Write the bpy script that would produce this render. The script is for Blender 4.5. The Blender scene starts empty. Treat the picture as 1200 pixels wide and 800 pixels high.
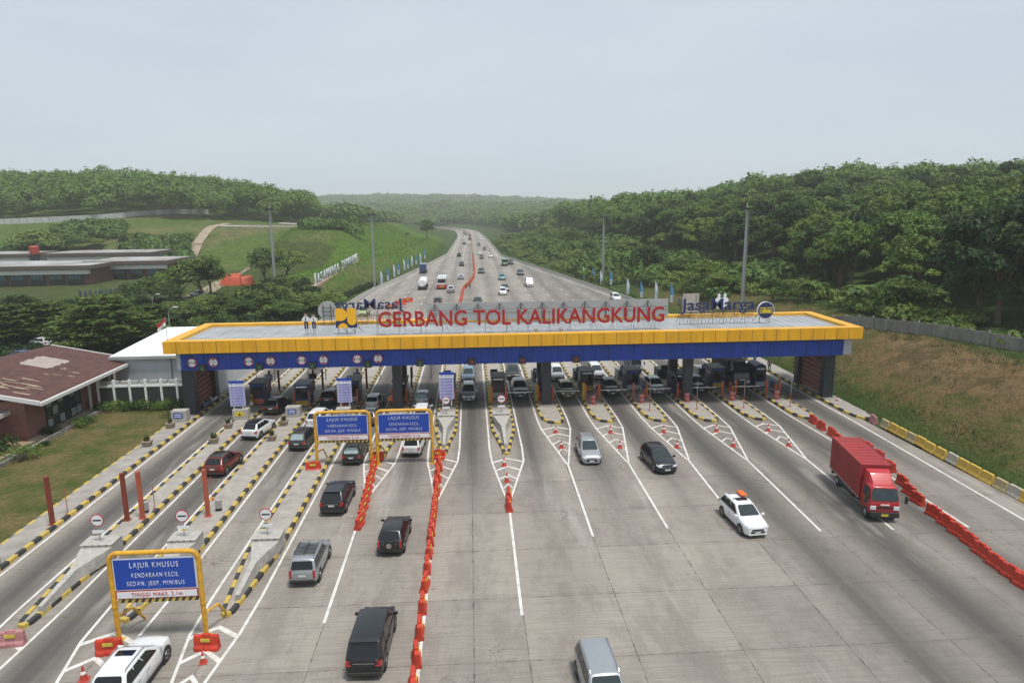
import bpy, bmesh, math, random
import numpy as np
from mathutils import Vector, Matrix
R = math.radians
random.seed(7)
rng = np.random.default_rng(11)
scene = bpy.context.scene
col = scene.collection

# ------------------------------------------------------------------ camera
H_CAM = 22.0
_p, _y, _r = R(11.0), R(3.4), R(0.6)
fwd = Vector((math.sin(_y)*math.cos(_p), math.cos(_y)*math.cos(_p), -math.sin(_p)))
rgt = Vector((math.cos(_y), -math.sin(_y), 0)); upv = rgt.cross(fwd)
r2 = rgt*math.cos(_r) - upv*math.sin(_r); u2 = upv*math.cos(_r) + rgt*math.sin(_r)
cam = bpy.data.cameras.new('camera'); cam.lens = 24.0; cam.sensor_width = 36.0
cam.clip_start = 0.5; cam.clip_end = 20000
cam_o = bpy.data.objects.new('camera', cam); col.objects.link(cam_o)
M3 = Matrix((r2, u2, -fwd)).transposed()
cam_o.matrix_world = Matrix.Translation((0, 0, H_CAM)) @ M3.to_4x4()
scene.camera = cam_o

# ------------------------------------------------------------------ world, sun, exposure
SUN_EL, SUN_AZ = 72.0, 140.0        # azimuth measured clockwise from +Y
w = bpy.data.worlds.new("World"); scene.world = w; w.use_nodes = True
nt = w.node_tree; bg = nt.nodes['Background']
sky = nt.nodes.new('ShaderNodeTexSky'); sky.sky_type = 'NISHITA'; sky.sun_disc = False
sky.sun_elevation = R(SUN_EL); sky.sun_rotation = R(SUN_AZ); sky.air_density = 1.0; sky.dust_density = 4.0; sky.ozone_density = 1.0
cl = nt.nodes.new('ShaderNodeMixRGB'); cl.inputs[0].default_value = 0.88
tc = nt.nodes.new('ShaderNodeTexCoord'); mp = nt.nodes.new('ShaderNodeMapping'); mp.inputs['Scale'].default_value = (1, 1, 4)
nz = nt.nodes.new('ShaderNodeTexNoise'); nz.inputs['Scale'].default_value = 2.2; nz.inputs['Detail'].default_value = 5
rp = nt.nodes.new('ShaderNodeValToRGB'); rp.color_ramp.elements[0].color = (4.6, 5.3, 5.95, 1); rp.color_ramp.elements[1].color = (5.15, 5.75, 6.25, 1)
rp.color_ramp.elements[0].position = .3; rp.color_ramp.elements[1].position = .7
L = nt.links.new
L(tc.outputs['Generated'], mp.inputs[0]); L(mp.outputs[0], nz.inputs[0]); L(nz.outputs['Fac'], rp.inputs[0])
L(sky.outputs[0], cl.inputs[1]); L(rp.outputs[0], cl.inputs[2]); L(cl.outputs[0], bg.inputs[0])
bg.inputs[1].default_value = 0.1
sun = bpy.data.lights.new('sun', 'SUN'); sun.energy = 2.7; sun.angle = R(11); sun.color = (1, .96, .9)
so = bpy.data.objects.new('sun', sun); col.objects.link(so)
sd = Vector((math.sin(R(SUN_AZ))*math.cos(R(SUN_EL)), math.cos(R(SUN_AZ))*math.cos(R(SUN_EL)), math.sin(R(SUN_EL))))
so.rotation_euler = sd.to_track_quat('Z', 'Y').to_euler()
vs = scene.view_settings; vs.view_transform = 'Standard'; vs.look = 'None'; vs.gamma = 1; vs.exposure = 0.40
scene.cycles.volume_bounces = 2; scene.cycles.max_bounces = 6; scene.cycles.transparent_max_bounces = 8

# ------------------------------------------------------------------ materials
MATS = {}
def nmat(name):
    m = bpy.data.materials.new(name); m.use_nodes = True
    return m, m.node_tree, m.node_tree.nodes['Principled BSDF']
def mat(name, c, rough=.6, metal=0, var=.12, scale=3, bump=0, coat=0, spec=.5, coords='Object', emit=0, stretch=None, c2=None):
    if name in MATS: return MATS[name]
    m, t, b = nmat(name)
    b.inputs['Roughness'].default_value = rough; b.inputs['Metallic'].default_value = metal
    b.inputs['Coat Weight'].default_value = coat; b.inputs['Coat Roughness'].default_value = .06
    b.inputs['Specular IOR Level'].default_value = spec
    tc = t.nodes.new('ShaderNodeTexCoord'); n = t.nodes.new('ShaderNodeTexNoise')
    n.inputs['Scale'].default_value = scale; n.inputs['Detail'].default_value = 6; n.inputs['Roughness'].default_value = .65
    src = tc.outputs[coords]
    if stretch:
        mp = t.nodes.new('ShaderNodeMapping'); mp.inputs['Scale'].default_value = stretch
        t.links.new(src, mp.inputs[0]); src = mp.outputs[0]
    t.links.new(src, n.inputs['Vector'])
    r = t.nodes.new('ShaderNodeValToRGB'); e = r.color_ramp.elements
    e[0].position = .3; e[1].position = .7
    ca = c2 if c2 else [x*(1-var) for x in c]
    e[0].color = (*ca, 1); e[1].color = (*[min(1, x*(1+var)) for x in c], 1)
    t.links.new(n.outputs['Fac'], r.inputs[0]); t.links.new(r.outputs[0], b.inputs['Base Color'])
    if bump:
        bp = t.nodes.new('ShaderNodeBump'); bp.inputs['Strength'].default_value = bump; bp.inputs['Distance'].default_value = .05
        t.links.new(n.outputs['Fac'], bp.inputs['Height']); t.links.new(bp.outputs[0], b.inputs['Normal'])
    if emit:
        b.inputs['Emission Color'].default_value = (*c, 1); b.inputs['Emission Strength'].default_value = emit
    MATS[name] = m; return m
def leafmat(name, c1, c2, trans=.25, scale=.35):
    if name in MATS: return MATS[name]
    m, t, b = nmat(name)
    b.inputs['Roughness'].default_value = .6; b.inputs['Specular IOR Level'].default_value = .25
    g = t.nodes.new('ShaderNodeNewGeometry'); n = t.nodes.new('ShaderNodeTexNoise'); n.inputs['Scale'].default_value = scale; n.inputs['Detail'].default_value = 4
    t.links.new(g.outputs['Position'], n.inputs['Vector'])
    oi = t.nodes.new('ShaderNodeObjectInfo')
    a = t.nodes.new('ShaderNodeMath'); a.operation = 'MULTIPLY_ADD'; a.inputs[1].default_value = .6; t.links.new(oi.outputs['Random'], a.inputs[0])
    s = t.nodes.new('ShaderNodeMath'); s.operation = 'SUBTRACT'; s.inputs[1].default_value = .30
    t.links.new(n.outputs['Fac'], s.inputs[0]); t.links.new(s.outputs[0], a.inputs[2])
    r = t.nodes.new('ShaderNodeValToRGB'); e = r.color_ramp.elements
    e[0].position = .30; e[1].position = .66; e[0].color = (*c1, 1); e[1].color = (*c2, 1)
    t.links.new(a.outputs[0], r.inputs[0]); t.links.new(r.outputs[0], b.inputs['Base Color'])
    tr = t.nodes.new('ShaderNodeBsdfTranslucent'); mx = t.nodes.new('ShaderNodeMixShader'); mx.inputs[0].default_value = trans
    t.links.new(r.outputs[0], tr.inputs[0]); out = t.nodes['Material Output']
    t.links.new(b.outputs[0], mx.inputs[1]); t.links.new(tr.outputs[0], mx.inputs[2]); t.links.new(mx.outputs[0], out.inputs[0])
    MATS[name] = m; return m

CONC = mat('island concrete', (.30, .275, .245), .85, scale=1.2, var=.22, bump=.3, coords='Object')
CONC2 = mat('cast concrete', (.36, .345, .315), .8, scale=2.5, var=.22, bump=.25)
DCONC = mat('weathered concrete', (.22, .21, .19), .9, scale=1.5, var=.35, bump=.3)
YEL = mat('kerb yellow paint', (.52, .36, .045), .6, scale=4, var=.15, c2=(.33, .25, .08))
BLK = mat('kerb black paint', (.028, .027, .026), .6, scale=3, var=.4)
WHITEP = mat('white paint', (.74, .74, .72), .55, scale=2, var=.1)
YFAS = mat('yellow cladding', (.76, .40, .008), .42, scale=1.1, c2=(.60,.29,.010), var=.03, stretch=(1,1,.25))
BFAS = mat('blue cladding', (.005, .046, .34), .55, scale=.8, c2=(.004,.032,.23), var=.1, stretch=(1,1,.25))
ROOFG = mat('grey roof sheet', (.38, .40, .42), .5, metal=.2, scale=.35, c2=(.25,.26,.27), var=.05)
STEEL = mat('galvanised steel', (.36, .37, .38), .45, metal=.6, scale=4)
DSTEEL = mat('dark steel', (.05, .052, .055), .5, metal=.4)
DCOL = mat('charcoal cladding', (.030, .035, .044), .45, scale=1)
REDL = mat('red lettering', (.34, .010, .012), .4, var=.08)
NAVY = mat('navy lettering', (.012, .022, .09), .4)
NAVYB = mat('booth navy', (.012, .03, .12), .4)
ORNG = mat('orange barrier plastic', (.47, .034, .012), .5, scale=2, var=.28)
REDP = mat('cone red plastic', (.42, .05, .035), .45, var=.15)
PINK = mat('faded barrier plastic', (.40, .18, .18), .6, var=.2)
YPOST = mat('yellow frame paint', (.66, .36, .015), .4, var=.1, c2=(.45, .22, .03))
RUST = mat('rust red post', (.20, .035, .018), .6, scale=2, var=.25)
SALM = mat('faded orange post', (.38, .085, .045), .6, scale=2, var=.2)
SBLUE = mat('sign blue', (.008, .055, .36), .4, var=.08)
SWHT = mat('sign white', (.72, .73, .75), .4, var=.05)
SRED = mat('sign red', (.45, .02, .03), .4)
GLASS = mat('dark tinted glass', (.008, .010, .012), .08, spec=.5, var=.2)
CLGLASS = mat('windscreen glass', (.020, .032, .035), .06, spec=.6, var=.4, scale=2)
TYRE = mat('tyre rubber', (.018, .018, .018), .85)
RIM = mat('alloy rim', (.38, .38, .40), .3, metal=.7)
BTRIM = mat('black trim', (.02, .02, .021), .55)
CHROME = mat('chrome', (.6, .6, .62), .15, metal=.9)
HEADL = mat('headlamp', (.62, .66, .70), .12, coat=1)
TAILL = mat('tail lamp', (.36, .012, .014), .2, coat=1)
PLATE = mat('plate white', (.6, .6, .6), .5)
PLATEY = mat('plate yellow', (.6, .42, .03), .5)
BARK = mat('bark', (.10, .075, .05), .9, scale=3, bump=.4, var=.3)
SKIN = mat('skin', (.30, .17, .11), .6); KHAKI = mat('khaki cloth', (.20, .15, .08), .85); DCLOTH = mat('dark cloth', (.02, .022, .03), .85)
BCLOTH = mat('blue cloth', (.05, .10, .25), .85); HIVIS = mat('yellow vest cloth', (.5, .55, .05), .8)

# ------------------------------------------------------------------ mesh builder
class MB:
    def __init__(s): s.v = []; s.f = []; s.m = []; s.mats = []
    def mi(s, m):
        if m not in s.mats: s.mats.append(m)
        return s.mats.index(m)
    def add(s, vs, fs, m):
        o = len(s.v); k = s.mi(m); s.v += [tuple(q) for q in vs]
        for f in fs: s.f.append(tuple(i+o for i in f)); s.m.append(k)
        return s
    def box(s, x0, x1, y0, y1, z0, z1, m):
        v = [(x0,y0,z0),(x1,y0,z0),(x1,y1,z0),(x0,y1,z0),(x0,y0,z1),(x1,y0,z1),(x1,y1,z1),(x0,y1,z1)]
        return s.add(v, [(0,3,2,1),(4,5,6,7),(0,1,5,4),(1,2,6,5),(2,3,7,6),(3,0,4,7)], m)
    def hexa(s, v, m):
        return s.add(v, [(0,3,2,1),(4,5,6,7),(0,1,5,4),(1,2,6,5),(2,3,7,6),(3,0,4,7)], m)
    def poly(s, pts, m): return s.add(pts, [tuple(range(len(pts)))], m)
    def tube(s, a, b, r, m, r1=None, n=8, caps=True):
        a = Vector(a); b = Vector(b); r1 = r if r1 is None else r1
        d = (b-a).normalized(); u = d.orthogonal().normalized(); w = d.cross(u)
        v = []
        for c, rr in ((a, r), (b, r1)):
            for i in range(n):
                t = 2*math.pi*i/n; v.append(c + (u*math.cos(t) + w*math.sin(t))*rr)
        f = [(i, (i+1)%n, n+(i+1)%n, n+i) for i in range(n)]
        if caps: f += [tuple(range(n))[::-1], tuple(range(n, 2*n))]
        return s.add(v, f, m)
    def path(s, pts, r, m, n=7):
        for a, b in zip(pts[:-1], pts[1:]): s.tube(a, b, r, m, n=n)
        return s
    def lathe(s, prof, m, c=(0,0,0), n=16, axis='z'):
        v = []; 
        for (rr, z) in prof:
            for i in range(n):
                t = 2*math.pi*i/n
                p = (rr*math.cos(t), rr*math.sin(t), z)
                if axis == 'x': p = (z, rr*math.cos(t), rr*math.sin(t))
                if axis == 'y': p = (rr*math.cos(t), z, rr*math.sin(t))
                v.append((p[0]+c[0], p[1]+c[1], p[2]+c[2]))
        f = []
        for j in range(len(prof)-1):
            for i in range(n): f.append((j*n+i, j*n+(i+1)%n, (j+1)*n+(i+1)%n, (j+1)*n+i))
        f += [tuple(range(n))[::-1], tuple(range((len(prof)-1)*n, len(prof)*n))]
        return s.add(v, f, m)
    def prism(s, pts, z0, z1, m, top=None):
        n = len(pts); v = [(x, y, z0) for x, y in pts] + [(x, y, z1) for x, y in pts]
        s.add(v, [(i, (i+1)%n, n+(i+1)%n, n+i) for i in range(n)] + [tuple(range(n))[::-1]], m)
        return s.add([(x, y, z1) for x, y in pts], [tuple(range(n))], top or m)
    def loft(s, rings, m, caps=True):
        n = len(rings[0]); v = [p for r_ in rings for p in r_]; f = []
        for j in range(len(rings)-1):
            for i in range(n): f.append((j*n+i, j*n+(i+1)%n, (j+1)*n+(i+1)%n, (j+1)*n+i))
        if caps: f += [tuple(range(n))[::-1], tuple(range((len(rings)-1)*n, len(rings)*n))]
        return s.add(v, f, m)
    def merge(s, o):
        k = len(s.v); s.v += o.v
        mp = [s.mi(m) for m in o.mats]
        for f, q in zip(o.f, o.m): s.f.append(tuple(i+k for i in f)); s.m.append(mp[q])
        return s
    def mesh(s, name, bevel=0, smooth=False, fix=True):
        me = bpy.data.meshes.new(name); me.from_pydata(s.v, [], s.f)
        for m in s.mats: me.materials.append(m)
        me.polygons.foreach_set('material_index', s.m)
        if bevel or fix:
            bm = bmesh.new(); bm.from_mesh(me)
            if bevel:
                bmesh.ops.remove_doubles(bm, verts=bm.verts, dist=1e-4)
            if fix: bmesh.ops.recalc_face_normals(bm, faces=bm.faces)
            if bevel:
                es = [e for e in bm.edges if len(e.link_faces) == 2 and e.calc_face_angle(0) > R(18)]
                bmesh.ops.bevel(bm, geom=es, offset=bevel, segments=2 if bevel < .06 else 4, profile=.5, affect='EDGES', clamp_overlap=True)
            bm.to_mesh(me); bm.free()
        if smooth:
            me.polygons.foreach_set('use_smooth', [True]*len(me.polygons))
            try: me.set_sharp_from_angle(angle=R(38))
            except Exception: pass
        me.update(); return me
    def build(s, name, parent=None, loc=(0,0,0), rz=0, bevel=0, smooth=False, fix=True):
        o = bpy.data.objects.new(name, s.mesh(name, bevel, smooth, fix)); col.objects.link(o)
        o.location = loc; o.rotation_euler = (0, 0, rz)
        if parent: o.parent = parent
        return o
def tag(o, label=None, cat=None, group=None, kind=None):
    if label: o['label'] = label
    if cat: o['category'] = cat
    if group: o['group'] = group
    if kind: o['kind'] = kind
    return o
def thing(name, loc, label, cat, group=None, rz=0):
    o = bpy.data.objects.new(name, None); col.objects.link(o); o.location = loc; o.rotation_euler = (0,0,rz)
    o.empty_display_size = .3
    return tag(o, label, cat, group)
CH = {}
def copy_tree(o, parent=None):
    c = o.copy(); col.objects.link(c)
    if parent: c.parent = parent
    for ch in list(o.children): copy_tree(ch, c)
    return c
def place(proto, first, loc, rz=0, label=None, group=None):
    o = proto if first else copy_tree(proto)
    o.location = loc; o.rotation_euler = (o.rotation_euler[0], o.rotation_euler[1], rz)
    if label: o['label'] = label
    if group: o['group'] = group
    return o
def text_mesh(txt, size, depth, m, width=None, bold=0.0, spacing=1.0, align='CENTER', center=True):
    c = bpy.data.curves.new('lettering', 'FONT'); c.body = txt; c.size = size; c.extrude = depth/2
    c.align_x = align; c.align_y = 'TOP_BASELINE'; c.offset = bold; c.space_character = spacing; c.resolution_u = 3
    o = bpy.data.objects.new('lettering', c); col.objects.link(o)
    dg = bpy.context.evaluated_depsgraph_get(); dg.update()
    me = bpy.data.meshes.new_from_object(o.evaluated_get(dg))
    bpy.data.objects.remove(o); bpy.data.curves.remove(c)
    n = len(me.vertices); co = np.zeros(n*3); me.vertices.foreach_get('co', co); co = co.reshape(-1, 3)
    if n and width:
        wd = co[:,0].max()-co[:,0].min(); co[:,0] *= width/wd
    if n and center: co[:,1] -= (co[:,1].max()+co[:,1].min())/2
    co = np.stack([co[:,0], -co[:,2], co[:,1]], 1)        # stand it up, facing -Y
    me.vertices.foreach_set('co', co.ravel()); me.materials.clear(); me.materials.append(m); me.update()
    return me
def text_obj(name, txt, size, depth, m, parent, loc, width=None, bold=0, rz=0, spacing=1.0):
    o = bpy.data.objects.new(name, text_mesh(txt, size, depth, m, width, bold, spacing)); col.objects.link(o)
    o.location = loc; o.rotation_euler = (0,0,rz)
    if parent: o.parent = parent
    return o
def fast_mesh(name, v, quads, m):
    me = bpy.data.meshes.new(name); me.vertices.add(len(v)); me.vertices.foreach_set('co', np.asarray(v, np.float32).ravel())
    k = quads.shape[1]
    me.loops.add(quads.size); me.loops.foreach_set('vertex_index', quads.astype(np.int32).ravel())
    me.polygons.add(len(quads)); me.polygons.foreach_set('loop_start', np.arange(0, quads.size, k, dtype=np.int32))
    me.polygons.foreach_set('loop_total', np.full(len(quads), k, np.int32)) if False else None
    me.materials.append(m); me.update(calc_edges=True); me.validate(); return me
def unproj(px, py, z=0.0):
    d = fwd*800 + r2*(px-600) + u2*(400-py); t = (z-H_CAM)/d.z
    return d.x*t, d.y*t

# ------------------------------------------------------------------ road edges and terrain
def lerp_tab(y, tab):
    return np.interp(y, [a for a, _ in tab], [b for _, b in tab])
XL = [(0,-31.9),(84,-31.9),(110,-31),(180,-28.5),(250,-20),(338,-11.5),(540,-9.5)]
XR = [(0,42.0),(150,40),(177,36.5),(240,27.5),(325,14.8),(540,12.6)]
def shift(y):
    y = np.asarray(y, float); return -np.where(y > 480, (y-480)**2*1.1e-4, 0) - np.where(y > 680, (y-680)**2*9e-4, 0)
def xl(y): return lerp_tab(y, XL) + shift(y)
def xr(y): return lerp_tab(y, XR) + shift(y)
def ss(a, b, x):
    t = np.clip((x-a)/(b-a), 0, 1); return t*t*(3-2*t)
def wob(x, y, s, k=0):
    return (np.sin(x/s+1.3+k)+np.sin(y/s*1.1+.4+k*2)+np.sin((x+y)/s*.7+2.1+k)+np.sin((x-y)/s*1.35+k*3))/4
def height(x, y):
    x = np.asarray(x, float); y = np.asarray(y, float)
    dr = x - xr(y); dl = xl(y) - x
    near = 1 - ss(700, 1000, y)
    # right side
    ditch = -.45*np.exp(-((dr-3.0)/1.2)**2)
    emb = 5.2*ss(2.5, 19, dr)*(1-.25*ss(100, 160, y)) + 5*ss(24, 70, dr) + .35*wob(x, y, 5)*ss(4, 12, dr)
    hillA = (1-ss(330, 520, y))*1.0 + .15
    hill = 10*ss(45, 160, dr)*hillA + 3*ss(150, 300, dr)*hillA + 3*wob(x, y, 45)*ss(60, 120, dr)*hillA
    hr = np.where(dr > 0, ditch + emb*(.55+.45*(1-ss(400, 700, y))) + hill, 0)
    # left side
    left_on = ss(120, 175, y)
    slope = (5.0*ss(2, 15, dl) + 9.5*ss(17, 42, dl))*left_on*(1-.55*ss(420, 700, y))
    bld = ss(19, 28, dl)*(1-ss(215+50*ss(50,70,dl), 285+40*ss(50,70,dl), y))      # the complex stands lower
    slope = slope*(1-bld*.97)
    back = 4*ss(60, 160, dl)*ss(270, 380, y)*(1-ss(450, 700, y))
    hillL = 12*ss(340, 450, y)*ss(.20, .50, -x/np.maximum(y, 1))*(1-ss(620, 1100, y)*.4)
    terr = 0
    hl = np.where(dl > 0, slope + back + hillL + terr + .5*wob(x, y, 18)*ss(10, 40, dl)*left_on, 0)
    h = np.where(dr > 0, hr, hl)
    # far ridges
    far = 1-ss(0, 1, 0)
    rr = np.hypot(x, y)
    ridge = 40*np.exp(-((x+260)/620)**2 - ((y-2300)/500)**2) + 18*np.exp(-((x-500)/900)**2-((y-3000)/500)**2) + 30*np.exp(-((x+1600)/700)**2-((y-2200)/600)**2)
    mid = 7*ss(850, 1300, y)*(1+.5*wob(x, y, 160)) 
    h = h + ridge*ss(900, 1500, y) + mid*(1-ss(1800, 3200, y)*.3)
    h = np.where((dr > 0) | (dl > 0), h, np.where(y > 850, h, -.25))
    return h
# ------------------------------------------------------------------ terrain sheet
def axis(segs):
    out = []
    for a, b, st in segs: out += list(np.arange(a, b, st))
    out.append(segs[-1][1]); return np.array(out)
gx = axis([(-4200,-900,150),(-900,-320,20),(-320,-90,4),(-90,-60,2),(-60,80,1.0),(80,140,2),(140,340,5),(340,900,20),(900,4200,150)])
gy = axis([(-60,20,10),(20,180,1.5),(180,420,3),(420,760,8),(760,1500,20),(1500,4500,80)])
X, Y = np.meshgrid(gx, gy)
Z = height(X, Y)
hn = rng.normal(0, 1, X.shape)
Z = Z + np.where((X-xr(Y) > 4) & (Y < 400), hn*.10, 0) + np.where((xl(Y)-X > 6) & (Y > 130) & (Y < 420), hn*.10, 0)
ny, nx = X.shape
V = np.stack([X, Y, Z], -1).reshape(-1, 3)
idx = np.arange(ny*nx).reshape(ny, nx)
Q = np.stack([idx[:-1,:-1], idx[:-1,1:], idx[1:,1:], idx[1:,:-1]], -1).reshape(-1, 4)
tm, tt, tb = nmat('ground cover')
tb.inputs['Roughness'].default_value = .95; tb.inputs['Specular IOR Level'].default_value = .1
at = tt.nodes.new('ShaderNodeAttribute'); at.attribute_name = 'zone'
at2 = tt.nodes.new('ShaderNodeAttribute'); at2.attribute_name = 'zone_b'
g = tt.nodes.new('ShaderNodeNewGeometry')
n1 = tt.nodes.new('ShaderNodeTexNoise'); n1.inputs['Scale'].default_value = .32; n1.inputs['Detail'].default_value = 9; n1.inputs['Roughness'].default_value = .72
n2 = tt.nodes.new('ShaderNodeTexNoise'); n2.inputs['Scale'].default_value = 2.6; n2.inputs['Detail'].default_value = 8; n2.inputs['Roughness'].default_value = .75
tt.links.new(g.outputs['Position'], n1.inputs['Vector']); tt.links.new(g.outputs['Position'], n2.inputs['Vector'])
rr = tt.nodes.new('ShaderNodeValToRGB'); rr.color_ramp.elements[0].position = .40; rr.color_ramp.elements[1].position = .60
tt.links.new(n1.outputs['Fac'], rr.inputs[0])
mx = tt.nodes.new('ShaderNodeMixRGB'); tt.links.new(rr.outputs[0], mx.inputs[0]); tt.links.new(at.outputs['Color'], mx.inputs[1]); tt.links.new(at2.outputs['Color'], mx.inputs[2])
r3 = tt.nodes.new('ShaderNodeValToRGB'); r3.color_ramp.elements[0].position = .3; r3.color_ramp.elements[1].position = .72
r3.color_ramp.elements[0].color = (.55,.55,.55,1); r3.color_ramp.elements[1].color = (1.35,1.35,1.3,1)
tt.links.new(n2.outputs['Fac'], r3.inputs[0])
mu = tt.nodes.new('ShaderNodeMixRGB'); mu.blend_type = 'MULTIPLY'; mu.inputs[0].default_value = 1
tt.links.new(mx.outputs[0], mu.inputs[1]); tt.links.new(r3.outputs[0], mu.inputs[2]); tt.links.new(mu.outputs[0], tb.inputs['Base Color'])
bp = tt.nodes.new('ShaderNodeBump'); bp.inputs['Strength'].default_value = .8; bp.inputs['Distance'].default_value = .25
tt.links.new(n2.outputs['Fac'], bp.inputs['Height']); tt.links.new(bp.outputs[0], tb.inputs['Normal'])
me = fast_mesh('ground', V, Q, tm)
x, y = V[:,0], V[:,1]; dr = x-xr(y); dl = xl(y)-x
A = np.tile(np.array([.030,.055,.016]), (len(V),1)); B = np.tile(np.array([.055,.085,.022]), (len(V),1))
def zone(mask, a, b, soft=None):
    mk = mask.astype(float)[:,None] if mask.dtype == bool else mask[:,None]
    global A, B
    A = A*(1-mk) + np.array(a)*mk; B = B*(1-mk) + np.array(b)*mk
zone((dl > 0) & (y < 130) & (x > -46), (.062,.085,.020), (.155,.120,.055))                # lawn
zone((x <= -46) & (y < 125) & (x > -100), (.16,.14,.11), (.06,.075,.03))
wr = ss(3.0, 6.5, dr + 1.2*wob(x, y, 4))*(1-ss(17, 20, dr))*(1-ss(150, 190, y))
zone((dr > 0) & (dr <= 8) & (y < 160), (.035,.065,.014), (.05,.075,.02))
zone(wr, (.060,.078,.018), (.135,.095,.045))
wb = ss(9, 12, dr+2*wob(x,y,7))*(1-ss(16, 19, dr))*(1-ss(78, 100, y+6*wob(x, y, 9)))
zone(wb*.75, (.095,.064,.036), (.20,.13,.07))
wg = ss(4, 10, dl)*ss(120, 175, y)*(1-ss(420, 520, y))
zone(wg, (.050,.108,.012), (.088,.150,.022))
wp_ = ss(30, 45, dl)*ss(200, 240, y)*(1-ss(420, 520, y))
wp_ = wp_*np.where(x < -50, 1, 1)
zone(wp_*.75, (.045,.085,.016), (.105,.125,.035))
zone(wp_*np.clip(wob(x, y, 9)*1.6+wob(x, y, 24)-.2, 0, 1), (.07,.085,.026), (.16,.14,.07))
zone((dl > 12) & (y > 120) & (y < 262) & (x < -50), (.036,.058,.012), (.075,.085,.028))
ws = ((dl > 5) & (dl < 15) & (y > 150) & (y < 260)).astype(float)*np.clip(.5+.9*wob(x, y, 7), 0, 1)
zone(ws*.6, (.10,.095,.04), (.15,.12,.06))
me.color_attributes.new('zone', 'FLOAT_COLOR', 'POINT'); me.color_attributes.new('zone_b', 'FLOAT_COLOR', 'POINT')
for nm, arr in (('zone', A), ('zone_b', B)):
    me.color_attributes[nm].data.foreach_set('color', np.concatenate([arr, np.ones((len(arr),1))], 1).astype(np.float32).ravel())
me.polygons.foreach_set('use_smooth', [True]*len(me.polygons))
o = bpy.data.objects.new('ground', me); col.objects.link(o); tag(o, kind='structure')

# ------------------------------------------------------------------ road
rm, t, b = nmat('concrete road')
b.inputs['Roughness'].default_value = .8; b.inputs['Specular IOR Level'].default_value = .3
def N(tp, **kw):
    n = t.nodes.new(tp)
    for k, v in kw.items(): setattr(n, k, v)
    return n
def mth(op, a, b_=None, c=None, clamp=False):
    n = t.nodes.new('ShaderNodeMath'); n.operation = op; n.use_clamp = clamp
    for i, q in enumerate((a, b_, c)):
        if q is None: continue
        if isinstance(q, (int, float)): n.inputs[i].default_value = q
        else: t.links.new(q, n.inputs[i])
    return n.outputs[0]
def sstep(x_, a, c):
    n = t.nodes.new('ShaderNodeMapRange'); n.interpolation_type = 'SMOOTHSTEP'; t.links.new(x_, n.inputs[0])
    n.inputs[1].default_value = a; n.inputs[2].default_value = c; n.inputs[3].default_value = 0; n.inputs[4].default_value = 1
    return n.outputs[0]
g = N('ShaderNodeNewGeometry'); sp = N('ShaderNodeSeparateXYZ'); t.links.new(g.outputs['Position'], sp.inputs[0])
px_, py_ = sp.outputs[0], sp.outputs[1]
def noise(scale, detail=5, sc=(1,1,1), rough=.6):
    mp = N('ShaderNodeMapping'); mp.inputs['Scale'].default_value = sc; t.links.new(g.outputs['Position'], mp.inputs[0])
    n = N('ShaderNodeTexNoise'); n.inputs['Scale'].default_value = scale; n.inputs['Detail'].default_value = detail; n.inputs['Roughness'].default_value = rough
    t.links.new(mp.outputs[0], n.inputs['Vector']); return n.outputs['Fac']
def mixc(f, a, b_, bl='MIX'):
    n = N('ShaderNodeMixRGB'); n.blend_type = bl
    for i, q in enumerate((f, a, b_)):
        if isinstance(q, (int, float)): n.inputs[i].default_value = q
        elif isinstance(q, tuple): n.inputs[i].default_value = (*q, 1)
        else: t.links.new(q, n.inputs[i])
    return n.outputs[0]
PIT, X0 = 5.43, 2.5
SLY, SY0 = 5.62, 30.15
ux = mth('DIVIDE', mth('SUBTRACT', px_, X0), PIT); uy = mth('DIVIDE', mth('SUBTRACT', py_, SY0), SLY)
fx = mth('FRACT', ux); fy = mth('FRACT', uy)
# slab tone
cb = N('ShaderNodeCombineXYZ'); t.links.new(mth('FLOOR', ux), cb.inputs[0]); t.links.new(mth('FLOOR', uy), cb.inputs[1])
wn = N('ShaderNodeTexWhiteNoise'); t.links.new(cb.outputs[0], wn.inputs['Vector'])
slab = mth('MULTIPLY_ADD', wn.outputs['Value'], .22, .80)
basec = mixc(noise(.18, 6, (1, .6, 1)), (.250,.220,.190), (.375,.340,.300))
basec = mixc(mth('MULTIPLY', sstep(noise(.50, 8, (1, .35, 1), .78), .46, .60), .62), basec, (.165,.140,.118))
# brushed transverse streaks
st = noise(3.0, 6, (.12, 2.2, 1), .7)
basec = mixc(mth('MULTIPLY', sstep(st, .43, .60), .50), basec, (.150,.126,.104))
# fine aggregate grain
basec = mixc(.35, basec, mixc(noise(9, 4), (.15,.135,.12), (.43,.395,.35)))
# tyre and oil bands, deepened near the gates to paint in canopy shade
off = mth('ABSOLUTE', mth('SUBTRACT', fx, .5))
offw = mth('ADD', off, mth('MULTIPLY_ADD', noise(.25, 3, (1, .15, 1)), .16, -.08))
band = mth('SUBTRACT', 1, sstep(offw, .10, .40))
oil = mth('SUBTRACT', 1, sstep(mth('ABSOLUTE', mth('SUBTRACT', offw, .02)), .015, .09))
sx = mth('ADD', sstep(px_, 17.5, 24), mth('MULTIPLY', mth('SUBTRACT', 1, sstep(px_, -22, -17)), 1.0))
sx = mth('MAXIMUM', mth('MULTIPLY', sx, mth('SUBTRACT', 1, sstep(px_, 33.5, 36))), mth('MULTIPLY', sstep(px_, 36, 40), .0))
sy = mth('MULTIPLY', mth('SUBTRACT', 1, sstep(py_, 60, 100)), 1.0)
near = sstep(py_, 44, 66)
nrm = mth('MULTIPLY', near, mth('SUBTRACT', 1.15, sstep(py_, 95, 130)))  # gate zone: tyre and oil wear plus shade put into the colour
strength = mth('ADD', mth('MULTIPLY', sx, .85), mth('MULTIPLY', nrm, .85), clamp=True)
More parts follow.
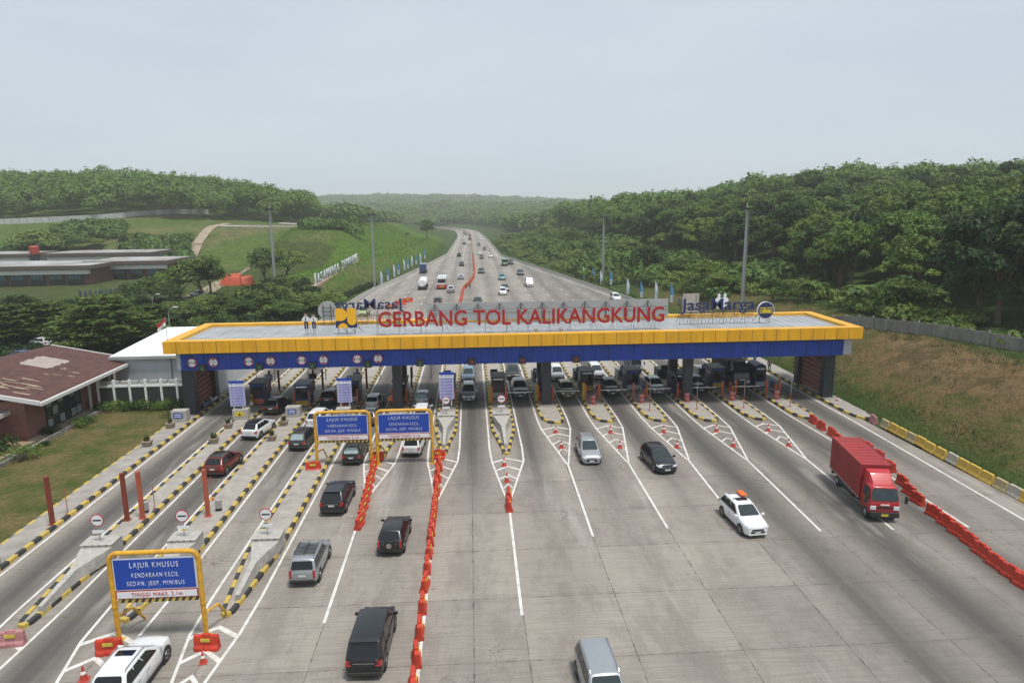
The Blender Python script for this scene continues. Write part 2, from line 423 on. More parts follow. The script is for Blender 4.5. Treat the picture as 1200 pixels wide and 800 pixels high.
strength = mth('MULTIPLY', strength, mth('SUBTRACT', 1, sstep(py_, 110, 150)))
strength = mth('ADD', strength, mth('MULTIPLY', sstep(py_, 130, 170), .22))
strength = mth('ADD', strength, .12, clamp=True)
stn = mth('MULTIPLY_ADD', noise(.9, 6, (1, .07, 1), .7), .9, .4)
dk = mth('MULTIPLY', mth('MULTIPLY', band, strength), stn, clamp=True)
basec = mixc(mth('MULTIPLY', dk, .95, clamp=True), basec, (.085,.078,.072))
basec = mixc(mth('MULTIPLY', mth('MULTIPLY', oil, strength), .55, clamp=True), basec, (.06,.056,.052))
# light scuffed strips along lane lines in the heavy lanes
# joints
dyj = mth('MULTIPLY', mth('ABSOLUTE', mth('SUBTRACT', fy, mth('ROUND', fy))), SLY)
dxj = mth('MULTIPLY', mth('ABSOLUTE', mth('SUBTRACT', fx, mth('ROUND', fx))), PIT)
dcj = mth('ABSOLUTE', mth('ADD', px_, .25))
jn = noise(1.2, 5, (1, 1, 1), .8)
jw = mth('MULTIPLY_ADD', sstep(jn, .45, .65), .055, .012)
def line(d, k=1.0): return mth('SUBTRACT', 1, sstep(mth('DIVIDE', d, jw), .5, 1.3))
jy = line(dyj); jx = mth('MAXIMUM', line(dxj), line(dcj))
jm = mth('MULTIPLY', mth('MAXIMUM', mth('MULTIPLY', jy, .65), mth('MULTIPLY', jx, .7)), mth('SUBTRACT', 1, mth('MULTIPLY', sstep(py_, 90, 140), .6)))
basec = mixc(mth('SUBTRACT', 1, slab), basec, (0.05,0.05,0.05))
basec = mixc(mth('MULTIPLY', sstep(px_, 13, 24), mth('MULTIPLY', .34, mth('SUBTRACT', 1, mth('MULTIPLY', sstep(px_, 34, 37), .6)))), basec, (.075,.070,.064))
basec = mixc(jm, basec, (.055,.048,.042))
# dirt fringe beside joints
halo = mth('MULTIPLY', mth('SUBTRACT', 1, sstep(dyj, 0, .5)), mth('MULTIPLY', sstep(noise(.7, 4), .4, .7), .35))
basec = mixc(halo, basec, (.15,.13,.11))
# cracks
vo = N('ShaderNodeTexVoronoi'); vo.feature = 'DISTANCE_TO_EDGE'; vo.inputs['Scale'].default_value = .16
wv = N('ShaderNodeVectorMath'); wv.operation = 'ADD'
nn = N('ShaderNodeTexNoise'); nn.inputs['Scale'].default_value = .7; nn.inputs['Detail'].default_value = 6; t.links.new(g.outputs['Position'], nn.inputs['Vector'])
sc = N('ShaderNodeVectorMath'); sc.operation = 'SCALE'; sc.inputs['Scale'].default_value = 2.6; t.links.new(nn.outputs['Color'], sc.inputs[0])
t.links.new(g.outputs['Position'], wv.inputs[0]); t.links.new(sc.outputs[0], wv.inputs[1]); t.links.new(wv.outputs[0], vo.inputs['Vector'])
ck = mth('MULTIPLY', mth('SUBTRACT', 1, sstep(vo.outputs['Distance'], .0, .006)), sstep(noise(.06, 2), .50, .60))
basec = mixc(mth('MULTIPLY', ck, .75), basec, (.07,.06,.052))
vd = N('ShaderNodeTexVoronoi'); vd.inputs['Scale'].default_value = .85; t.links.new(g.outputs['Position'], vd.inputs['Vector'])
vr = N('ShaderNodeSeparateColor'); t.links.new(vd.outputs['Color'], vr.inputs[0])
spot = mth('MULTIPLY', mth('SUBTRACT', 1, sstep(vd.outputs['Distance'], .02, .13)), sstep(vr.outputs[0], .72, .80))
basec = mixc(mth('MULTIPLY', spot, .6), basec, (.07,.06,.052))
lig = sstep(noise(.32, 5, (1, .10, 1), .7), .56, .70)
basec = mixc(mth('MULTIPLY', lig, .35), basec, (.42,.40,.37))
t.links.new(basec, b.inputs['Base Color'])
bpn = N('ShaderNodeBump'); bpn.inputs['Strength'].default_value = .25; bpn.inputs['Distance'].default_value = .02
t.links.new(noise(14, 4), bpn.inputs['Height']); t.links.new(bpn.outputs[0], b.inputs['Normal'])
ROADM = rm

ys = list(np.arange(-40, 200, 10)) + list(np.arange(200, 1100, 12))
def road_strip(name, fl, fr, z, m, ys=ys):
    v = []; f = []
    for yy in ys: v += [(float(fl(yy)), yy, z), (float(fr(yy)), yy, z)]
    for i in range(len(ys)-1): f.append((2*i, 2*i+1, 2*i+3, 2*i+2))
    me = bpy.data.meshes.new(name); me.from_pydata(v, [], f); me.materials.append(m)
    o = bpy.data.objects.new(name, me); col.objects.link(o); return o
o = road_strip('road', lambda q: xl(q)+.4 if q > 84 else -29.9, lambda q: xr(q)-.5, 0.0, ROADM); tag(o, kind='structure')
PAVE = mat('verge paving', (.27,.25,.225), .9, scale=.8, var=.25, bump=.3, coords='Object')

# ------------------------------------------------------------------ painted lines (one marking object per kind of place, flat on the road)
WORN = mat('worn road paint', (.66,.65,.62), .7, scale=1.6, var=.1, c2=(.42,.40,.37))
class Paint:
    def __init__(s): s.b = MB(); s.k = 0
    def seg(s, a, b_, w=.16, z=None):
        z = .005 + (.004*(s.k % 2) if z is None else z)
        a = Vector(a); b2 = Vector(b_); d = (b2-a).normalized(); n = Vector((-d.y, d.x))*w/2
        s.b.poly([(a.x-n.x, a.y-n.y, z), (b2.x-n.x, b2.y-n.y, z), (b2.x+n.x, b2.y+n.y, z), (a.x+n.x, a.y+n.y, z)], WORN)
    def line(s, pts, w=.16):
        # mitred strip
        n = len(pts); P = [Vector(p) for p in pts]; L_, R_ = [], []
        for i in range(n):
            d = ((P[min(i+1, n-1)]-P[max(i-1, 0)])).normalized(); q = Vector((-d.y, d.x))*w/2
            L_.append(P[i]+q); R_.append(P[i]-q)
        for i in range(n-1):
            s.b.poly([(R_[i].x,R_[i].y,.005),(R_[i+1].x,R_[i+1].y,.005),(L_[i+1].x,L_[i+1].y,.005),(L_[i].x,L_[i].y,.005)], WORN)
PT = Paint()
ISL = []   # (L, R, tip style, front Y)
cs = [-24.7,-19.4,-14.0,-8.45,-2.8,2.85,8.3,13.75,19.3,24.6,29.9,35.1]
LR = [(-25.7,-23.7),(-20.6,-18.15),(-15.1,-12.85),(-9.6,-7.25),(-4.0,-1.7),(1.7,4.15),(7.0,9.6),(12.55,14.95),(18.15,20.5),(23.35,25.8),(28.75,30.95),(34.0,36.2)]
apex = [(-24.1,23.5),(-18.95,24),(-13.7,24.5),(-8.5,50.4),(-3.0,49.6),(2.52,48.8),(8.13,56.3),(13.46,56.3),(18.9,56.4),(24.05,56.0),(29.3,55.9),(34.9,57.0)]
front = [34.8,34.9,35.0,59.3,59.3,58.9,67.5,67.4,67.1,66.6,66.6,66.3]
lineend = [(-23.9,14),(-18.8,14),(-13.6,14),(-8.38,34.1),(-2.95,22),(2.42,34.0),(7.95,42.8),(13.35,43.6),(18.58,45.5),(23.69,42.3),(28.74,42.1),(34.1,42.0)]
for i, ((l, r_), (ax, ay), fy_, (ex, ey)) in enumerate(zip(LR, apex, front, lineend)):
    yb = 96
    o_ = .30
    cxm = (l+r_)/2
    if i == 11:
        PT.line([(l-o_, yb), (l-o_, fy_+1), (34.25, 56), (ex, ey)]); continue
    tl = fy_+1.5 if i >= 6 else fy_
    PT.line([(l-o_, yb), (l-o_, fy_+2.0), (l-o_+.12, fy_-1.5), (ax-.07, ay)])
    PT.line([(r_+o_, yb), (r_+o_, fy_+2.0), (r_+o_-.12, fy_-1.5), (ax+.07, ay)])
    PT.line([(ax, ay), (ex, ey)], .17)
    # chevrons
    n = 4 if i < 6 else 4
    L0 = fy_-ay
    for k in range(n):
        ya = fy_ - .35 - L0*.19*(k+.15)
        def edge(yy, s):
            tt_ = min(1, max(0, (fy_-1.5-yy)/(fy_-1.5-ay)))
            return (l-o_+.12)*(1-tt_)+ax*tt_ if s < 0 else (r_+o_-.12)*(1-tt_)+ax*tt_
        drop = .9
        ye = ya-drop; el, er = edge(ye, -1)+.06, edge(ye, 1)-.06; mc = (edge(ya,-1)+edge(ya,1))/2
        wv_ = .26 if i >= 3 else .36
        for ex_ in (el, er):
            PT.b.poly([(mc, ya-wv_, .0052+.0004*k), (ex_, ye-wv_, .0052+.0004*k), (ex_, ye, .0052+.0004*k), (mc, ya, .0052+.0004*k)], WORN)
PT.line([(-29.55, 20), (-29.55, 96)]); PT.line([(39.35, 96), (39.35, 66), (38.75, 42), (38.4, 20)], .18)
for k, xx in enumerate((-2.5,)): pass
# far highway: edge lines, dashes
for off_ in (1.2,): 
    yy = list(np.arange(120, 900, 12))
    PT.line([(float(xl(q))+off_+.6, q) for q in yy], .2); PT.line([(float(xr(q))-off_-.9, q) for q in yy], .2)
for lx in (-3.2,-7.0,5.6,9.2):
    for yy in range(250, 640, 12):
        s_ = float(shift(yy)); PT.seg((lx+s_*.9, yy), (lx+s_*.9, yy+5), .16, z=.006)
for lx in (-22,-17,-12, 15,20,25,30):
    for yy in range(125, 190 if abs(lx) > 18 else 230, 12): PT.seg((lx, yy), (lx*.985, yy+4), .15, z=.006)
# gores behind the canopy
for i, (l, r_) in enumerate(LR[:6]):
    c_ = (l+r_)/2; y0 = 97
    PT.line([(l-.3, 96), (l-.3, 98), (c_, 109)]); PT.line([(r_+.3, 96), (r_+.3, 98), (c_, 109)]); PT.line([(c_, 109), (c_, 125)])
    for k in range(3):
        ya = 99+k*2.2; wdt = 1.2*(1-(ya-98)/11); PT.seg((c_-wdt, ya+.9), (c_, ya), .25, z=.007); PT.seg((c_, ya), (c_+wdt, ya+.9), .25, z=.0075)
o = PT.b.build('road_marking', fix=False); tag(o, kind='structure')

# ------------------------------------------------------------------ traffic islands
def offset_poly(pts, d):
    n = len(pts); out = []
    for i in range(n):
        a, b_, c = Vector(pts[i-1]), Vector(pts[i]), Vector(pts[(i+1) % n])
        e1 = (b_-a).normalized(); e2 = (c-b_).normalized(); n1 = Vector((-e1.y, e1.x)); n2 = Vector((-e2.y, e2.x))
        bs = (n1+n2); bs = bs/max(bs.length_squared, .3)*2*.5*1.0
        bs = bs.normalized()/max(.45, math.sqrt((1+n1.dot(n2))/2))
        out.append((b_.x+bs.x*d, b_.y+bs.y*d))
    return out
def kerb(path, w, h, m1, m2, blk=1.0, closed=False, z0=0.0):
    """striped kerb along path (list of xy); inner side on the left"""
    mb = MB(); P = [Vector(p) for p in path]
    # resample
    pts = [P[0]]; acc = 0
    seg = [];
    S = [0]
    for a, c in zip(P[:-1], P[1:]): S.append(S[-1]+(c-a).length)
    tot = S[-1]; nblk = max(1, round(tot/blk)); stp = tot/nblk
    def at_(s):
        for i in range(len(P)-1):
            if s <= S[i+1]+1e-6: 
                q = (s-S[i])/max(1e-6, S[i+1]-S[i]); return P[i].lerp(P[i+1], min(1, max(0, q)))
        return P[-1]
    ss_ = sorted(set([round(k*stp, 4) for k in range(nblk+1)] + [round(s, 4) for s in S]))
    pp = [at_(s) for s in ss_]
    nn_ = []
    for i in range(len(pp)):
        a = pp[max(0, i-1)]; c = pp[min(len(pp)-1, i+1)]; d = (c-a).normalized(); nn_.append(Vector((-d.y, d.x)))
    for i in range(len(pp)-1):
        k = int((ss_[i]+ss_[i+1])/2/stp); m = m1 if k % 2 == 0 else m2
        a, c = pp[i], pp[i+1]; na, nc = nn_[i]*w, nn_[i+1]*w; bvl = .03
        v = []
        for p, nrm_ in ((a, na), (c, nc)):
            u = nrm_.normalized()
            v += [(p.x, p.y, z0), (p.x+u.x*bvl*.6, p.y+u.y*bvl*.6, h-bvl), (p.x+u.x*bvl*1.8, p.y+u.y*bvl*1.8, h), (p.x+nrm_.x, p.y+nrm_.y, h), (p.x+nrm_.x, p.y+nrm_.y, z0)]
        mb.add(v, [(0,5,6,1),(1,6,7,2),(2,7,8,3),(3,8,9,4)], m)
        if i == 0: mb.add(v[:5], [(0,1,2,3,4)], m)
        if i == len(pp)-2: mb.add(v[5:], [(4,3,2,1,0)], m)
    return mb
IDESC = ['leftmost traffic island with grey crash block and white signboard box','second traffic island from the left with booth window','third traffic island from the left with tall tariff board',
 'fourth traffic island from the left behind the right blue lane board','fifth traffic island with narrow crash block and tariff board','sixth traffic island with crash block standing left of the silver minivan lane',
 'short traffic island with a front column beside the olive car','short traffic island between olive car lane and dark car lane','short traffic island in front of the white van lane','short traffic island with front column and blue booth right of centre',
 'second rightmost short island with blue booth and orange posts','rightmost traffic island with rounded blue pillar and orange barriers at its nose']
islands = []
for i, ((l, r_), fy_) in enumerate(zip(LR, front)):
    back = [(r_, 97-1.2), (r_-.5, 97), (l+.5, 97), (l, 97-1.2)]
    c_ = (l+r_)/2
    if i < 6:
        ln = 7.0
        f_ = [(l, fy_+ln), (l+(c_-l)*.62, fy_+1.8), (c_-.32, fy_+.25), (c_, fy_), (c_+.32, fy_+.25), (r_-(r_-c_)*.62, fy_+1.8), (r_, fy_+ln)]
        if i < 3: f_ = [(l, fy_+ln), (c_-.38, fy_+.6), (c_-.2, fy_+.1), (c_+.2, fy_), (c_+.42, fy_+.5), (r_, fy_+ln)]
    else:
        f_ = [(l, fy_+3.0), (l+.18, fy_+1.5), (l+.7, fy_+.45), (l+1.0, fy_+.25), (r_-.8, fy_), (r_-.25, fy_+.5), (r_, fy_+2.2)]
    poly = f_ + back      # counter-clockwise, starting left of nose
    th = thing('traffic_island', (c_, fy_, 0), IDESC[i], 'traffic island', 'traffic islands between the toll lanes')
    loc = [(x_-c_, y_-fy_) for x_, y_ in poly]
    inner = offset_poly(loc, .24)
    mb = MB(); mb.prism(inner, .0, .17, CONC); mb.build('pavement', th)
    k = kerb(loc+[loc[0]], .27, .24, YEL, BLK, .85); k.build('kerb', th, fix=True)
    islands.append(th)

# left pavement strip, right pavement
th = thing('pavement', (-30, 20, 0), 'grey pavement strip with yellow and black kerb beside the lawn', 'pavement')
mb = MB(); mb.box(-1.9, -.1, 0, 80, -.1, .17, PAVE); mb.build('slab', th)
kerb([(.14, 0), (.14, 80)], .28, .24, YEL, BLK, .85).build('kerb', th)
# lawn edge of yellow painted teeth
mb = MB()
for k in range(56):
    mb.box(-2.15+random.uniform(-.03,.03), -1.88, k*1.45, k*1.45+.8, -.1, .16, YEL if k % 1 == 0 else BLK)
    mb.box(-2.12, -1.9, k*1.45+.8, k*1.45+1.45, -.1, .14, DCONC)
mb.build('edging', th)
th = thing('pavement', (41, 66, 0), 'pavement under the right end of the canopy with rounded kerb nose', 'pavement')
pl = [(-1.1, 3), (-.9, 1.2), (-.4, .2), (.4, 0), (1.1, .4), (1.3, 2), (1.6, 60), (-1.1, 60)]
mb = MB(); mb.prism(offset_poly(pl, .15), -.1, .17, PAVE); mb.build('slab', th)
kerb([(-1.1, 60)]+pl[:6], .26, .24, BLK, YEL, 1.0).build('kerb', th)
# ------------------------------------------------------------------ canopy of the toll plaza
CX0, CX1, CY0, CY1 = -32.3, 43.3, 72.0, 84.0
cv = thing('toll_gate_canopy', (5.5, 78, 0), 'long flat toll gate canopy with yellow fascia above a blue beam', 'canopy')
ox, oy = 5.5, 78
def cb_(x0,x1,y0,y1,z0,z1,m,mb): mb.box(x0-ox,x1-ox,y0-oy,y1-oy,z0,z1,m)
mb = MB(); cb_(CX0+1.2, CX1-1.2, CY0+1.1, CY1-1.1, 7.9, 8.42, ROOFG, mb)
# standing seams
k = CX0+1.8
while k < CX1-1.4:
    cb_(k, k+.05, CY0+1.15, CY1-1.15, 8.42, 8.44, ROOFG, mb); k += 1.2
mb.build('roof', cv)
mb = MB()    # yellow fascia, hollow frame with panel joints
def fas(x0,x1,y0,y1): cb_(x0,x1,y0,y1,7.42,8.72,YFAS,mb)
fas(CX0, CX1, CY0, CY0+1.1); fas(CX0, CX1, CY1-1.1, CY1); fas(CX0, CX0+1.2, CY0+1.1, CY1-1.1); fas(CX1-1.2, CX1, CY0+1.1, CY1-1.1)
SEAM = mat('panel seam', (.12,.07,.02), .7)
k = CX0+1.35
while k < CX1-.3:
    cb_(k, k+.045, CY0-.012, CY0+.02, 7.44, 8.70, SEAM, mb); cb_(k, k+.045, CY1-.02, CY1+.012, 7.44, 8.70, SEAM, mb); k += 1.37
for yy in np.arange(CY0+1.3, CY1-.3, 1.37):
    cb_(CX0-.012, CX0+.02, yy, yy+.045, 7.44, 8.70, SEAM, mb); cb_(CX1-.02, CX1+.012, yy, yy+.045, 7.44, 8.70, SEAM, mb)
mb.build('fascia', cv)
mb = MB(); bx0, bx1, by0, by1 = -30.9, 41.6, 72.7, 83.3
cb_(bx0+.05, bx1-.05, by0+.12, by1-.12, 7.18, 7.5, DSTEEL, mb)
cb_(bx0+.6, bx1-.6, by0+.6, by1-.6, 6.9, 7.25, mat('soffit', (.16,.16,.16), .7), mb)
mb.build('soffit', cv)
mb = MB()
for x0,x1,y0,y1 in ((bx0,bx1,by0,by0+.5),(bx0,bx1,by1-.5,by1),(bx0,bx0+.5,by0+.5,by1-.5),(bx1-.5,bx1,by0+.5,by1-.5)):
    cb_(x0,x1,y0,y1,5.45,7.2,BFAS,mb)
BS = mat('blue panel seam', (.005,.015,.07), .6)
k = bx0+1.0
while k < bx1-.2:
    cb_(k, k+.05, by0-.012, by0+.02, 5.47, 7.17, BS, mb); k += 1.4
mb.build('beam', cv)
mb = MB(); PG = mat('grey end cladding', (.42,.44,.46), .5)
cb_(bx1, bx1+1.0, by0+.15, by1-.15, 5.5, 7.3, PG, mb); mb.build('end_panel', cv); mb = MB(); cb_(bx0-.5, bx0, by0+.15, by1-.15, 5.5, 7.3, PG, mb); mb.build('end_panel', cv)
for x_ in (-8.45, 8.3, 24.6):
    for y_, w_ in ((74.9, 1.0), (80.7, 1.0)):
        mb = MB(); cb_(x_-w_/2, x_+w_/2, y_-.5, y_+.5, .17, 7.0, DCOL, mb); cb_(x_-w_/2-.03, x_+w_/2+.03, y_-.53, y_+.53, .171, .9, DSTEEL, mb); mb.build('column', cv, bevel=.02)
for x_ in (-31.0, 41.0):
    for y_, w_ in ((74.6, 1.0), (80.9, 1.0)):
        mb = MB(); cb_(x_-.6, x_+.6, y_-w_/2, y_+w_/2, .1, 7.0, DCOL, mb); mb.build('column', cv, bevel=.02)
    mb = MB(); LV = mat('louvre red brown', (.30,.055,.022), .6, var=.3); LVB = mat('louvre backing', (.055,.018,.014), .7)
    cb_(x_-.08, x_+.08, 75.1, 80.4, .3, 5.4, LVB, mb)
    for q in range(9):
        z_ = .5+q*.55; sgn = 1 if x_ < 0 else -1
        a = (x_-ox+sgn*.10); mb.hexa([(a,75.15-oy,z_),(a+sgn*.16,75.15-oy,z_),(a+sgn*.16,80.35-oy,z_),(a,80.35-oy,z_),(a,75.15-oy,z_+.32),(a+sgn*.05,75.15-oy,z_+.32),(a+sgn*.05,80.35-oy,z_+.32),(a,80.35-oy,z_+.32)], LV)
        if x_ > 0: mb.box(a-.02-.16, a+.03-.16, 75.3-oy, 80.2-oy, z_+.34, z_+.40, mat('pale strip', (.5,.42,.36), .6))
    mb.build('louvre_screen', cv)

# lane signals and limit discs on the blue beam
def beam_disc(x_, kind, first, lab):
    t_ = thing('limit_sign', (x_, 72.62, 6.3), lab, 'road sign', 'round limit signs on the blue beam')
    MB().lathe([(.50,0),(.50,.05)], SRED, axis='y', n=28, c=(0,-.02,0)).build('rim', t_)
    mb = MB(); mb.lathe([(.41,-.034),(.41,.02)], SWHT, axis='y', n=28); mb.build('face', t_)
    mb = MB()
    if kind == 'h':
        for s in (-1, 1): MB().poly([(-.2, -.042, s*.37), (.2, -.042, s*.37), (0, -.042, s*.17)], BTRIM).build('arrow', t_, fix=False)
    else:
        for s in (-1, 1): MB().poly([(s*.37, -.042, -.2), (s*.37, -.042, .2), (s*.17, -.042, 0)], BTRIM).build('arrow', t_, fix=False)
    text_obj('figure', '2,1m' if kind == 'h' else '2,5', .22 if kind == 'h' else .20, .01, BTRIM, t_, (0, -.05, 0), width=.52 if kind == 'h' else .26)
names4 = ['first','second','third','fourth']
for j, xc in enumerate((-26.3, -20.6, -15.6, -10.2)):
    a, c_ = [(-28.4,-25.2),(-20.6-0,-17.6),(-12.85+0,-9.8),(-6.3,-3.3)][j]
for j, (a, c_) in enumerate(((225,250),(291.5,317),(353.5,379),(418.5,443))):
    xa = (a-600)/800*73+.0594*72.6-.55; xb = (c_-600)/800*73+.0594*72.6-.55
    # place by solving for beam plane
    def solve(pxv):
        lo, hi = -60, 60
        for _ in range(40):
            m_ = (lo+hi)/2; v = Vector((m_, 72.6, 6.3-H_CAM)); p = 600+800*v.dot(r2)/v.dot(fwd)
            if p < pxv: lo = m_
            else: hi = m_
        return m_
    beam_disc(solve(a), 'w', 0, f'white width limit disc with side arrows, {names4[j]} from the left on the beam')
    beam_disc(solve(c_), 'h', 0, f'white height limit disc with vertical arrows, {names4[j]} from the left on the beam')
GRN = mat('green lamp matrix', (.03,.22,.08), .5, emit=.12); RDL = mat('red lamp matrix', (.30,.03,.04), .5, emit=.12)
SIG = [(237,'g'),(304,'g'),(366,'g'),(431,'g'),(492,'g'),(553,'r'),(612,'r'),(675,'r')]
sn = ['between the first pair of limit discs','between the second pair of limit discs','between the third pair of limit discs','between the fourth pair of limit discs','alone right of the last limit disc',
      'above the silver minivan lane','above the dark grey pickup lane','above the olive car lane']
for (pxv, k_), s_ in zip(SIG, sn):
    x_ = solve(pxv)
    t_ = thing('lane_signal', (x_, 72.6, 5.75), f'small black lane signal box showing {"a green arrow" if k_=="g" else "a red cross"}, {s_}', 'lane signal', 'lane signals under the blue beam')
    MB().box(-.40,.40,-.24,.02,-.38,.36,BTRIM).build('housing', t_, bevel=.02)
    mb = MB()
    if k_ == 'g':
        mb.tube((0,-.245,.22),(0,-.245,-.12),.03,GRN,n=5); mb.tube((-.14,-.245,-.05),(0,-.245,-.22),.03,GRN,n=5); mb.tube((.14,-.245,-.05),(0,-.245,-.22),.03,GRN,n=5)
    else:
        mb.tube((-.18,-.245,.18),(.18,-.245,-.18),.035,RDL,n=5); mb.tube((.18,-.245,.18),(-.18,-.245,-.18),.035,RDL,n=5)
    mb.build('symbol', t_)

# ------------------------------------------------------------------ roof signs
def solve_x(pxv, Yv, Zv):
    lo, hi = -400, 400
    for _ in range(50):
        m_ = (lo+hi)/2; v = Vector((m_, Yv, Zv-H_CAM)); p = 600+800*v.dot(r2)/v.dot(fwd)
        if p < pxv: lo = m_
        else: hi = m_
    return m_
def letters(th, txt, x0, x1, z, hgt, depth, m, y=0, rz=0, bold=.02):
    """each letter a child; th at origin (0,Y,0). spans x0..x1"""
    c = bpy.data.curves.new('t', 'FONT'); full = text_mesh(txt, 1, .01, m, None, bold); n = len(full.vertices)
    co = np.zeros(n*3); full.vertices.foreach_get('co', co); co = co.reshape(-1,3); W = co[:,0].max()-co[:,0].min(); bpy.data.meshes.remove(full); bpy.data.curves.remove(c)
    def cent(prefix):
        me_ = text_mesh(prefix, 1, .01, m, None, bold); n_ = len(me_.vertices); q = np.zeros(n_*3); me_.vertices.foreach_get('co', q); q = q.reshape(-1,3); r__ = q[:,0].max()-q[:,0].min(); bpy.data.meshes.remove(me_); return r__
    sx_ = (x1-x0)/W; sz_ = hgt/.70; out = []
    for i, ch_ in enumerate(txt):
        if ch_ == ' ': continue
        me_ = text_mesh(ch_, 1, depth, m, None, bold, center=False)
        n_ = len(me_.vertices); q = np.zeros(n_*3); me_.vertices.foreach_get('co', q); q = q.reshape(-1,3)
        wl = q[:,0].max()-q[:,0].min(); right = cent(txt[:i+1]); q[:,0] += (right-wl/2) - (q[:,0].max()+q[:,0].min())/2
        q[:,0] = q[:,0]*sx_; q[:,2] = q[:,2]*sz_
        if rz: q[:,0] = -(x0+q[:,0]) ; q[:,0] += 0
        else: q[:,0] += x0
        me_.vertices.foreach_set('co', q.ravel())
        if rz: me_.flip_normals()
        o_ = bpy.data.objects.new('letter', me_); col.objects.link(o_); o_.parent = th; o_.location = (0, y, z); out.append(o_)
    return out
def truss(mb, x0, x1, y0, z0, z1, step, back=1.4, m=DSTEEL, zroof=8.45):
    mb.tube((x0,y0,z0),(x1,y0,z0),.035,m,n=5); mb.tube((x0,y0,z1),(x1,y0,z1),.035,m,n=5)
    x_ = x0
    while x_ <= x1+.01:
        mb.tube((x_,y0,zroof),(x_,y0,z1),.03,m,n=5); mb.tube((x_,y0,z1-.3),(x_,y0+back,zroof),.025,m,n=5); mb.tube((x_+.3,y0,z0+.1),(x_+.75,y0+back*.6,zroof),.02,m,n=4)
        x_ += step
YS = 75.0
xa, xb = solve_x(443.5, YS, 9.4), solve_x(778, YS, 9.4)
t_ = thing('gate_name_sign', (0, YS, 0), 'row of red block letters GERBANG TOL KALIKANGKUNG on a steel frame along the canopy roof', 'letter sign')
letters(t_, 'GERBANG TOL KALIKANGKUNG', xa, xb, 9.36, 1.68, .22, REDL, bold=.016)
mb = MB(); truss(mb, xa-.2, xb+.2, .22, 9.5, 10.9, 2.4, m=STEEL, zroof=8.45); mb.build('frame', t_)
YB = 82.0
xa, xb = solve_x(500, YB, 10), solve_x(783, YB, 10)
t_ = thing('sign_backing', (0, YB, 0), 'long plain grey backing board on the rear edge of the canopy roof', 'board')
SHEET = mat('dull grey sheet', (.34,.34,.33), .6, scale=.4, var=.12)
MB().box(xa, xb, 0, .12, 8.75, 10.95, SHEET).build('board', t_)
mb = MB(); x_ = xa+1
while x_ < xb-1:
    mb.tube((x_,-.1,8.8),(x_,-.1,10.8),.04,DSTEEL,n=5); mb.tube((x_-.6,-.1,10.0),(x_,-.1,10.75),.03,DSTEEL,n=4); mb.tube((x_,-.1,10.75),(x_+.6,-.1,10.0),.03,DSTEEL,n=4); mb.tube((x_,-.1,10),(x_,-1.3,8.45),.03,DSTEEL,n=4); x_ += 2.6
mb.tube((xa,-.1,10.0),(xb,-.1,10.0),.03,DSTEEL,n=4); mb.build('frame', t_)
# right: operator name in navy letters, facing the camera
YJ = 77.5
xa, xb = solve_x(798, YJ, 10.6), solve_x(884.5, YJ, 10.6)
t_ = thing('operator_name_sign', (0, YJ, 0), 'navy blue letters JasaMarga standing at the right end of the canopy roof', 'letter sign')
letters(t_, 'JasaMarga', xa, xb, 10.15, 1.35, .15, NAVY, bold=.012)
mb = MB(); truss(mb, xa, xb, .2, 9.6, 10.4, 1.3, m=DSTEEL); mb.build('frame', t_)
GOLD = mat('gold lettering', (.48,.30,.09), .5, var=.3)
text_obj('caption', 'INDONESIA HIGHWAY CORP', .62, .08, GOLD, t_, ((xa+xb)/2+.6, 0, 9.35), width=(xb-xa)*.86, bold=.01)
# left: the same sign seen from behind, mirrored
xa, xb = solve_x(390, YB, 11), solve_x(473, YB, 11)
t_ = thing('operator_name_sign', (0, YB+.4, 0), 'navy letters JasaMarga seen mirrored from behind at the left end of the roof', 'letter sign')
letters(t_, 'JasaMarga', -xb, -xa, 10.3, 1.25, .15, NAVY, rz=1, bold=.012)
mb = MB(); truss(mb, xa, xb, -.25, 9.6, 10.5, 1.3, m=DSTEEL); mb.build('frame', t_)
o_ = text_obj('caption', 'INDONESIA HIGHWAY CORP', .55, .08, GOLD, t_, ((xa+xb)/2, 0, 9.4), width=(xb-xa)*.8, rz=math.pi)
# round emblem sign at right
xd = solve_x(897.5, YJ, 10); 
t_ = thing('round_emblem_sign', (xd, YJ, 0), 'round navy disc with yellow dsa lettering at the right end of the roof', 'emblem sign')
MB().lathe([(1.02,0),(1.02,.2)], SWHT, axis='y', n=36, c=(0,0,9.98)).build('rim', t_)
MB().lathe([(.95,-.03),(.95,0.1)], NAVY, axis='y', n=36, c=(0,0,9.98)).build('disc', t_)
YL_ = mat('yellow lettering', (.62,.46,.03), .4)
mb = MB()
mb.box(-.75,.75,-.045,-.02,9.62,10.32,YL_); mb.box(-.66,.66,-.052,-.03,9.71,10.23,NAVY); mb.build('band', t_)
text_obj('lettering', 'dsa', .72, .06, YL_, t_, (0, -.06, 9.99), width=1.15, bold=.03)
mb = MB(); 
for dx in (-.6,.6): mb.tube((dx,.3,8.45),(dx,.3,10),.04,DSTEEL,n=5); mb.tube((dx,.3,9.8),(dx*1.5,1.6,8.45),.03,DSTEEL,n=5)
mb.build('frame', t_)
xd = solve_x(383, YB, 10.3)
t_ = thing('round_emblem_sign', (xd, YB+.2, 0), 'back of a round grey disc at the left rear of the roof', 'emblem sign')
MB().lathe([(1.1,0),(1.1,.2)], SHEET, axis='y', n=36, c=(0,0,10.25)).build('disc', t_)
mb = MB()
for dx in (-.45,.45): mb.tube((dx,-.08,8.6),(dx,-.08,11.0),.04,DSTEEL,n=5)
for z_ in (9.6,10.1,10.6): mb.tube((-.6,-.08,z_),(.6,-.08,z_),.035,DSTEEL,n=5)
mb.build('frame', t_)
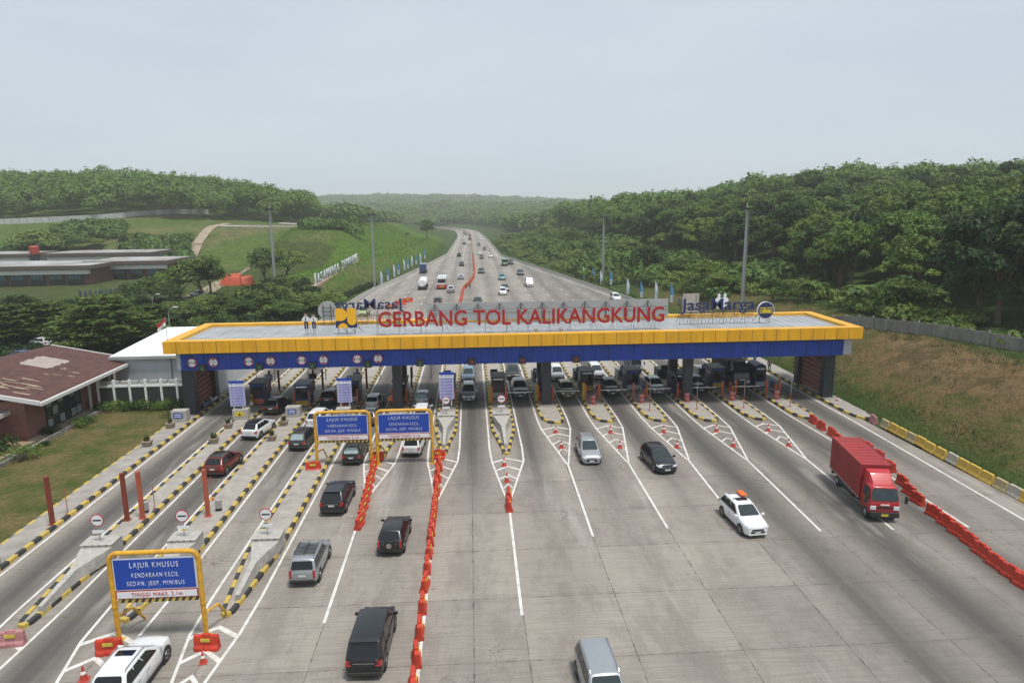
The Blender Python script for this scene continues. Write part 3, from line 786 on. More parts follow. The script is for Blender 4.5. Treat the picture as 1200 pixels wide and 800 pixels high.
# yellow ministry emblem board
YP = 76.0; xp = solve_x(405.5, YP, 10)
t_ = thing('emblem_board', (xp, YP, 0), 'square yellow and dark blue emblem board on the roof left of the red letters', 'emblem sign')
MB().box(-1.15,1.15,0,.2,9.15,11.35,NAVY).build('panel', t_)
YE = mat('emblem yellow', (.80,.42,.01), .4, var=.05)
def dpoly(pts): return [(a,-.03,c) for a, c in pts]
mb = MB()
arc = lambda cx, cz, rr_, a0, a1, n=14: [(cx+rr_*math.cos(R(a0+(a1-a0)*i/n)), cz+rr_*math.sin(R(a0+(a1-a0)*i/n))) for i in range(n+1)]
mb.poly(dpoly([(-1.15,11.35)]+[(-1.15,9.95)]+[(-.75,9.95)]+arc(-.55,10.65,.70,-90,90)+[(-.75,11.35)]), YE)
mb.poly(dpoly([(.15,11.35)]+arc(.65,9.95,.50,180,360)+[(1.15,11.35)]), YE)
mb.poly(dpoly(arc(-.35,9.15,.55,0,180)), YE)
mb.build('emblem', t_, fix=False)
mb = MB()
for dx in (-.9,.0,.9): mb.tube((dx,.25,8.45),(dx,.25,9.6),.04,DSTEEL,n=5); mb.tube((dx,.25,9.6),(dx+.6,1.7,8.45),.03,DSTEEL,n=5)
mb.build('frame', t_)
xp = solve_x(810, YB, 10.3)
t_ = thing('emblem_board', (xp, YB+.1, 0), 'plain brownish back of a square board behind the navy letters at right', 'emblem sign')
MB().box(-1.0,1.0,0,.15,9.2,11.5,mat('board back', (.40,.35,.30), .7)).build('panel', t_)
mb = MB()
for dx in (-.7,.7): mb.tube((dx,-.05,8.45),(dx,-.05,11.4),.05,STEEL,n=5)
mb.tube((-.9,-.05,10.4),(.9,-.05,10.4),.04,STEEL,n=5); mb.build('frame', t_)
# saluting cut-out officers
def cutout(x_, y_, z0, h, front_, lab):
    t__ = thing('cutout_figure', (x_, y_, z0), lab, 'cutout figure', 'cutout officer figures on the roof')
    s = h/2.1; F = -.0
    def ell(cx, cz, a, c, n=16): return [(cx+a*math.cos(2*math.pi*i/n), cz+c*math.sin(2*math.pi*i/n)) for i in range(n)]
    def flat(name, shapes, yoff):
        mb_ = MB()
        for pts, m_ in shapes:
            P_ = [(a*s, c*s) for a, c in pts]; n = len(P_)
            mb_.add([(a, yoff, c) for a, c in P_]+[(a, yoff+.04, c) for a, c in P_], [tuple(range(n))[::-1], tuple(range(n,2*n))]+[(i,(i+1)%n,n+(i+1)%n,n+i) for i in range(n)], m_)
        mb_.build(name, t__)
    sh = SWHT
    if front_:
        flat('trousers', [([(-.24,0),(-.05,0),(-.02,.8),(-.22,.85)], NAVY), ([(.05,0),(.24,0),(.22,.85),(.02,.8)], NAVY)], 0)
        flat('shirt', [([(-.28,.8),(.28,.8),(.34,1.35),(.2,1.5),(-.2,1.5),(-.34,1.35)], sh), ([(-.34,1.35),(-.50,1.1),(-.40,.85),(-.27,1.1)], sh), ([(.34,1.35),(.52,1.15),(.34,.9),(.27,1.1)], sh)], -.01)
        flat('tie', [([(-.05,.95),(.05,.95),(.04,1.45),(-.04,1.45)], NAVY), ([(-.28,.8),(.28,.8),(.28,.88),(-.28,.88)], BTRIM)], -.06)
        flat('head', [(ell(0,1.72,.17,.22), mat('printed skin', (.55,.36,.26), .6))], -.012)
        flat('cap', [([(-.2,1.8),(.2,1.8),(.22,1.95),(.0,2.06),(-.22,1.95)], BTRIM)], -.06)
    else:
        flat('board', [([(-.24,0),(.24,0),(.3,.8),(.48,1.0),(.5,1.2),(.34,1.45),(.15,1.52),(.2,1.8),(.12,2.0),(0,2.06),(-.12,2.0),(-.2,1.8),(-.15,1.52),(-.34,1.45),(-.5,1.2),(-.48,1.0),(-.3,.8)], SWHT)], 0)
    mb_ = MB()
    for dx in (-.12,.12): mb_.tube((dx,.1,-.3-(z0-8.75)),(dx,.1,1.3*s),.025,DSTEEL,n=4); mb_.tube((dx,.1,1.0*s),(dx*2,1.2,8.45-z0),.02,DSTEEL,n=4)
    mb_.build('stand', t__)
cutout(solve_x(358.5,YP,10), YP, 9.15, 1.95, True, 'cutout officer in white shirt, outer one at the far left of the roof')
cutout(solve_x(367.5,YP,10), YP, 9.15, 1.85, True, 'cutout officer in white shirt, nearer to the round disc')
cutout(solve_x(842.5,YB,10.5), YB, 9.6, 1.95, False, 'white back of a cutout figure behind the letter M')
cutout(solve_x(849.5,YB,10.5), YB, 9.6, 1.95, False, 'white back of a cutout figure behind the letter a right of the M')
# roof floodlights
for i, pxv in enumerate((628, 657)):
    t_ = thing('floodlight', (solve_x(pxv, 73.4, 9), 73.4, 8.45), 'small grey floodlight on the roof edge under the letter '+('A' if i == 0 else 'N of the last word'), 'lamp')
    MB().box(-.22,.22,-.12,.12,.35,.65,STEEL).build('head', t_, bevel=.03); MB().tube((0,0,0),(0,0,.4),.03,DSTEEL).build('stem', t_)

# ------------------------------------------------------------------ lane boards on yellow frames
HZ = [YEL, BLK]
def lane_board(x0, x1, yb, lab, bdesc):
    c_ = (x0+x1)/2; hw = (x1-x0)/2
    t__ = thing('lane_board', (c_, yb, 0), lab, 'road sign', 'blue lane boards on yellow frames')
    r_ = .13; zt = 4.92
    mb_ = MB()
    n = 6; arcl = [(-hw+.45-.45*math.cos(R(90*i/n)), zt-.45+.45*math.sin(R(90*i/n))) for i in range(n+1)]
    P_ = [(-hw, .0)] + arcl + [(-a, c) for a, c in arcl[::-1]] + [(hw, 0)]
    mb_.path([(a, 0, c) for a, c in P_], r_, YPOST, n=10)
    for s_ in (-1, 1):
        mb_.lathe([(.16,0),(.16,.12)], YPOST, c=(s_*hw,0,1.9)); mb_.box(s_*hw-.25, s_*hw+.25, -.25,.25,0,.04,YPOST)
    mb_.build('frame', t__, smooth=True)
    for s_ in (-1, 1):
        m2 = MB(); m2.path([(s_*hw,.1,1.3),(s_*hw+.35,1.0,1.25),(s_*hw+.5,1.8,.1)], .07, YPOST, n=6); m2.build('brace', t__)
    bw = hw-.17
    MB().box(-bw,bw,-.06,.02,2.86,4.62,SWHT).build('border', t__)
    MB().box(-bw+.05,bw-.05,-.075,-.05,2.91,4.57,SBLUE).build('board', t__)
    MB().box(-bw,bw,-.06,.02,2.38,2.82,SRED).build('strip_border', t__)
    MB().box(-bw+.05,bw-.05,-.075,-.05,2.42,2.78,SWHT).build('height_strip', t__)
    for s, zz, sz_, wd in (('LAJUR KHUSUS',4.22,.43,2.7/4.5*2*bw*.98),('KENDARAAN KECIL',3.70,.36,2.6/4.5*2*bw*.98),('SEDAN, JEEP, MINIBUS',3.2,.34,3.15/4.5*2*bw)):
        text_obj('lettering', s, sz_, .02, SWHT, t__, (0,-.085,zz), width=wd, bold=-.007, spacing=1.2)
    text_obj('lettering', 'TINGGI MAKS. 2,1m', .32, .02, SRED, t__, (0,-.085,2.6), width=2*bw*.62, bold=-.003, spacing=1.1)
    mb_ = MB(); k_ = 0; x_ = -bw
    while x_ < bw-.01:
        a = x_; c2 = min(bw, x_+.17); mb_.hexa([(a,-.05,2.16),(c2,-.05,2.16),(c2,.03,2.16),(a,.03,2.16),(a+.1,-.05,2.34),(c2+.1,-.05,2.34),(c2+.1,.03,2.34),(a+.1,.03,2.34)], HZ[k_ % 2]); x_ += .17; k_ += 1
    mb_.build('hazard_bar', t__)
lane_board(-18.82, -14.35, 33.4, 'nearest blue lane board on a yellow tube frame, above the white car at lower left', 0)
lane_board(-13.75, -9.05, 57.6, 'left of the two middle blue lane boards, above the black cars', 0)
lane_board(-8.5, -3.7, 57.6, 'right of the two middle blue lane boards, above the white minivan', 0)

# ------------------------------------------------------------------ plastic barriers
def barrier_proto(m, lab):
    t__ = thing('water_barrier', (0,0,-50), lab, 'barrier')
    mb_ = MB(); L_ = .62
    prof = [(.24,0),(.24,.18),(.15,.30),(.12,.72),(.10,.80)]
    rings = []
    for x_, k_ in ((-L_,.8),(-L_+.05,1),(-.22,1),(-.18,.82),(-.06,.82),(-.02,1),(.02,1),(.06,.82),(.18,.82),(.22,1),(L_-.05,1),(L_,.8)):
        rings.append([(x_, -p*k_, z_) for p, z_ in prof] + [(x_, p*k_, z_) for p, z_ in prof[::-1]])
    mb_.loft(rings, m); mb_.box(-.22,.22,-.08,.08,.80,.86,m)
    mb_.build('shell', t__)
    MB().box(-.24,.24,-.165,-.13,.5,.68,mat('barrier label', (.55,.42,.05), .5, var=.4)).build('label', t__)
    MB().box(L_-.02,L_+.05,-.05,.05,.25,.55,m).build('joint', t__)
    return t__
def place_row(m, pts, labs, group, kindlab):
    pr_ = barrier_proto(m, labs[0])
    for i, ((x_, y_, a_)) in enumerate(pts):
        o_ = place(pr_, i == 0, (x_, y_, .0), a_, labs[min(i, len(labs)-1)], group)
ORD = ['first','second','third','fourth','fifth','sixth','seventh','eighth','ninth','tenth','eleventh','twelfth','thirteenth','fourteenth','fifteenth','sixteenth','seventeenth','eighteenth','nineteenth','twentieth','twenty-first','twenty-second','twenty-third','twenty-fourth','twenty-fifth']
ys5 = [57.4,56.1,54.8,53.5,52.2,50.9,49.6,48.3,47.0,45.6,44.2,42.8,41.1,39.2,37.2,35.0,32.7,30.5,28.5]
pts = [(-3.1+(.25 if y_ > 50 else 0)*(1 if k % 2 else -1)*.3-.0, y_, R(90)+random.uniform(-.12,.12)) for k, y_ in enumerate(ys5)]
place_row(ORNG, pts, [f'orange water barrier in the long middle row, {ORD[i]} counting from the right blue board' for i in range(19)], 'orange water barriers in the long middle row', 0)
ys4 = [57.3,56.0,54.7,53.4,52.1,50.8,49.5,48.2,46.9,45.6]
pts = [(-8.8+.55*(57.3-y_)/11.7, y_, R(86)+random.uniform(-.12,.12)) for y_ in ys4]
place_row(ORNG, pts, [f'orange water barrier in the short left row, {ORD[i]} from the blue board' for i in range(10)], 'orange water barriers in the short left row', 0)
pts = [(2.56,49.4,R(88)),(2.46,47.6,R(94))]
place_row(ORNG, pts, ['orange water barrier at the tip of the sixth island gore, farther one','orange water barrier at the tip of the sixth island gore, nearer one'], 'orange barriers at the sixth island gore', 0)
pts = []
for a, c in ((453,368),(482,389),(519,413),(541,435)):
    pts.append((*unproj(800+a/3, 370+c/3+3), R(90)))
for a, c in ((345,322),(200,175),(245,210),(295,258),(375,362),(410,398),(478,455),(530,495),(577,533),(630,574),(680,620),(740,670),(808,718),(862,760),(930,815)):
    pts.append((*unproj(960+a/3.6375, 480+c/3.6375), R(93)+random.uniform(-.1,.1)))
pts = [(x_+.15, y_, a_) for x_, y_, a_ in pts]
place_row(ORNG, pts, [f'orange water barrier in the row beside the red truck, {ORD[i]} from the toll gate' for i in range(len(pts))], 'orange water barriers in the right row', 0)
fg = [(-18.75,32.3,R(4),'orange barrier with yellow label at the left foot of the nearest blue board'),(-13.9,32.3,R(-3),'orange barrier with yellow label at the right foot of the nearest blue board'),
      (-13.9,56.6,R(3),'orange barrier at the left foot of the left middle blue board'),(-8.75,57.7+.9,R(4),'orange barrier between the two middle blue boards'),(-3.3,58.6,R(-2),'orange barrier at the right foot of the right middle blue board')]
pr_ = barrier_proto(ORNG, '')
for i, (x_, y_, a_, lb) in enumerate(fg): place(pr_, i == 0, (x_, y_, 0), a_, lb, 'orange barriers at the feet of the blue boards')
pr_ = barrier_proto(PINK, ''); place(pr_, True, (-24.2, 33.4, 0), R(5), 'faded pink barrier in front of the leftmost striped island nose'); place(pr_, False, (41.0, 64.9, 0), R(80), 'faded pink and white barrier at the end of the right kerb')
# concrete barriers on the right edge
def conc_barrier(m, lab):
    t__ = thing('concrete_barrier', (0,0,-50), lab, 'barrier', 'concrete barriers along the right edge of the road')
    mb_ = MB(); L_ = .64; sec = [(-.30,0),(-.30,.12),(-.17,.35),(-.11,.85),(.11,.85),(.17,.35),(.30,.12),(.30,0)]
    mb_.loft([[(x_*(1-.10*c), a, c) for a, c in sec] for x_ in (-L_, L_)], m); mb_.build('block', t__, bevel=.02); return t__
CY = mat('worn yellow concrete', (.60,.38,.03), .8, scale=1.6, c2=(.40,.28,.08), var=.1, coords='Object'); CG = mat('whitewashed concrete', (.44,.42,.36), .8, scale=1.6, c2=(.30,.29,.24))
CYG = mat('flaked yellow concrete', (.42,.32,.12), .85, scale=2.5, c2=(.30,.28,.2))
protos = {m: conc_barrier(m, '') for m in (CY, CG, CYG)}; used = set()
seq = [(278,72,CYG),(315,90,CY),(352,110,CY),(390,130,CYG),(430,148,CY),(468,172,CY),(515,197,CY),(565,222,CG),(610,247,CY),(658,273,CY),(710,302,CY),(770,335,CYG),(830,365,CG),(880,392,CY),(935,422,CY),(990,452,CYG)]
nm = {CY:'yellow painted', CG:'whitewashed', CYG:'flaking yellow'}; last = None
for i, (a, c, m) in enumerate(seq):
    x_, y_ = unproj(960+a/3.6375, 480+(c+6)/3.6375); first = m not in used; used.add(m)
    place(protos[m], first, (x_+.1, y_, 0), R(88.5)+random.uniform(-.03,.03), f'{nm[m]} concrete barrier on the right road edge, {ORD[i]} from the pavement nose', 'concrete barriers along the right edge of the road')
    last = (x_, y_)

# ------------------------------------------------------------------ cones
def cone_proto(band=True):
    t__ = thing('traffic_cone', (0,0,-50), 'cone', 'traffic cone')
    MB().box(-.24,.24,-.24,.24,0,.05,REDP).build('base', t__, bevel=.02)
    MB().lathe([(.19,.05),(.03,.78)], REDP, n=14).build('body', t__, smooth=True)
    MB().lathe([(.127,.36),(.092,.51)], WHITEP, n=14).build('reflective_band', t__, smooth=True); return t__
pr_ = cone_proto(); cones = [(-18.95,30.3,'traffic cone standing left of the white car under the nearest board',1.25),(-13.7,31.2,'traffic cone in front of the barrier at the right foot of the nearest board',1.0)]
isl_n = ['short island beside the olive car','short island right of the silver minivan','short island beside the black hatchback','short island with the blue booth right of centre','second rightmost short island']
for k, (xc, yn) in enumerate(((8.13,64.8),(13.54,64.3),(18.82,63.9),(24.1,63.7),(29.26,63.4))):
    cones.append((xc, yn, f'cone nearest the nose of the {isl_n[k]}', 1.25)); cones.append((xc, yn-4.4, f'cone farther in front of the {isl_n[k]}', 1.3))
cones += [(2.55,56.4,'cone in the gore of the crash block island, upper one',1.2),(2.6,52.8,'cone in the gore of the crash block island, lower one',1.3),(41.3,72.6,'cone at the foot of the right end column of the canopy',1.2)]
for k, xx in enumerate((-24.7,-19.4,-14)):
    cones.append((xx, 104.5, ['cone in the gore behind the canopy, leftmost','cone in the gore behind the canopy, middle','cone in the gore behind the canopy, rightmost'][k], 1.3))
for i, (x_, y_, lb, s_) in enumerate(cones):
    o_ = place(pr_, i == 0, (x_, y_, .005), random.uniform(-.4,.4), lb, 'red and white traffic cones'); o_.scale = (s_*.8,)*3

# ------------------------------------------------------------------ crash blocks with no entry discs
def crash_block(cx_, ynose, yb, wid, lab, zt=1.1):
    t__ = thing('crash_block', (cx_, yb, .17), lab, 'crash block', 'concrete crash blocks on the island noses')
    h = zt-.17; D = yb-ynose
    def ring(y_, wt, wb, hh): return [(-wb/2, y_, 0), (-wt/2, y_, hh), (wt/2, y_, hh), (wb/2, y_, 0)]
    mb_ = MB()
    mb_.loft([ring(1.3, wid, wid, h), ring(0, wid, wid, h), ring(-.02, wid*.96, wid*.96, h-.14), ring(-D*.42, .40, .62, h*.80), ring(-D*.97, .24, .28, h*.42)], CONC2)
    mb_.build('block', t__)
    mb_ = MB(); mb_.box(-wid/2-.02, wid/2+.02, -.03, 1.32, h, h+.06, CONC2)
    for dx in (-.33,-.11,.11,.33): mb_.box(dx*wid-.05, dx*wid+.05, -.04, -.03, h-.02, h+.04, BTRIM)
    mb_.build('cap', t__)
    s = thing('no_entry_sign', (cx_, yb+.55, zt+.06), 'white no entry disc on the '+lab, 'road sign', 'no entry discs on the crash blocks')
    MB().tube((0,0,0),(0,0,1.2),.035,STEEL).build('post', s)
    MB().lathe([(.30,-.06),(.42,-.06),(.42,-.03),(.30,-.03)], SRED, axis='y', n=28, c=(0,0,1.45)).build('ring', s)
    MB().lathe([(.36,-.066),(.36,-.04)], SWHT, axis='y', n=28, c=(0,0,1.45)).build('face', s)
    MB().box(-.26,.26,-.074,-.067,1.40,1.50,BTRIM).build('bar', s)
    MB().box(-.38,.38,-.06,-.035,.56,.76,SWHT).build('plate', s)
    return t__
crash_block(-24.35, 35.9, 42.0, 2.0, 'leftmost crash block beside the pink barrier')
crash_block(-19.1, 36.0, 42.2, 1.8, 'crash block behind the nearest blue board')
crash_block(-13.7, 36.2, 42.0, 1.8, 'crash block beside the silver wagon')
crash_block(-2.85, 60.6, 68.0, 1.8, 'crash block just left of the silver minivan lane')
crash_block(2.9, 60.2, 68.0, 1.8, 'crash block just right of the silver minivan lane')
t__ = thing('crash_block', (-30.9, 40.2, .17), 'grey crash block end on the left pavement at the photo edge', 'crash block')
MB().loft([[(-.9,1.6,0),(-.9,1.6,1),(.75,1.6,1),(.75,1.6,0)],[(-.9,0,0),(-.9,0,1),(.75,0,1),(.75,0,0)],[(-.2,-3.5,0),(-.2,-3.5,.3),(.3,-3.5,.3),(.3,-3.5,0)]], CONC2).build('block', t__)

# ------------------------------------------------------------------ posts, boxes, planters on the left islands
def post(x_, y_, m, lab, h=3.6, r_=.13, z=.17):
    t__ = thing('steel_post', (x_, y_, z), lab, 'post', 'tall painted steel posts on the left islands')
    MB().box(-r_,r_,-r_,r_,.03,h,m).build('shaft', t__, bevel=.012); MB().box(-.24,.24,-.24,.24,0,.03,m).build('base_plate', t__)
post(-30.3,47.5,RUST,'dark rust red post on the left pavement by the lawn')
post(-25.2,47.7,RUST,'dark rust red post, left one of the pair on the leftmost island'); post(-24.2,47.9,SALM,'faded orange post, right one of the pair on the leftmost island')
post(-19.55,47.9,SALM,'faded orange post on the second island')
def rod(x_, y_, lab, h=1.9, m=SALM, z=.17):
    t__ = thing('marker_rod', (x_, y_, z), lab, 'rod', 'thin red marker rods'); MB().tube((0,0,.03),(0,0,h),.03,m,n=6).build('rod', t__); MB().box(-.14,.14,-.14,.14,0,.03,m).build('foot', t__)
rod(-30.2,49.2,'thin rod behind the rust red post by the lawn'); rod(-24.0,49.4,'thin rod right of the pair of posts'); rod(-20.3,50.8,'thin rod behind the grey box on the second island')
for x_, y_, lab in ((-24.45,48.9,'small grey box hidden behind the pair of posts'),(-19.1,48.8,'small pale grey box with black foot on the second island')):
    t__ = thing('control_box', (x_, y_, .17), lab, 'control box'); MB().box(-.2,.2,-.15,.15,.2,.85,SHEET).build('cabinet', t__, bevel=.02); MB().box(-.19,.19,-.14,.14,0,.2,BTRIM).build('foot', t__)
def box_block(x_, y_, w_, h_, lab, ylw=False):
    t__ = thing('concrete_sign_block', (x_, y_, .17), lab, 'sign block')
    MB().box(-w_/2,w_/2,-.5,.5,0,h_,CONC2).build('block', t__, bevel=.03)
    m1, m2 = (YL_, BTRIM) if ylw else (SBLUE, SWHT)
    MB().box(-w_*.33,w_*.27,-.53,-.5,h_*.35,h_*.8,m1).build('plate', t__)
    mb_ = MB()
    if ylw: mb_.poly([(-.2,-.536,h_*.42),(.14,-.536,h_*.42),(-.03,-.536,h_*.72)], m2)
    else:
        for q in range(2): mb_.box(-w_*.26,w_*.20,-.536,-.531,h_*(.45+.17*q),h_*(.52+.17*q),m2)
    mb_.build('marking', t__, fix=False); return t__
box_block(-31.2,72.0,1.6,1.2,'white block with blue plate on the lawn side pavement'); box_block(-24.9,72.2,1.6,1.1,'white block with yellow warning plate under the leftmost tariff board',True); box_block(-19.5,72.6,1.5,1.1,'white block with blue plate left of the white minivan')
box_block(-14.0,71.8,1.5,1.0,'white block under the tariff board behind the left middle blue board')
LAV = mat('pale lavender print', (.42,.42,.62), .5, var=.08); LAVL = mat('violet print', (.14,.14,.42), .5)
def tariff(x_, y_, z0, z1, w_, lab):
    t__ = thing('tariff_board', (x_, y_, .17), lab, 'sign board', 'tall tariff boards in front of the booths'); z0 -= .17; z1 -= .17
    mb_ = MB(); 
    for dx in (-w_*.3, w_*.3): mb_.tube((dx,.06,1.0),(dx,.06,z1),.05,WHITEP)
    mb_.build('post', t__); MB().box(-w_/2,w_/2,-.04,.04,z0,z1,LAV).build('panel', t__)
    MB().box(-w_/2,w_/2,-.05,.05,z1+.002,z1+.28,SBLUE).build('header', t__)
    mb_ = MB(); n = 8
    for q in range(n):
        zz = z0+(z1-z0)*(q+.5)/n; mb_.box(-w_*.44,w_*.44,-.048,-.041,zz-.015,zz+.02,LAVL)
        for dx in (-.30,-.02,.16,.34): mb_.box(w_*(dx-.07),w_*(dx+.05),-.048,-.041,zz+.06,zz+.14,LAVL)
    for dx in (-.14,.08,.25): mb_.box(w_*dx-.01,w_*dx+.015,-.0485,-.0415,z0+.05,z1-.35,LAVL)
    mb_.box(-w_*.5,w_*.5,-.047,-.0405,z1-.33,z1,SWHT); mb_.build('print', t__)
tariff(-25.1,72.0,1.6,4.1,1.6,'leftmost tariff board standing above the yellow warning plate'); tariff(-13.9,72.4,1.6,4.0,1.55,'tariff board behind the left middle blue board'); tariff(-2.85,71.5,1.9,4.6,1.55,'tariff board behind the crash block left of the silver minivan')
def planter(x_, y_, lab):
    t__ = thing('planter', (x_, y_, .17), lab, 'planter', 'concrete planters on the islands')
    MB().loft([[(-.26,-.26,0),(.26,-.26,0),(.26,.26,0),(-.26,.26,0)],[(-.42,-.42,.5),(.42,-.42,.5),(.42,.42,.5),(-.42,.42,.5)]], mat('planter concrete', (.28,.22,.17), .9, var=.25)).build('pot', t__)
    mb_ = MB(); lm = leafmat('planter leaves', (.05,.07,.02), (.10,.12,.04))
    for q in range(46):
        a = random.uniform(0,6.28); e = random.uniform(.5,1.4); l_ = random.uniform(.25,.6); b0 = Vector((random.uniform(-.15,.15),random.uniform(-.15,.15),.45+random.uniform(0,.25))); d = Vector((math.cos(a)*math.cos(e),math.sin(a)*math.cos(e),math.sin(e)))
        n_ = Vector((-math.sin(a),math.cos(a),0))*.06; mb_.poly([b0, b0+d*l_*.5-n_, b0+d*l_, b0+d*l_*.5+n_], lm)
    mb_.build('plant', t__, fix=False)
for x_, y_, lab in ((-31.3,69.6,'planter on the left pavement near the white block'),(-31.1,64.0,'planter on the left pavement nearer the camera'),(-25.0,64.3,'planter on the leftmost island behind the red car'),(-25.2,68.9,'planter on the leftmost island close to the white block'),(-19.6,64.6,'planter on the second island beside the white car'),(-19.7,69.3,'planter on the second island close to its white block')):
    planter(x_, y_, lab)

# ------------------------------------------------------------------ booths, bollards, barrier arms under the canopy
EQYP = mat('dull yellow panel', (.36,.25,.03), .5, var=.2)
BRN = mat('dark brown booth panel', (.07,.05,.035), .6, var=.3); OLV = mat('olive bollard', (.34,.24,.03), .5, var=.15); OP = mat('orange post paint', (.48,.10,.03), .5, var=.2)
bn = ['on the leftmost island','on the second island','on the third island','on the fourth island','on the fifth island','on the sixth island','on the seventh island by the olive car','on the eighth island','on the ninth island','on the tenth island','on the eleventh island','on the rightmost island']
for i, (l, r_) in enumerate(LR):
    c_ = (l+r_)/2; yb = 80.4 if i > 5 else (77.2 if i in (1,) else 78.5)
    if i in (0,1,8,9,10,11): m = NAVYB
    elif i in (4,5,3): m = BRN
    else: m = DCOL
    w_ = 1.55 if i != 11 else 1.35
    if i in (3, 6, 9): yb += .4-.0
    lab = {0:'dark blue toll booth behind the leftmost tariff board',1:'dark blue toll booth with large window on the second island'}.get(i, ('dark blue' if m == NAVYB else 'dark brown' if m == BRN else 'charcoal')+' toll booth '+bn[i])
    if i in (3, 6, 9): yb = 78.0-.2
    t__ = thing('toll_booth', (c_, yb, .17), lab, 'toll booth', 'toll booths under the canopy')
    hgt = 2.5; dep = 1.3
    if i == 11:
        P_ = [(-w_/2, -dep), (w_/2, -dep), (w_/2, dep), (-w_/2, dep)]
        rings = []
        for y_ in (-dep, dep):
            rings.append([(-w_/2,y_,0),(-w_/2,y_,hgt)]+[(-w_/2*math.cos(R(180*q/8)), y_, hgt+.45*math.sin(R(180*q/8))) for q in range(1,8)]+[(w_/2,y_,hgt),(w_/2,y_,0)])
        MB().loft(rings, m).build('wall', t__)
    else:
        MB().box(-w_/2,w_/2,-dep,dep,0,hgt,m).build('wall', t__, bevel=.03)
        MB().box(-w_/2-.1,w_/2+.1,-dep-.12,dep+.12,hgt,hgt+.12,DSTEEL if i != 1 else NAVYB).build('roof', t__)
    MB().box(-w_/2+.08,w_/2-.08,-dep-.03,-dep+.02,.15,.75,(OP,EQYP,SHEET)[i % 3]).build('front_panel', t__)
    MB().box(-w_/2+.2,w_/2-.2,-dep-.05,-dep+.02,2.26,2.44,SWHT if i % 2 else SBLUE).build('nameplate', t__)
    f_ = MB().box(-w_/2+.15,w_/2-.15,-dep-.02,-dep+.02,1.0,2.2,GLASS).build('window', t__)
    MB().box(w_/2-.02,w_/2+.02,-.7,.7,1.0,2.1,GLASS).build('window', t__); MB().box(-w_/2-.02,-w_/2+.02,-.7,.7,1.0,2.1,GLASS).build('window', t__)
# small equipment beside each booth
EQY = mat('equipment yellow', (.50,.36,.03), .5, var=.2); EQB = mat('equipment blue', (.02,.08,.26), .5)
for i, (l, r_) in enumerate(LR):
    c_ = (l+r_)/2; m_ = (EQY, OP, EQB)[i % 3]; cn = ('yellow','orange','blue')[i % 3]
    t__ = thing('card_reader', (r_-.42 if i > 4 else l+.42, 77.0+.2*(i%2), .17), f'{cn} card reader column {bn[i]}', 'card reader', 'card reader columns beside the booths')
    MB().box(-.16,.16,-.2,.2,0,1.35,m_).build('cabinet', t__, bevel=.02); MB().box(-.11,.11,-.215,-.195,.75,1.2,BTRIM).build('screen', t__); MB().box(-.17,.17,-.21,-.19,.2,.5,SWHT).build('label', t__)
    t__ = thing('lane_display', (c_-.3, 83.0, .17), f'display panel on a post behind the booth {bn[i]}', 'display', 'display panels behind the booths')
    MB().tube((0,0,0),(0,0,1.9),.05,DSTEEL).build('post', t__); MB().box(-.45,.45,-.08,.08,1.5,2.2,DSTEEL if i % 2 else EQB).build('panel', t__, bevel=.02); MB().box(-.36,.36,-.095,-.08,1.62,2.08,BTRIM if i % 2 else SWHT).build('screen', t__)
# orange and olive posts in front of the booths
for i, (l, r_) in enumerate(LR):
    c_ = (l+r_)/2
    for s_ in (-1, 1):
        x_ = c_+s_*.80; y_ = 75.6 if i > 4 else 76.0
        if i in (0,): continue
        ol = (i in (5,6,7) and s_ < 0)
        side = 'left' if s_ < 0 else 'right'
        t__ = thing('guard_post', (x_, y_, .17), f'{side} {"olive yellow" if ol else "orange"} guard post {bn[i]}', 'guard post', 'guard posts in front of the booths')
        MB().box(-.09,.09,-.09,.09,.03,1.9,OP).build('shaft', t__, bevel=.01)
        if ol: MB().box(-.42,-.10,-.12,.12,.03,2.1,OLV).build('fin', t__, bevel=.05)
    if i in (8, 10, 11, 9, 7):
        t__ = thing('striped_drum', (c_-.2, 74.6-.5, .17), 'red and white drum in front of the booth '+bn[i], 'drum', 'striped drums in front of the booths')
        for q in range(4): MB().lathe([(.30,q*.24),(.30,q*.24+.235)], REDP if q % 2 == 0 else PINK, n=14).build('band', t__)
    if i >= 5:   # barrier arm
        t__ = thing('boom_barrier', (r_-.35, 76.6, .17), 'boom barrier with white arm reaching right from '+bn[i].replace('on ',''), 'boom barrier', 'boom barriers across the lanes')
        MB().box(-.18,.18,-.2,.2,0,1.05,OP).build('cabinet', t__, bevel=.03)
        ln = (LR[i+1][0]-r_+.2) if i < 11 else 3.3
        if i < 11:
            MB().box(.1,ln,-.25,-.20,.9,.99,WHITEP).build('arm', t__)
    if i in (8,9,10,11) :
        t__ = thing('sensor_pole', (c_-.1, 70.9, .17), 'thin red and white pole near the nose '+bn[i], 'pole', 'thin striped poles on the right islands')
        MB().box(-.15,.15,-.15,.15,0,.04,REDP).build('foot', t__); MB().tube((0,0,.04),(0,0,1.4),.04,mat('dull red pole',(.30,.06,.05),.6)).build('lower_tube', t__); MB().tube((0,0,1.4),(0,0,3.2),.03,mat('dull grey pole',(.30,.27,.26),.6)).build('upper_tube', t__)
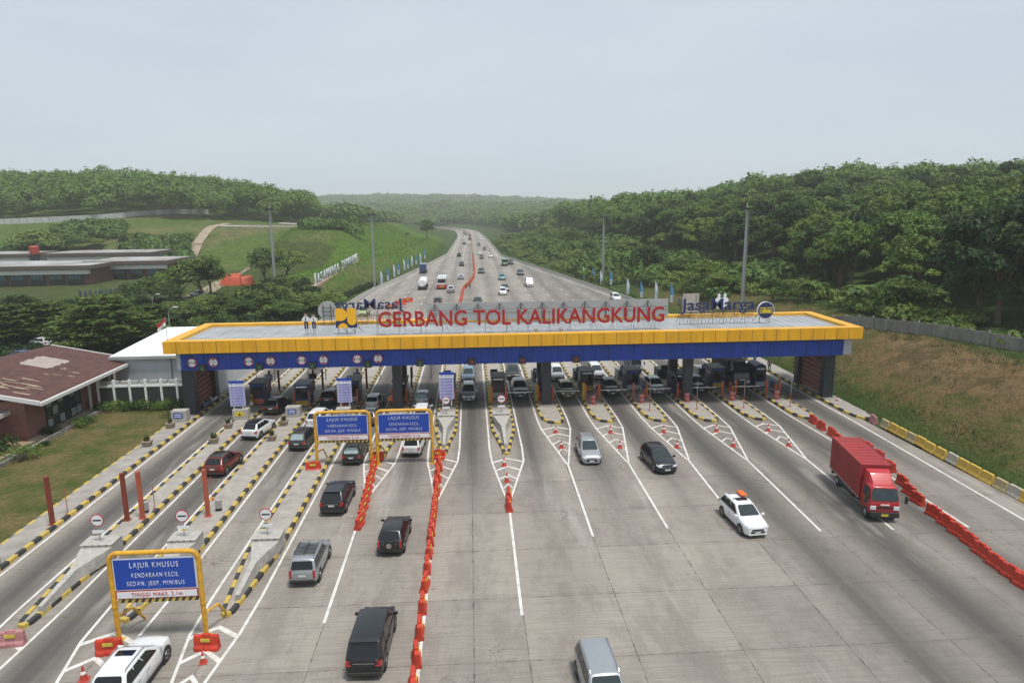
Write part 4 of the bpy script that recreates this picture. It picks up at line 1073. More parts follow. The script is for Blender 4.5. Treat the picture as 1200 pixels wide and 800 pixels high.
# signs hanging low behind the canopy on the left lanes, and grey machines on the right
for k, (a, c, pyz) in enumerate(((300,319,0),(361,379,0),(424,443,0),(484,503,0))):
    yb = 88.5; x0, x1 = solve_x(a, yb, 3.2), solve_x(c, yb, 3.2); cc = (x0+x1)/2; hw = (x1-x0)/2+.0
    t__ = thing('height_gauge', (cc, yb, 0), ['height gauge with teal board behind the canopy, leftmost','height gauge with teal board behind the canopy, second from left','height gauge with teal board behind the canopy, right of the front column','height gauge with blue board behind the canopy, rightmost'][k], 'height gauge', 'height gauges behind the canopy')
    TE = mat('teal board', (.02,.17,.28), .5)
    MB().box(-hw,hw,-.04,.04,3.55,4.0,TE if k < 3 else SBLUE).build('board', t__)
    mb_ = MB(); q = -hw; kk = 0
    while q < hw-.01:
        mb_.hexa([(q,-.03,3.0),(q+.16,-.03,3.0),(q+.16,.03,3.0),(q,.03,3.0),(q+.2,-.03,3.5),(q+.36,-.03,3.5),(q+.36,.03,3.5),(q+.2,.03,3.5)], SRED if kk % 2 else SWHT); q += .16; kk += 1
    mb_.build('striped_bar', t__)
    mb_ = MB(); [mb_.tube((s_*(hw+.15),0,0),(s_*(hw+.15),0,4.1),.05,DSTEEL) for s_ in (-1,1)]; mb_.tube((-hw-.15,0,4.08),(hw+.15,0,4.08),.05,DSTEEL); mb_.build('frame', t__)
    mb_ = MB(); [mb_.box(-hw+.2+q*.33,-hw+.42+q*.33,-.046,-.041,3.68,3.86,SWHT) for q in range(int((2*hw-.3)/.33))]; mb_.build('marking', t__)
for i in range(6, 12):
    c_ = (LR[i][0]+LR[i][1])/2
    t__ = thing('payment_machine', (c_+.1, 85.5, .17), 'grey payment machine cabinet '+bn[i]+' behind its booth', 'machine', 'grey payment machines')
    MB().box(-.8,.8,-1.0,1.0,0,1.3,DCOL if i % 2 else SHEET).build('cabinet', t__, bevel=.03); MB().box(-.5,.5,-1.02,-.99,.5,1.1,BTRIM).build('screen', t__)
for i in range(0, 12):
    for s_ in (-1, 1):
        if i > 3: continue
        c_ = (LR[i][0]+LR[i][1])/2
        t__ = thing('steel_post', (c_+s_*.55+.2, 83.5, .17), ('left' if s_ < 0 else 'right')+' dark red post behind the booth '+bn[i], 'post', 'dark red posts behind the booths')
        MB().box(-.11,.11,-.11,.11,0,2.6,mat('dark red paint',(.22,.03,.025),.5)).build('shaft', t__)
# ------------------------------------------------------------------ vehicles
def paint(name, c, metal=.35, rough=.32, coat=.8):
    return mat('car paint '+name, c, rough, metal, var=.05, scale=1.2, coat=coat)
P_BLACK = paint('black', (.007,.008,.010), 0, .3, .35); P_WHITE = paint('white', (.66,.67,.68), 0, .35); P_SILVER = paint('silver', (.33,.35,.37), .5, .35)
P_GREY = paint('grey', (.11,.115,.12), .5, .35); P_DGREY = paint('dark grey', (.035,.037,.036), .3, .35, .4); P_RED = paint('red', (.13,.012,.006), .2, .3, .5); P_GOLD = paint('olive gold', (.17,.13,.03), .5, .35)
P_BLUE = paint('pale blue', (.16,.24,.32), .2, .4); P_DBLUE = paint('dark blue', (.02,.05,.16), .2, .4); P_TRED = paint('truck red', (.40,.009,.014), 0, .4, .4); P_GREEN = paint('green', (.03,.14,.05), 0, .4); P_TEAL = paint('teal', (.06,.22,.27), .2, .4)
P_NAVYC = paint('night', (.008,.010,.016), 0, .3, .35)
TRED2 = mat('container red', (.29,.016,.020), .5, c2=(.22,.018,.018), var=.12, scale=.8)
ORB = mat('orange bag', (.65,.12,.02), .6)

def bil(q, u, v, off):
    a, b_, c, d = [Vector(p) for p in q]
    p = a.lerp(b_, u).lerp(d.lerp(c, u), v); n = (b_-a).cross(d-a).normalized()
    return p + n*off
def pane(mb, q, u0, u1, v0, v1, m, off=.012, su0=None, su1=None):
    su0 = u0 if su0 is None else su0; su1 = u1 if su1 is None else su1
    e = min(.18, (u1-u0)*.12)
    pts = [bil(q,u0+e*.3,v0,off), bil(q,u1-e*.3,v0,off), bil(q,u1,v0+.08,off), bil(q,su1,v1-.1,off), bil(q,su1-e*.4,v1,off), bil(q,su0+e*.4,v1,off), bil(q,su0,v1-.1,off), bil(q,u0,v0+.08,off)]
    mb.poly(pts, m)
STY = {  # L, W, H, clearance, belt z, hood z at cowl, nose z, cowl y from front, windscreen run, rear glass run, tail inset
 'mpv':  (4.45,1.72,1.68,.19,1.00,.98,.72,.98,1.05,.46,.05),
 'bigmpv':(4.95,1.86,1.84,.20,1.08,1.04,.80,1.04,.72,.46,.05),
 'suv':  (4.70,1.86,1.76,.25,1.12,1.08,.86,1.22,1.0,.55,.08),
 'hatch':(3.95,1.70,1.50,.17,.95,.93,.70,.98,.85,.52,.06),
 'suvs': (4.35,1.80,1.64,.24,1.05,1.03,.82,1.10,.95,.56,.08),
 'sedan':(4.5,1.75,1.45,.16,.92,.92,.70,1.25,.72,.60,.75),
 'boxsuv':(4.45,1.74,1.72,.24,1.04,1.02,.80,1.15,.72,.24,.04),
 'van':  (5.0,1.85,2.1,.2,1.15,1.15,.85,.75,.75,.15,.04),
}
def car(style, pm, lab, cat='car', name='parked_car', opts=(), roofm=None, simple=False, group=None, sc=1.0):
    Lc, W, Hh, cl_, zb, zc, zn, yc, wr, rg, ti = STY[style]
    hl, hw = Lc/2, W/2
    parts = []      # (name, mb, bevel, smooth, children)
    def part(n, mb, bv=0, sm=False, kids=()): parts.append((n, mb, bv, sm, list(kids)))
    # ---- body: lower shell
    B = MB()
    yF = hl; cow = hl-yc
    st = [(-hl, .80, zb-.14, cl_+.18), (-hl+.04, .89, zb-.04, cl_+.08), (-hl+.16, .955, zb, cl_+.02), (-hl+.40, .99, zb, cl_), (-hl+.9, 1, zb, cl_), (0, 1, zb, cl_), (cow-.05, 1, zb, cl_), (cow+.12, .995, zc-.01, cl_),
          (cow+yc*.45, .98, zc-(zc-zn)*.30, cl_), (hl-.32, .95, zn+.10, cl_), (hl-.14, .88, zn+.03, cl_+.02), (hl-.04, .77, zn-.08, cl_+.08), (hl, .66, zn-.20, cl_+.14)]
    if style == 'sedan': st = [(-hl,.84,zb-.14,cl_+.16),(-hl+.06,.92,zb-.01,cl_+.05),(-hl+.35,.97,zb+.03,cl_),(-hl+.9,1,zb+.02,cl_)] + st[4:]
    rings = []
    for y_, k, zt, z0 in st:
        w_ = hw*k; m_ = (zt+z0)/2
        half = [(w_*.90, z0), (w_*.985, z0+(zt-z0)*.18), (w_*1.0, z0+(zt-z0)*.50), (w_*.985, z0+(zt-z0)*.72), (w_*.955, z0+(zt-z0)*.90), (w_*.90, zt-.01), (w_*.70, zt+.03), (w_*.30, zt+.05)]
        rings.append([(a, y_, c) for a, c in half] + [(-a, y_, c) for a, c in half[::-1]])
    B.loft(rings, pm)
    # ---- greenhouse
    zr = Hh; wb, wt = hw*.935, hw*(.72 if style not in ('boxsuv','van','bigmpv') else .80)
    yb0 = -hl+ti; yr0 = yb0+rg; yf1 = cow+.06; yr1 = yf1-wr
    zrr = zr-.05; zbb = zb-.02
    bl = [(-wb,yb0,zbb),(wb,yb0,zbb),(wb,yf1,zbb),(-wb,yf1,zbb)]
    tp = [(-wt,yr0,zrr),(wt,yr0,zrr),(wt,yr1,zr-.06),(-wt,yr1,zr-.06)]
    G = MB(); rm_ = roofm or pm
    glassy = 'blackpillar' in opts
    ym = (yr0+yr1)/2+.1
    rowsb = [yb0, yb0*.6+yf1*.4, yb0*.25+yf1*.75, yf1]; rowst = [(yr0,zrr),(ym-.5,zr),(ym+.4,zr),(yr1,zr-.06)]
    rg_ = []
    for yy, (ty, tz) in zip(rowsb, rowst):
        rg_.append([(-wb,yy,zbb),(-wt,ty,tz-.03),(-wt*.6,ty,tz+.015),(0,ty,tz+.03),(wt*.6,ty,tz+.015),(wt,ty,tz-.03),(wb,yy,zbb)])
    G.loft(rg_, pm, caps=True)
    gm = G
    part('body', B, .0, True)
    part('cabin', G, .085, True)
    # roof skin if coloured
    if roofm:
        T = MB(); T.loft([[(-wt*.97,ty+dy,tz-.012),(-wt*.6,ty+dy,tz+.03),(0,ty+dy,tz+.045),(wt*.6,ty+dy,tz+.03),(wt*.97,ty+dy,tz-.012)] for (ty,tz),dy in zip(rowst,(.04,0,0,-.04))], roofm, caps=False); part('roof', T, 0, True)
    # windows
    wsq = [(wb,yf1,zbb),(-wb,yf1,zbb),(-wt,yr1,zr-.09),(wt,yr1,zr-.09)]
    Wm = MB(); pane(Wm, wsq, .07,.93,.10,.93, CLGLASS, .022); part('windscreen', Wm)
    rq = [(-wb,yb0,zbb),(wb,yb0,zbb),(wt,yr0,zrr-.03),(-wt,yr0,zrr-.03)]
    Rm = MB(); pane(Rm, rq, .09,.91,.16,.90, GLASS if 'lightrear' not in opts else mat('pale rear glass', (.25,.32,.32), .1, coat=.5), .02); part('rear_window', Rm)
    for s in (1, -1):
        n = 3 if style in ('mpv','bigmpv','suv','boxsuv','van','suvs') else 2
        sq = [(s*wb,yb0,zbb),(s*wb,yf1,zbb),(s*wt,yr1,zr-.09),(s*wt,yr0,zrr-.03)]
        if s < 0: sq = [sq[1],sq[0],sq[3],sq[2]]
        TR = MB(); pane(TR, sq, *( (.055,.90) if s > 0 else (.10,.945) ), .10, .93, BTRIM, .009); part('side_trim', TR)
        cuts = [.055,.30,.60,.90] if n == 3 else [.10,.52,.90]
        for k in range(n):
            a, c = cuts[k]+.012, cuts[k+1]-.012
            sa, sc_ = a, c
            if s < 0: a, c = 1-c, 1-a
            su0, su1 = a, c
            S = MB(); pane(S, sq, a, c, .12, .90, GLASS, .018); part('side_window', S)
    # lights
    nzw = hw*.80
    for s in (-1, 1):
        Hm = MB(); x0, x1 = s*hw*.50, s*hw*.90
        Hm.add([(s*hw*.46,hl-.02,zn-.12),(s*hw*.80,hl-.03,zn-.10),(s*hw*.925,hl-.22,zn-.02),(s*hw*.92,hl-.30,zn+.09),(s*hw*.80,hl-.10,zn+.07),(s*hw*.50,hl-.045,zn-.01)], [(0,1,2,3,4,5)], HEADL)
        Hm.add([(p[0]*1.012,p[1]+.018,p[2]+.012) for p in Hm.v], [(0,1,2,3,4,5)], HEADL); part('headlight', Hm)
        Tm = MB(); z1 = zb+(.28 if style in ('mpv','boxsuv','van','bigmpv') else 0.0)
        xo = hw*.90; 
        if 'tallrear' in opts: Tm.box(s*hw*.80-.07,s*hw*.80+.08,-hl-.015,-hl+.12,zb-.42,zb+.05,TAILL)
        else: Tm.hexa([(min(s*hw*.62,s*hw*.93),-hl-.012,zb-.30),(max(s*hw*.62,s*hw*.93),-hl-.012,zb-.30),(max(s*hw*.62,s*hw*.945),-hl+.16,zb-.30),(min(s*hw*.62,s*hw*.945),-hl+.16,zb-.30),(min(s*hw*.66,s*hw*.90),-hl+.02,zb-.06),(max(s*hw*.66,s*hw*.90),-hl+.02,zb-.06),(max(s*hw*.66,s*hw*.93),-hl+.22,zb-.06),(min(s*hw*.66,s*hw*.93),-hl+.22,zb-.06)], TAILL)
        part('tail_light', Tm)
        Mm = MB(); Mm.hexa([(s*(hw*.95),cow-.18,zb-.02),(s*(hw+.20),cow-.20,zb+.0),(s*(hw+.20),cow-.05,zb+.0),(s*(hw*.95),cow-.04,zb-.02),(s*(hw*.96),cow-.18,zb+.12),(s*(hw+.19),cow-.20,zb+.15),(s*(hw+.19),cow-.08,zb+.15),(s*(hw*.96),cow-.06,zb+.12)], pm if 'blackmirror' not in opts else BTRIM); part('mirror', Mm, .02)
    # grille, bumpers, plates
    Gm = MB(); Gm.box(-hw*.46,hw*.46,hl-.02,hl+.012,zn-.27,zn-.13,BTRIM); Gm.box(-hw*.55,hw*.55,hl-.03,hl+.02,cl_+.14,cl_+.30,BTRIM)
    Gm.box(-hw*.46,hw*.46,hl+.0,hl+.02,zn-.15,zn-.125,CHROME); part('grille', Gm)
    Bm = MB(); Bm.box(-hw*.86,hw*.86,-hl-.05,-hl+.1,cl_+.08,cl_+.26,BTRIM if pm not in (P_WHITE,P_SILVER) or 'blackbumper' in opts else pm); part('rear_bumper', Bm, .03)
    Fm = MB(); Fm.box(-hw*.72,hw*.72,hl-.10,hl+.035,cl_+.02,cl_+.14,pm); part('front_bumper', Fm, .02)
    pl = PLATEY if 'yplate' in opts else PLATE
    Pm = MB(); Pm.box(-.21,.21,hl+.022,hl+.04,cl_+.16,cl_+.27,pl); part('number_plate', Pm)
    zp = zb-.28; Pm = MB(); Pm.box(-.21,.21,-hl-.02,-hl+.0,zp-.06,zp+.05,pl if 'noplate' not in opts else BTRIM); part('number_plate', Pm)
    Cm = MB(); Cm.box(-hw*.55,hw*.55,-hl-.012,-hl+.03,zp+.10,zp+.125,CHROME); part('trim', Cm)
    # sills and arches
    Sm = MB()
    wy = [hl-.80*(Lc/4.4), -hl+.82*(Lc/4.4)]; rw = .33 if style in ('mpv','hatch','sedan') else .37
    for y_ in wy:
        for s in (-1, 1):
            Sm.lathe([(rw+.07,s*(hw-.02)),(rw+.07,s*(hw+.008))], BTRIM, axis='x', n=20, c=(0,y_,rw+.01))
    Sm.box(-hw*.97,hw*.97,wy[1]+rw,wy[0]-rw,cl_-.06,cl_+.08,BTRIM); part('wheel_arch', Sm)
    for s in (-1, 1):
        for yd in (cow-.15, (cow+yb0)/2+.15, yb0+.95):
            D = MB(); D.add([(s*(hw*1.004+.002), yd-.012, cl_+.18), (s*(hw*1.004+.002), yd+.012, cl_+.18), (s*(hw*.99+.006), yd+.012, zb-.16), (s*(hw*.99+.006), yd-.012, zb-.16)], [(0,1,2,3)], BTRIM); part('door_seam', D)
        for yd in ((cow+yb0)/2+.35, yb0+1.15):
            D = MB(); D.box(min(s*hw*.985, s*(hw+.025)), max(s*hw*.985, s*(hw+.025)), yd-.09, yd+.09, zb-.24, zb-.20, CHROME if pm in (P_WHITE, P_SILVER) else pm); part('door_handle', D)
    for y_ in wy:
        for s in (-1, 1):
            t_ = MB().lathe([(rw-.05,s*(hw-.2)),(rw,s*(hw-.17)),(rw,s*(hw-.0)),(rw-.03,s*(hw+.025)),(rw*.66,s*(hw+.02))], TYRE, axis='x', n=18, c=(0,y_,rw))
            r_ = MB().lathe([(rw*.66,s*(hw+.0)),(rw*.64,s*(hw+.024)),(rw*.2,s*(hw+.018)),(.02,s*(hw+.03))], RIM, axis='x', n=10, c=(0,y_,rw))
            for q in range(5):
                a = q*2*math.pi/5+.3; r_.poly([(s*(hw+.032), y_+math.cos(a+d)*rw*k, rw+math.sin(a+d)*rw*k) for d, k in ((-.25,.62),(.25,.62),(.32,.3),(-.32,.3))], BTRIM)
            part('wheel', t_, 0, False, [('rim', r_)])
    if 'rails' in opts or 'rack' in opts:
        for s in (-1, 1):
            Q = MB(); Q.path([(s*wt*.92,yr0+.1,zr-.05),(s*wt*.92,yr0+.2,zr+.05),(s*wt*.92,yr1-.2,zr+.05),(s*wt*.92,yr1-.05,zr-.05)], .022, RIM if 'blackrails' not in opts else BTRIM, n=5); part('roof_rail', Q)
    if 'rack' in opts:
        Q = MB()
        for k in range(9): yy = yr0+.45+k*.17; Q.box(-wt*.85,wt*.85,yy-.02,yy+.02,zr+.07,zr+.10,BTRIM)
        for s in (-.85,.0,.85): Q.box(s*wt-.02,s*wt+.02,yr0+.42,yr0+.42+1.5,zr+.10,zr+.13,BTRIM)
        part('roof_rack', Q)
    if 'sunroof' in opts:
        Q = MB(); Q.poly([(-wt*.62,yr1-.75,zr+.052),(wt*.62,yr1-.75,zr+.052),(wt*.62,yr1-.33,zr+.035),(-wt*.62,yr1-.33,zr+.035)], GLASS); part('sunroof', Q)
    if 'spare' in opts:
        Q = MB(); Q.lathe([(.30,-hl-.20),(.34,-hl-.17),(.34,-hl-.02),(.30,-hl)], pm, axis='y', n=20, c=(0,0,zb-.18)); Q.lathe([(.18,-hl-.21),(.18,-hl-.19)], RIM, axis='y', n=16, c=(0,0,zb-.18)); part('spare_wheel', Q)
    if 'bag' in opts:
        Q = MB(); Q.box(-wt*.9,wt*.9,yr0+.35,yr0+.40,zr+.06,zr+.10,BTRIM); Q.box(-wt*.9,wt*.9,yr0+1.25,yr0+1.3,zr+.06,zr+.10,BTRIM); part('roof_rack', Q)
    if 'spoiler' in opts:
        Q = MB(); Q.box(-wt*.9,wt*.9,yr0-.16,yr0+.14,zr-.05,zr-.01,rm_); part('spoiler', Q, .015)
    if simple:
        A_ = MB()
        for n_, mb_, bv, sm, kids in parts:
            A_.merge(mb_)
            for _, k_ in kids: A_.merge(k_)
        o_ = A_.build(name, None, (0,0,-50), smooth=True); tag(o_, lab, cat, group); return o_
    r__ = thing(name, (0,0,-50), lab, cat, group)
    for n_, mb_, bv, sm, kids in parts:
        flat = n_ in ('windscreen','rear_window','side_window','side_trim','sunroof','headlight')
        o_ = mb_.build(n_, r__, bevel=bv, smooth=sm, fix=not flat)
        for kn, kb in kids: kb.build(kn, o_)
    if sc != 1: r__.scale = (sc,)*3
    return r__
def wpos(px, py): return unproj(px, py)
def put(o_, x_, y_, rz=0): o_.location = (x_, y_, .012); o_.rotation_euler = (0,0,rz); return o_
T = math.pi
# near traffic; x, y are the car centre
GN = 'cars around the toll lanes'
put(car('suv', P_WHITE, 'white car with black sunroof under the nearest blue board at the lower left corner', name='car', opts=('sunroof','rails'), group=GN), -16.5, 30.0, R(-1.5))
put(car('boxsuv', P_SILVER, 'silver wagon with black roof rack beside the crash block', name='car', opts=('rack','rails','tallrear','blackbumper'), group=GN), -10.35, 40.0, R(-.5))
put(car('bigmpv', P_BLACK, 'largest black minivan with chrome rear bar at the bottom of the photo', name='car', opts=('spoiler','noplate'), group=GN), -5.4, 31.7, R(-2))
put(car('suvs', P_BLACK, 'black compact car with a spare wheel on its tailgate between the barrier rows', name='car', opts=('spare','noplate','tallrear'), group=GN, sc=.98), -5.5, 43.2, R(-3))
put(car('suv', P_NAVYC, 'black car with white plate left of the short barrier row', name='car', opts=('spoiler',), group=GN), -10.45, 49.7, R(-2))
put(car('mpv', P_BLACK, 'black minivan with pale rear window below the left middle blue board', name='car', opts=('lightrear','blackbumper'), group=GN), -10.75, 59.7, R(-2))
put(car('mpv', P_WHITE, 'white minivan with dark rear window below the right middle blue board', name='car', opts=('blackbumper',), group=GN), -5.6, 61.3, R(-4))
put(car('mpv', P_DGREY, 'dark grey minivan in the third lane left of the left middle blue board', name='car', opts=('lightrear',), group=GN), -16.3, 63.8, R(-6))
put(car('suvs', P_RED, 'red car with black roof in the second lane', name='car', opts=('blackbumper','rails','blackpillar'), roofm=P_BLACK, group=GN), -21.8, 57.8, R(-6))
put(car('suvs', P_WHITE, 'white car with black roof in the second lane ahead of the red car', name='car', opts=('blackbumper','spoiler'), roofm=P_BLACK, group=GN), -21.6, 67.2, R(-10))
put(car('suvs', P_BLACK, 'black car stopping beside the window booth in the second lane', name='car', opts=('spoiler',), group=GN), -22.0, 75.6, R(-6))
put(car('mpv', P_WHITE, 'white car partly hidden by the left middle blue board', name='car', group=GN), -16.2, 70.3, R(-6))
put(car('suvs', P_BLACK, 'black car beside the tariff board in the third lane', name='car', group=GN), -16.6, 78.6, R(-4))
put(car('hatch', P_SILVER, 'silver hatchback behind the left middle blue board', name='car', opts=('spoiler',), group=GN), -11.3, 76.3, R(-2))
put(car('hatch', P_SILVER, 'light grey hatchback behind the right middle blue board', name='car', opts=('lightrear',), group=GN), -5.85, 77.2, R(-1))
put(car('mpv', P_WHITE, 'white car almost hidden by the top edge of the right middle blue board', name='car', group=GN), -5.5, 71.0, R(-1))
put(car('hatch', P_GREY, 'dark car below the silver hatchback, mostly hidden by the left middle blue board', name='car', group=GN), -10.9, 70.4, R(-2))
put(car('mpv', P_SILVER, 'silver minivan coming through the lane right of the tariff board', name='car', opts=('rails',), group=GN), -.55, 78.8, T)
put(car('mpv', P_BLUE, 'pale blue grey minivan queuing behind the silver minivan', name='car', group=GN), -.6, 87.5, T)
put(car('suv', P_GREY, 'dark grey pickup fronted car waiting at the boom in the sixth lane', name='car', group=GN), 5.55, 79.6, T)
put(car('mpv', P_DGREY, 'grey car queuing behind the dark grey car at the boom', name='car', group=GN), 5.3, 88.4, T)
put(car('hatch', P_GOLD, 'olive gold hatchback waiting at the boom', name='car', group=GN, sc=1.05), 11.1, 79.0, T)
put(car('mpv', P_WHITE, 'white car queuing behind the olive gold hatchback', name='car', group=GN), 11.0, 87.2, T)
put(car('suvs', P_BLACK, 'black car waiting at the boom right of the olive hatchback', name='car', group=GN), 16.5, 79.4, T)
put(car('mpv', P_WHITE, 'white car queuing behind the black car at the boom', name='car', group=GN), 16.3, 87.6, T)
put(car('suvs', P_SILVER, 'silver car with white stripe waiting at the boom beside the blue booth', name='car', group=GN), 22.1, 79.6, T)
put(car('suvs', P_BLACK, 'black car in the shade right of the twin front columns', name='car', group=GN), 27.3, 79.8, T)
put(car('mpv', P_SILVER, 'silver minivan driving towards the camera below the gate', name='car', opts=('rails',), group=GN, sc=1.03), 10.2, 58.0, T+R(-1))
put(car('hatch', P_NAVYC, 'black hatchback driving towards the camera right of the silver minivan', name='car', group=GN, sc=1.12), 15.85, 55.3, T+R(6))
c_ = put(car('suv', P_WHITE, 'white car with sunroof and an orange bag on its roof', name='car', opts=('sunroof','blackrails','bag'), group=GN, sc=.96), 18.75, 43.8, T+R(4))
bg_ = MB().box(-.24,.24,-.42,.42,0,.17,ORB).build('roof_bag', None, (0,0,0), bevel=.08, smooth=True)
bg_.location = (19.0, 44.75, 1.80); bg_.rotation_euler = (0,0,T+R(4)); tag(bg_, 'orange soft bag lying on the roof of the white car', 'bag')
put(car('bigmpv', P_SILVER, 'silver minivan cut off by the bottom edge of the photo', name='car', opts=('rails',), group=GN, sc=.95), 5.55, 27.4, T+R(2))

# ---- red box truck
def box_truck(lab, cabm, boxm, Lb=6.2, hb=2.55, W=2.3, full=True, group=None):
    t__ = thing('box_truck' , (0,0,-50), lab, 'truck', group)
    cabL = 1.75; yb = -.2-Lb; 
    # origin at cab/box seam, front +Y
    mb_ = MB(); mb_.box(-W/2+.45,W/2-.45,yb+.1,cabL-.3,.55,.80,BTRIM); mb_.box(-W/2+.15,W/2-.15,yb,yb+.12,.45,.75,BTRIM)
    mb_.box(-W/2+.1,-W/2+.35,yb+1.8,-1.6,.45,.95,DSTEEL); mb_.box(W/2-.35,W/2-.1,yb+1.8,-1.6,.45,.95,DSTEEL); mb_.build('chassis', t__)
    Z0 = 1.0
    c__ = MB(); c__.box(-W/2,W/2,yb,-.15,Z0,Z0+hb,boxm); co_ = c__.build('cargo_box', t__, bevel=.02)
    mb_ = MB()
    n = 22
    for k in range(n):
        y_ = yb+.25+k*(Lb-.45)/(n-1)
        for s in (-1,1): mb_.box(s*W/2-.012,s*W/2+.012,y_-.04,y_+.04,Z0+.12,Z0+hb-.12,boxm)
    for k in range(9):
        y_ = yb+.4+k*(Lb-.8)/8; mb_.box(-W/2+.06,W/2-.06,y_-.02,y_+.02,Z0+hb-.005,Z0+hb+.014,boxm)
    for s in (-1,1):
        mb_.box(s*(W/2)-.03,s*W/2+.03,yb-.02,-.13,Z0+hb-.08,Z0+hb+.03,boxm)
        mb_.box(s*(W/2)-.03,s*W/2+.03,yb-.02,-.13,Z0-.05,Z0+.08,mat('grey rail',(.25,.18,.17),.6))
    mb_.build('rib', co_)
    wc = W/2-.08
    def rg(y_, z0, z1, w0, w1): return [(-w0,y_,z0),(-w0,y_,z0+(z1-z0)*.45),(-w1,y_,z1-.12),(-w1+.15,y_,z1),(w1-.15,y_,z1),(w1,y_,z1-.12),(w0,y_,z0+(z1-z0)*.45),(w0,y_,z0)]
    cab = MB(); cab.loft([rg(0,.62,2.55,wc,wc-.06), rg(cabL-.55,.62,2.55,wc,wc-.08), rg(cabL-.35,.62,2.45,wc,wc-.1), rg(cabL-.02,.62,1.55,wc,wc-.02), rg(cabL+.03,.60,1.4,wc-.03,wc-.06)], cabm)
    cb = cab.build('cab', t__, bevel=.03, smooth=True)
    # wind deflector
    d = MB(); d.loft([[(-wc+.1,0,2.5),(-wc+.15,0,3.35),(wc-.15,0,3.35),(wc-.1,0,2.5)],[(-wc+.12,.55,2.5),(-wc+.25,.55,3.2),(wc-.25,.55,3.2),(wc-.12,.55,2.5)],[(-wc+.2,cabL-.5,2.5),(-wc+.35,cabL-.6,2.62),(wc-.35,cabL-.6,2.62),(wc-.2,cabL-.5,2.5)]], cabm); d.build('wind_deflector', t__, bevel=.06, smooth=True)
    g = MB(); q = [(wc-.05,cabL+.0,1.58),(-wc+.05,cabL+.0,1.58),(-wc+.14,cabL-.33,2.42),(wc-.14,cabL-.33,2.42)]; pane(g, q, .02,.98,.02,.96, CLGLASS, .03); g.build('windscreen', cb, fix=False)
    for s in (-1,1):
        g = MB(); g.poly([(s*(wc+.015),.35,1.62),(s*(wc+.015),cabL-.2,1.58),(s*(wc-.05),cabL-.48,2.35),(s*(wc-.05),.4,2.35)], GLASS); g.build('side_window', cb, fix=False)
        MB().box(s*.78-.2,s*.78+.2,cabL-.0,cabL+.06,.92,1.22,HEADL).build('headlight', t__, bevel=.03)
        m_ = MB(); m_.tube((s*wc,cabL-.1,2.1),(s*(wc+.35),cabL+.15,2.0),.02,BTRIM); m_.box(s*(wc+.36)-.1,s*(wc+.36)+.1,cabL+.08,cabL+.16,1.5,2.0,BTRIM); m_.build('mirror', t__)
    MB().box(-.85,.85,cabL+.02,cabL+.05,1.02,1.16,BTRIM).build('grille', t__)
    MB().box(-wc,wc,cabL-.15,cabL+.14,.40,.78,BTRIM).build('bumper', t__, bevel=.03)
    MB().box(-.24,.24,cabL+.14,cabL+.16,.50,.66,PLATEY).build('number_plate', t__)
    MB().box(-.30,.30,cabL+.04,cabL+.055,1.26,1.36,WHITEP).build('badge', t__)
    for y_, tw in ((cabL-.75,.24),(yb+1.6,.46)):
        for s in (-1,1):
            t_ = MB().lathe([(.38,s*(W/2-.06-tw)),(.42,s*(W/2-.04-tw)),(.42,s*(W/2-.08)),(.38,s*(W/2-.05)),(.25,s*(W/2-.06))], TYRE, axis='x', n=20, c=(0,y_,.42)).build('wheel', t__)
            MB().lathe([(.25,s*(W/2-.08)),(.22,s*(W/2-.05)),(.10,s*(W/2-.02)),(.02,s*(W/2-.0))], RIM, axis='x', n=14, c=(0,y_,.42)).build('rim', t_)
    return t__
tr = box_truck('red box truck with red cab driving towards the camera at right', P_TRED, TRED2, Lb=6.1, hb=2.55, W=2.12)
put(tr, 29.0, 44.95, T+R(-10))
tr = box_truck('dark truck with grey front waiting under the right part of the canopy', P_DGREY, mat('black tarpaulin', (.02,.02,.022), .7), Lb=5.6, hb=2.3, W=2.25)
put(tr, 32.6, 80.4, T)
tr = box_truck('small blue truck queuing in the lane left of the twin columns', P_BLUE, mat('blue grey box', (.12,.2,.27), .5), Lb=3.4, hb=1.3, W=1.9); tr.scale = (.85,.85,.85)
put(tr, 21.9, 89.5, T)
put(car('van', P_WHITE, 'white van queuing behind the dark truck', name='car', group=GN, sc=1.15), 37.6, 97.5, T)

# ---- far traffic on the highway: one mesh each
FARC = {}
def far(style, pm, px, py, lab, away, opts=(), sc=1.12):
    key = (style, pm.name, opts)
    if key not in FARC: o_ = car(style, pm, lab, name='car', simple=True, opts=opts, group='cars far down the highway'); FARC[key] = o_
    else: o_ = FARC[key].copy(); col.objects.link(o_); o_['label'] = lab
    x_, y_ = unproj(px, py); o_.location = (x_, y_, .012); o_.rotation_euler = (0,0,(0 if away else T)+R(1)); o_.scale = (sc,)*3
far('suvs', P_NAVYC, 513, 356.5, 'black car on the highway just above the letter N of the red sign', True)
far('mpv', P_SILVER, 528.5, 342, 'silver white car on the highway right of the bus', True)
far('hatch', P_SILVER, 540, 327, 'grey car on the highway left of the barrier bend', True)
far('mpv', P_DGREY, 541, 311.5, 'dark car on the highway, nearest of the two above the grey car', True)
far('suvs', P_NAVYC, 538, 300.5, 'dark car on the highway, farther of the two above the grey car', True)
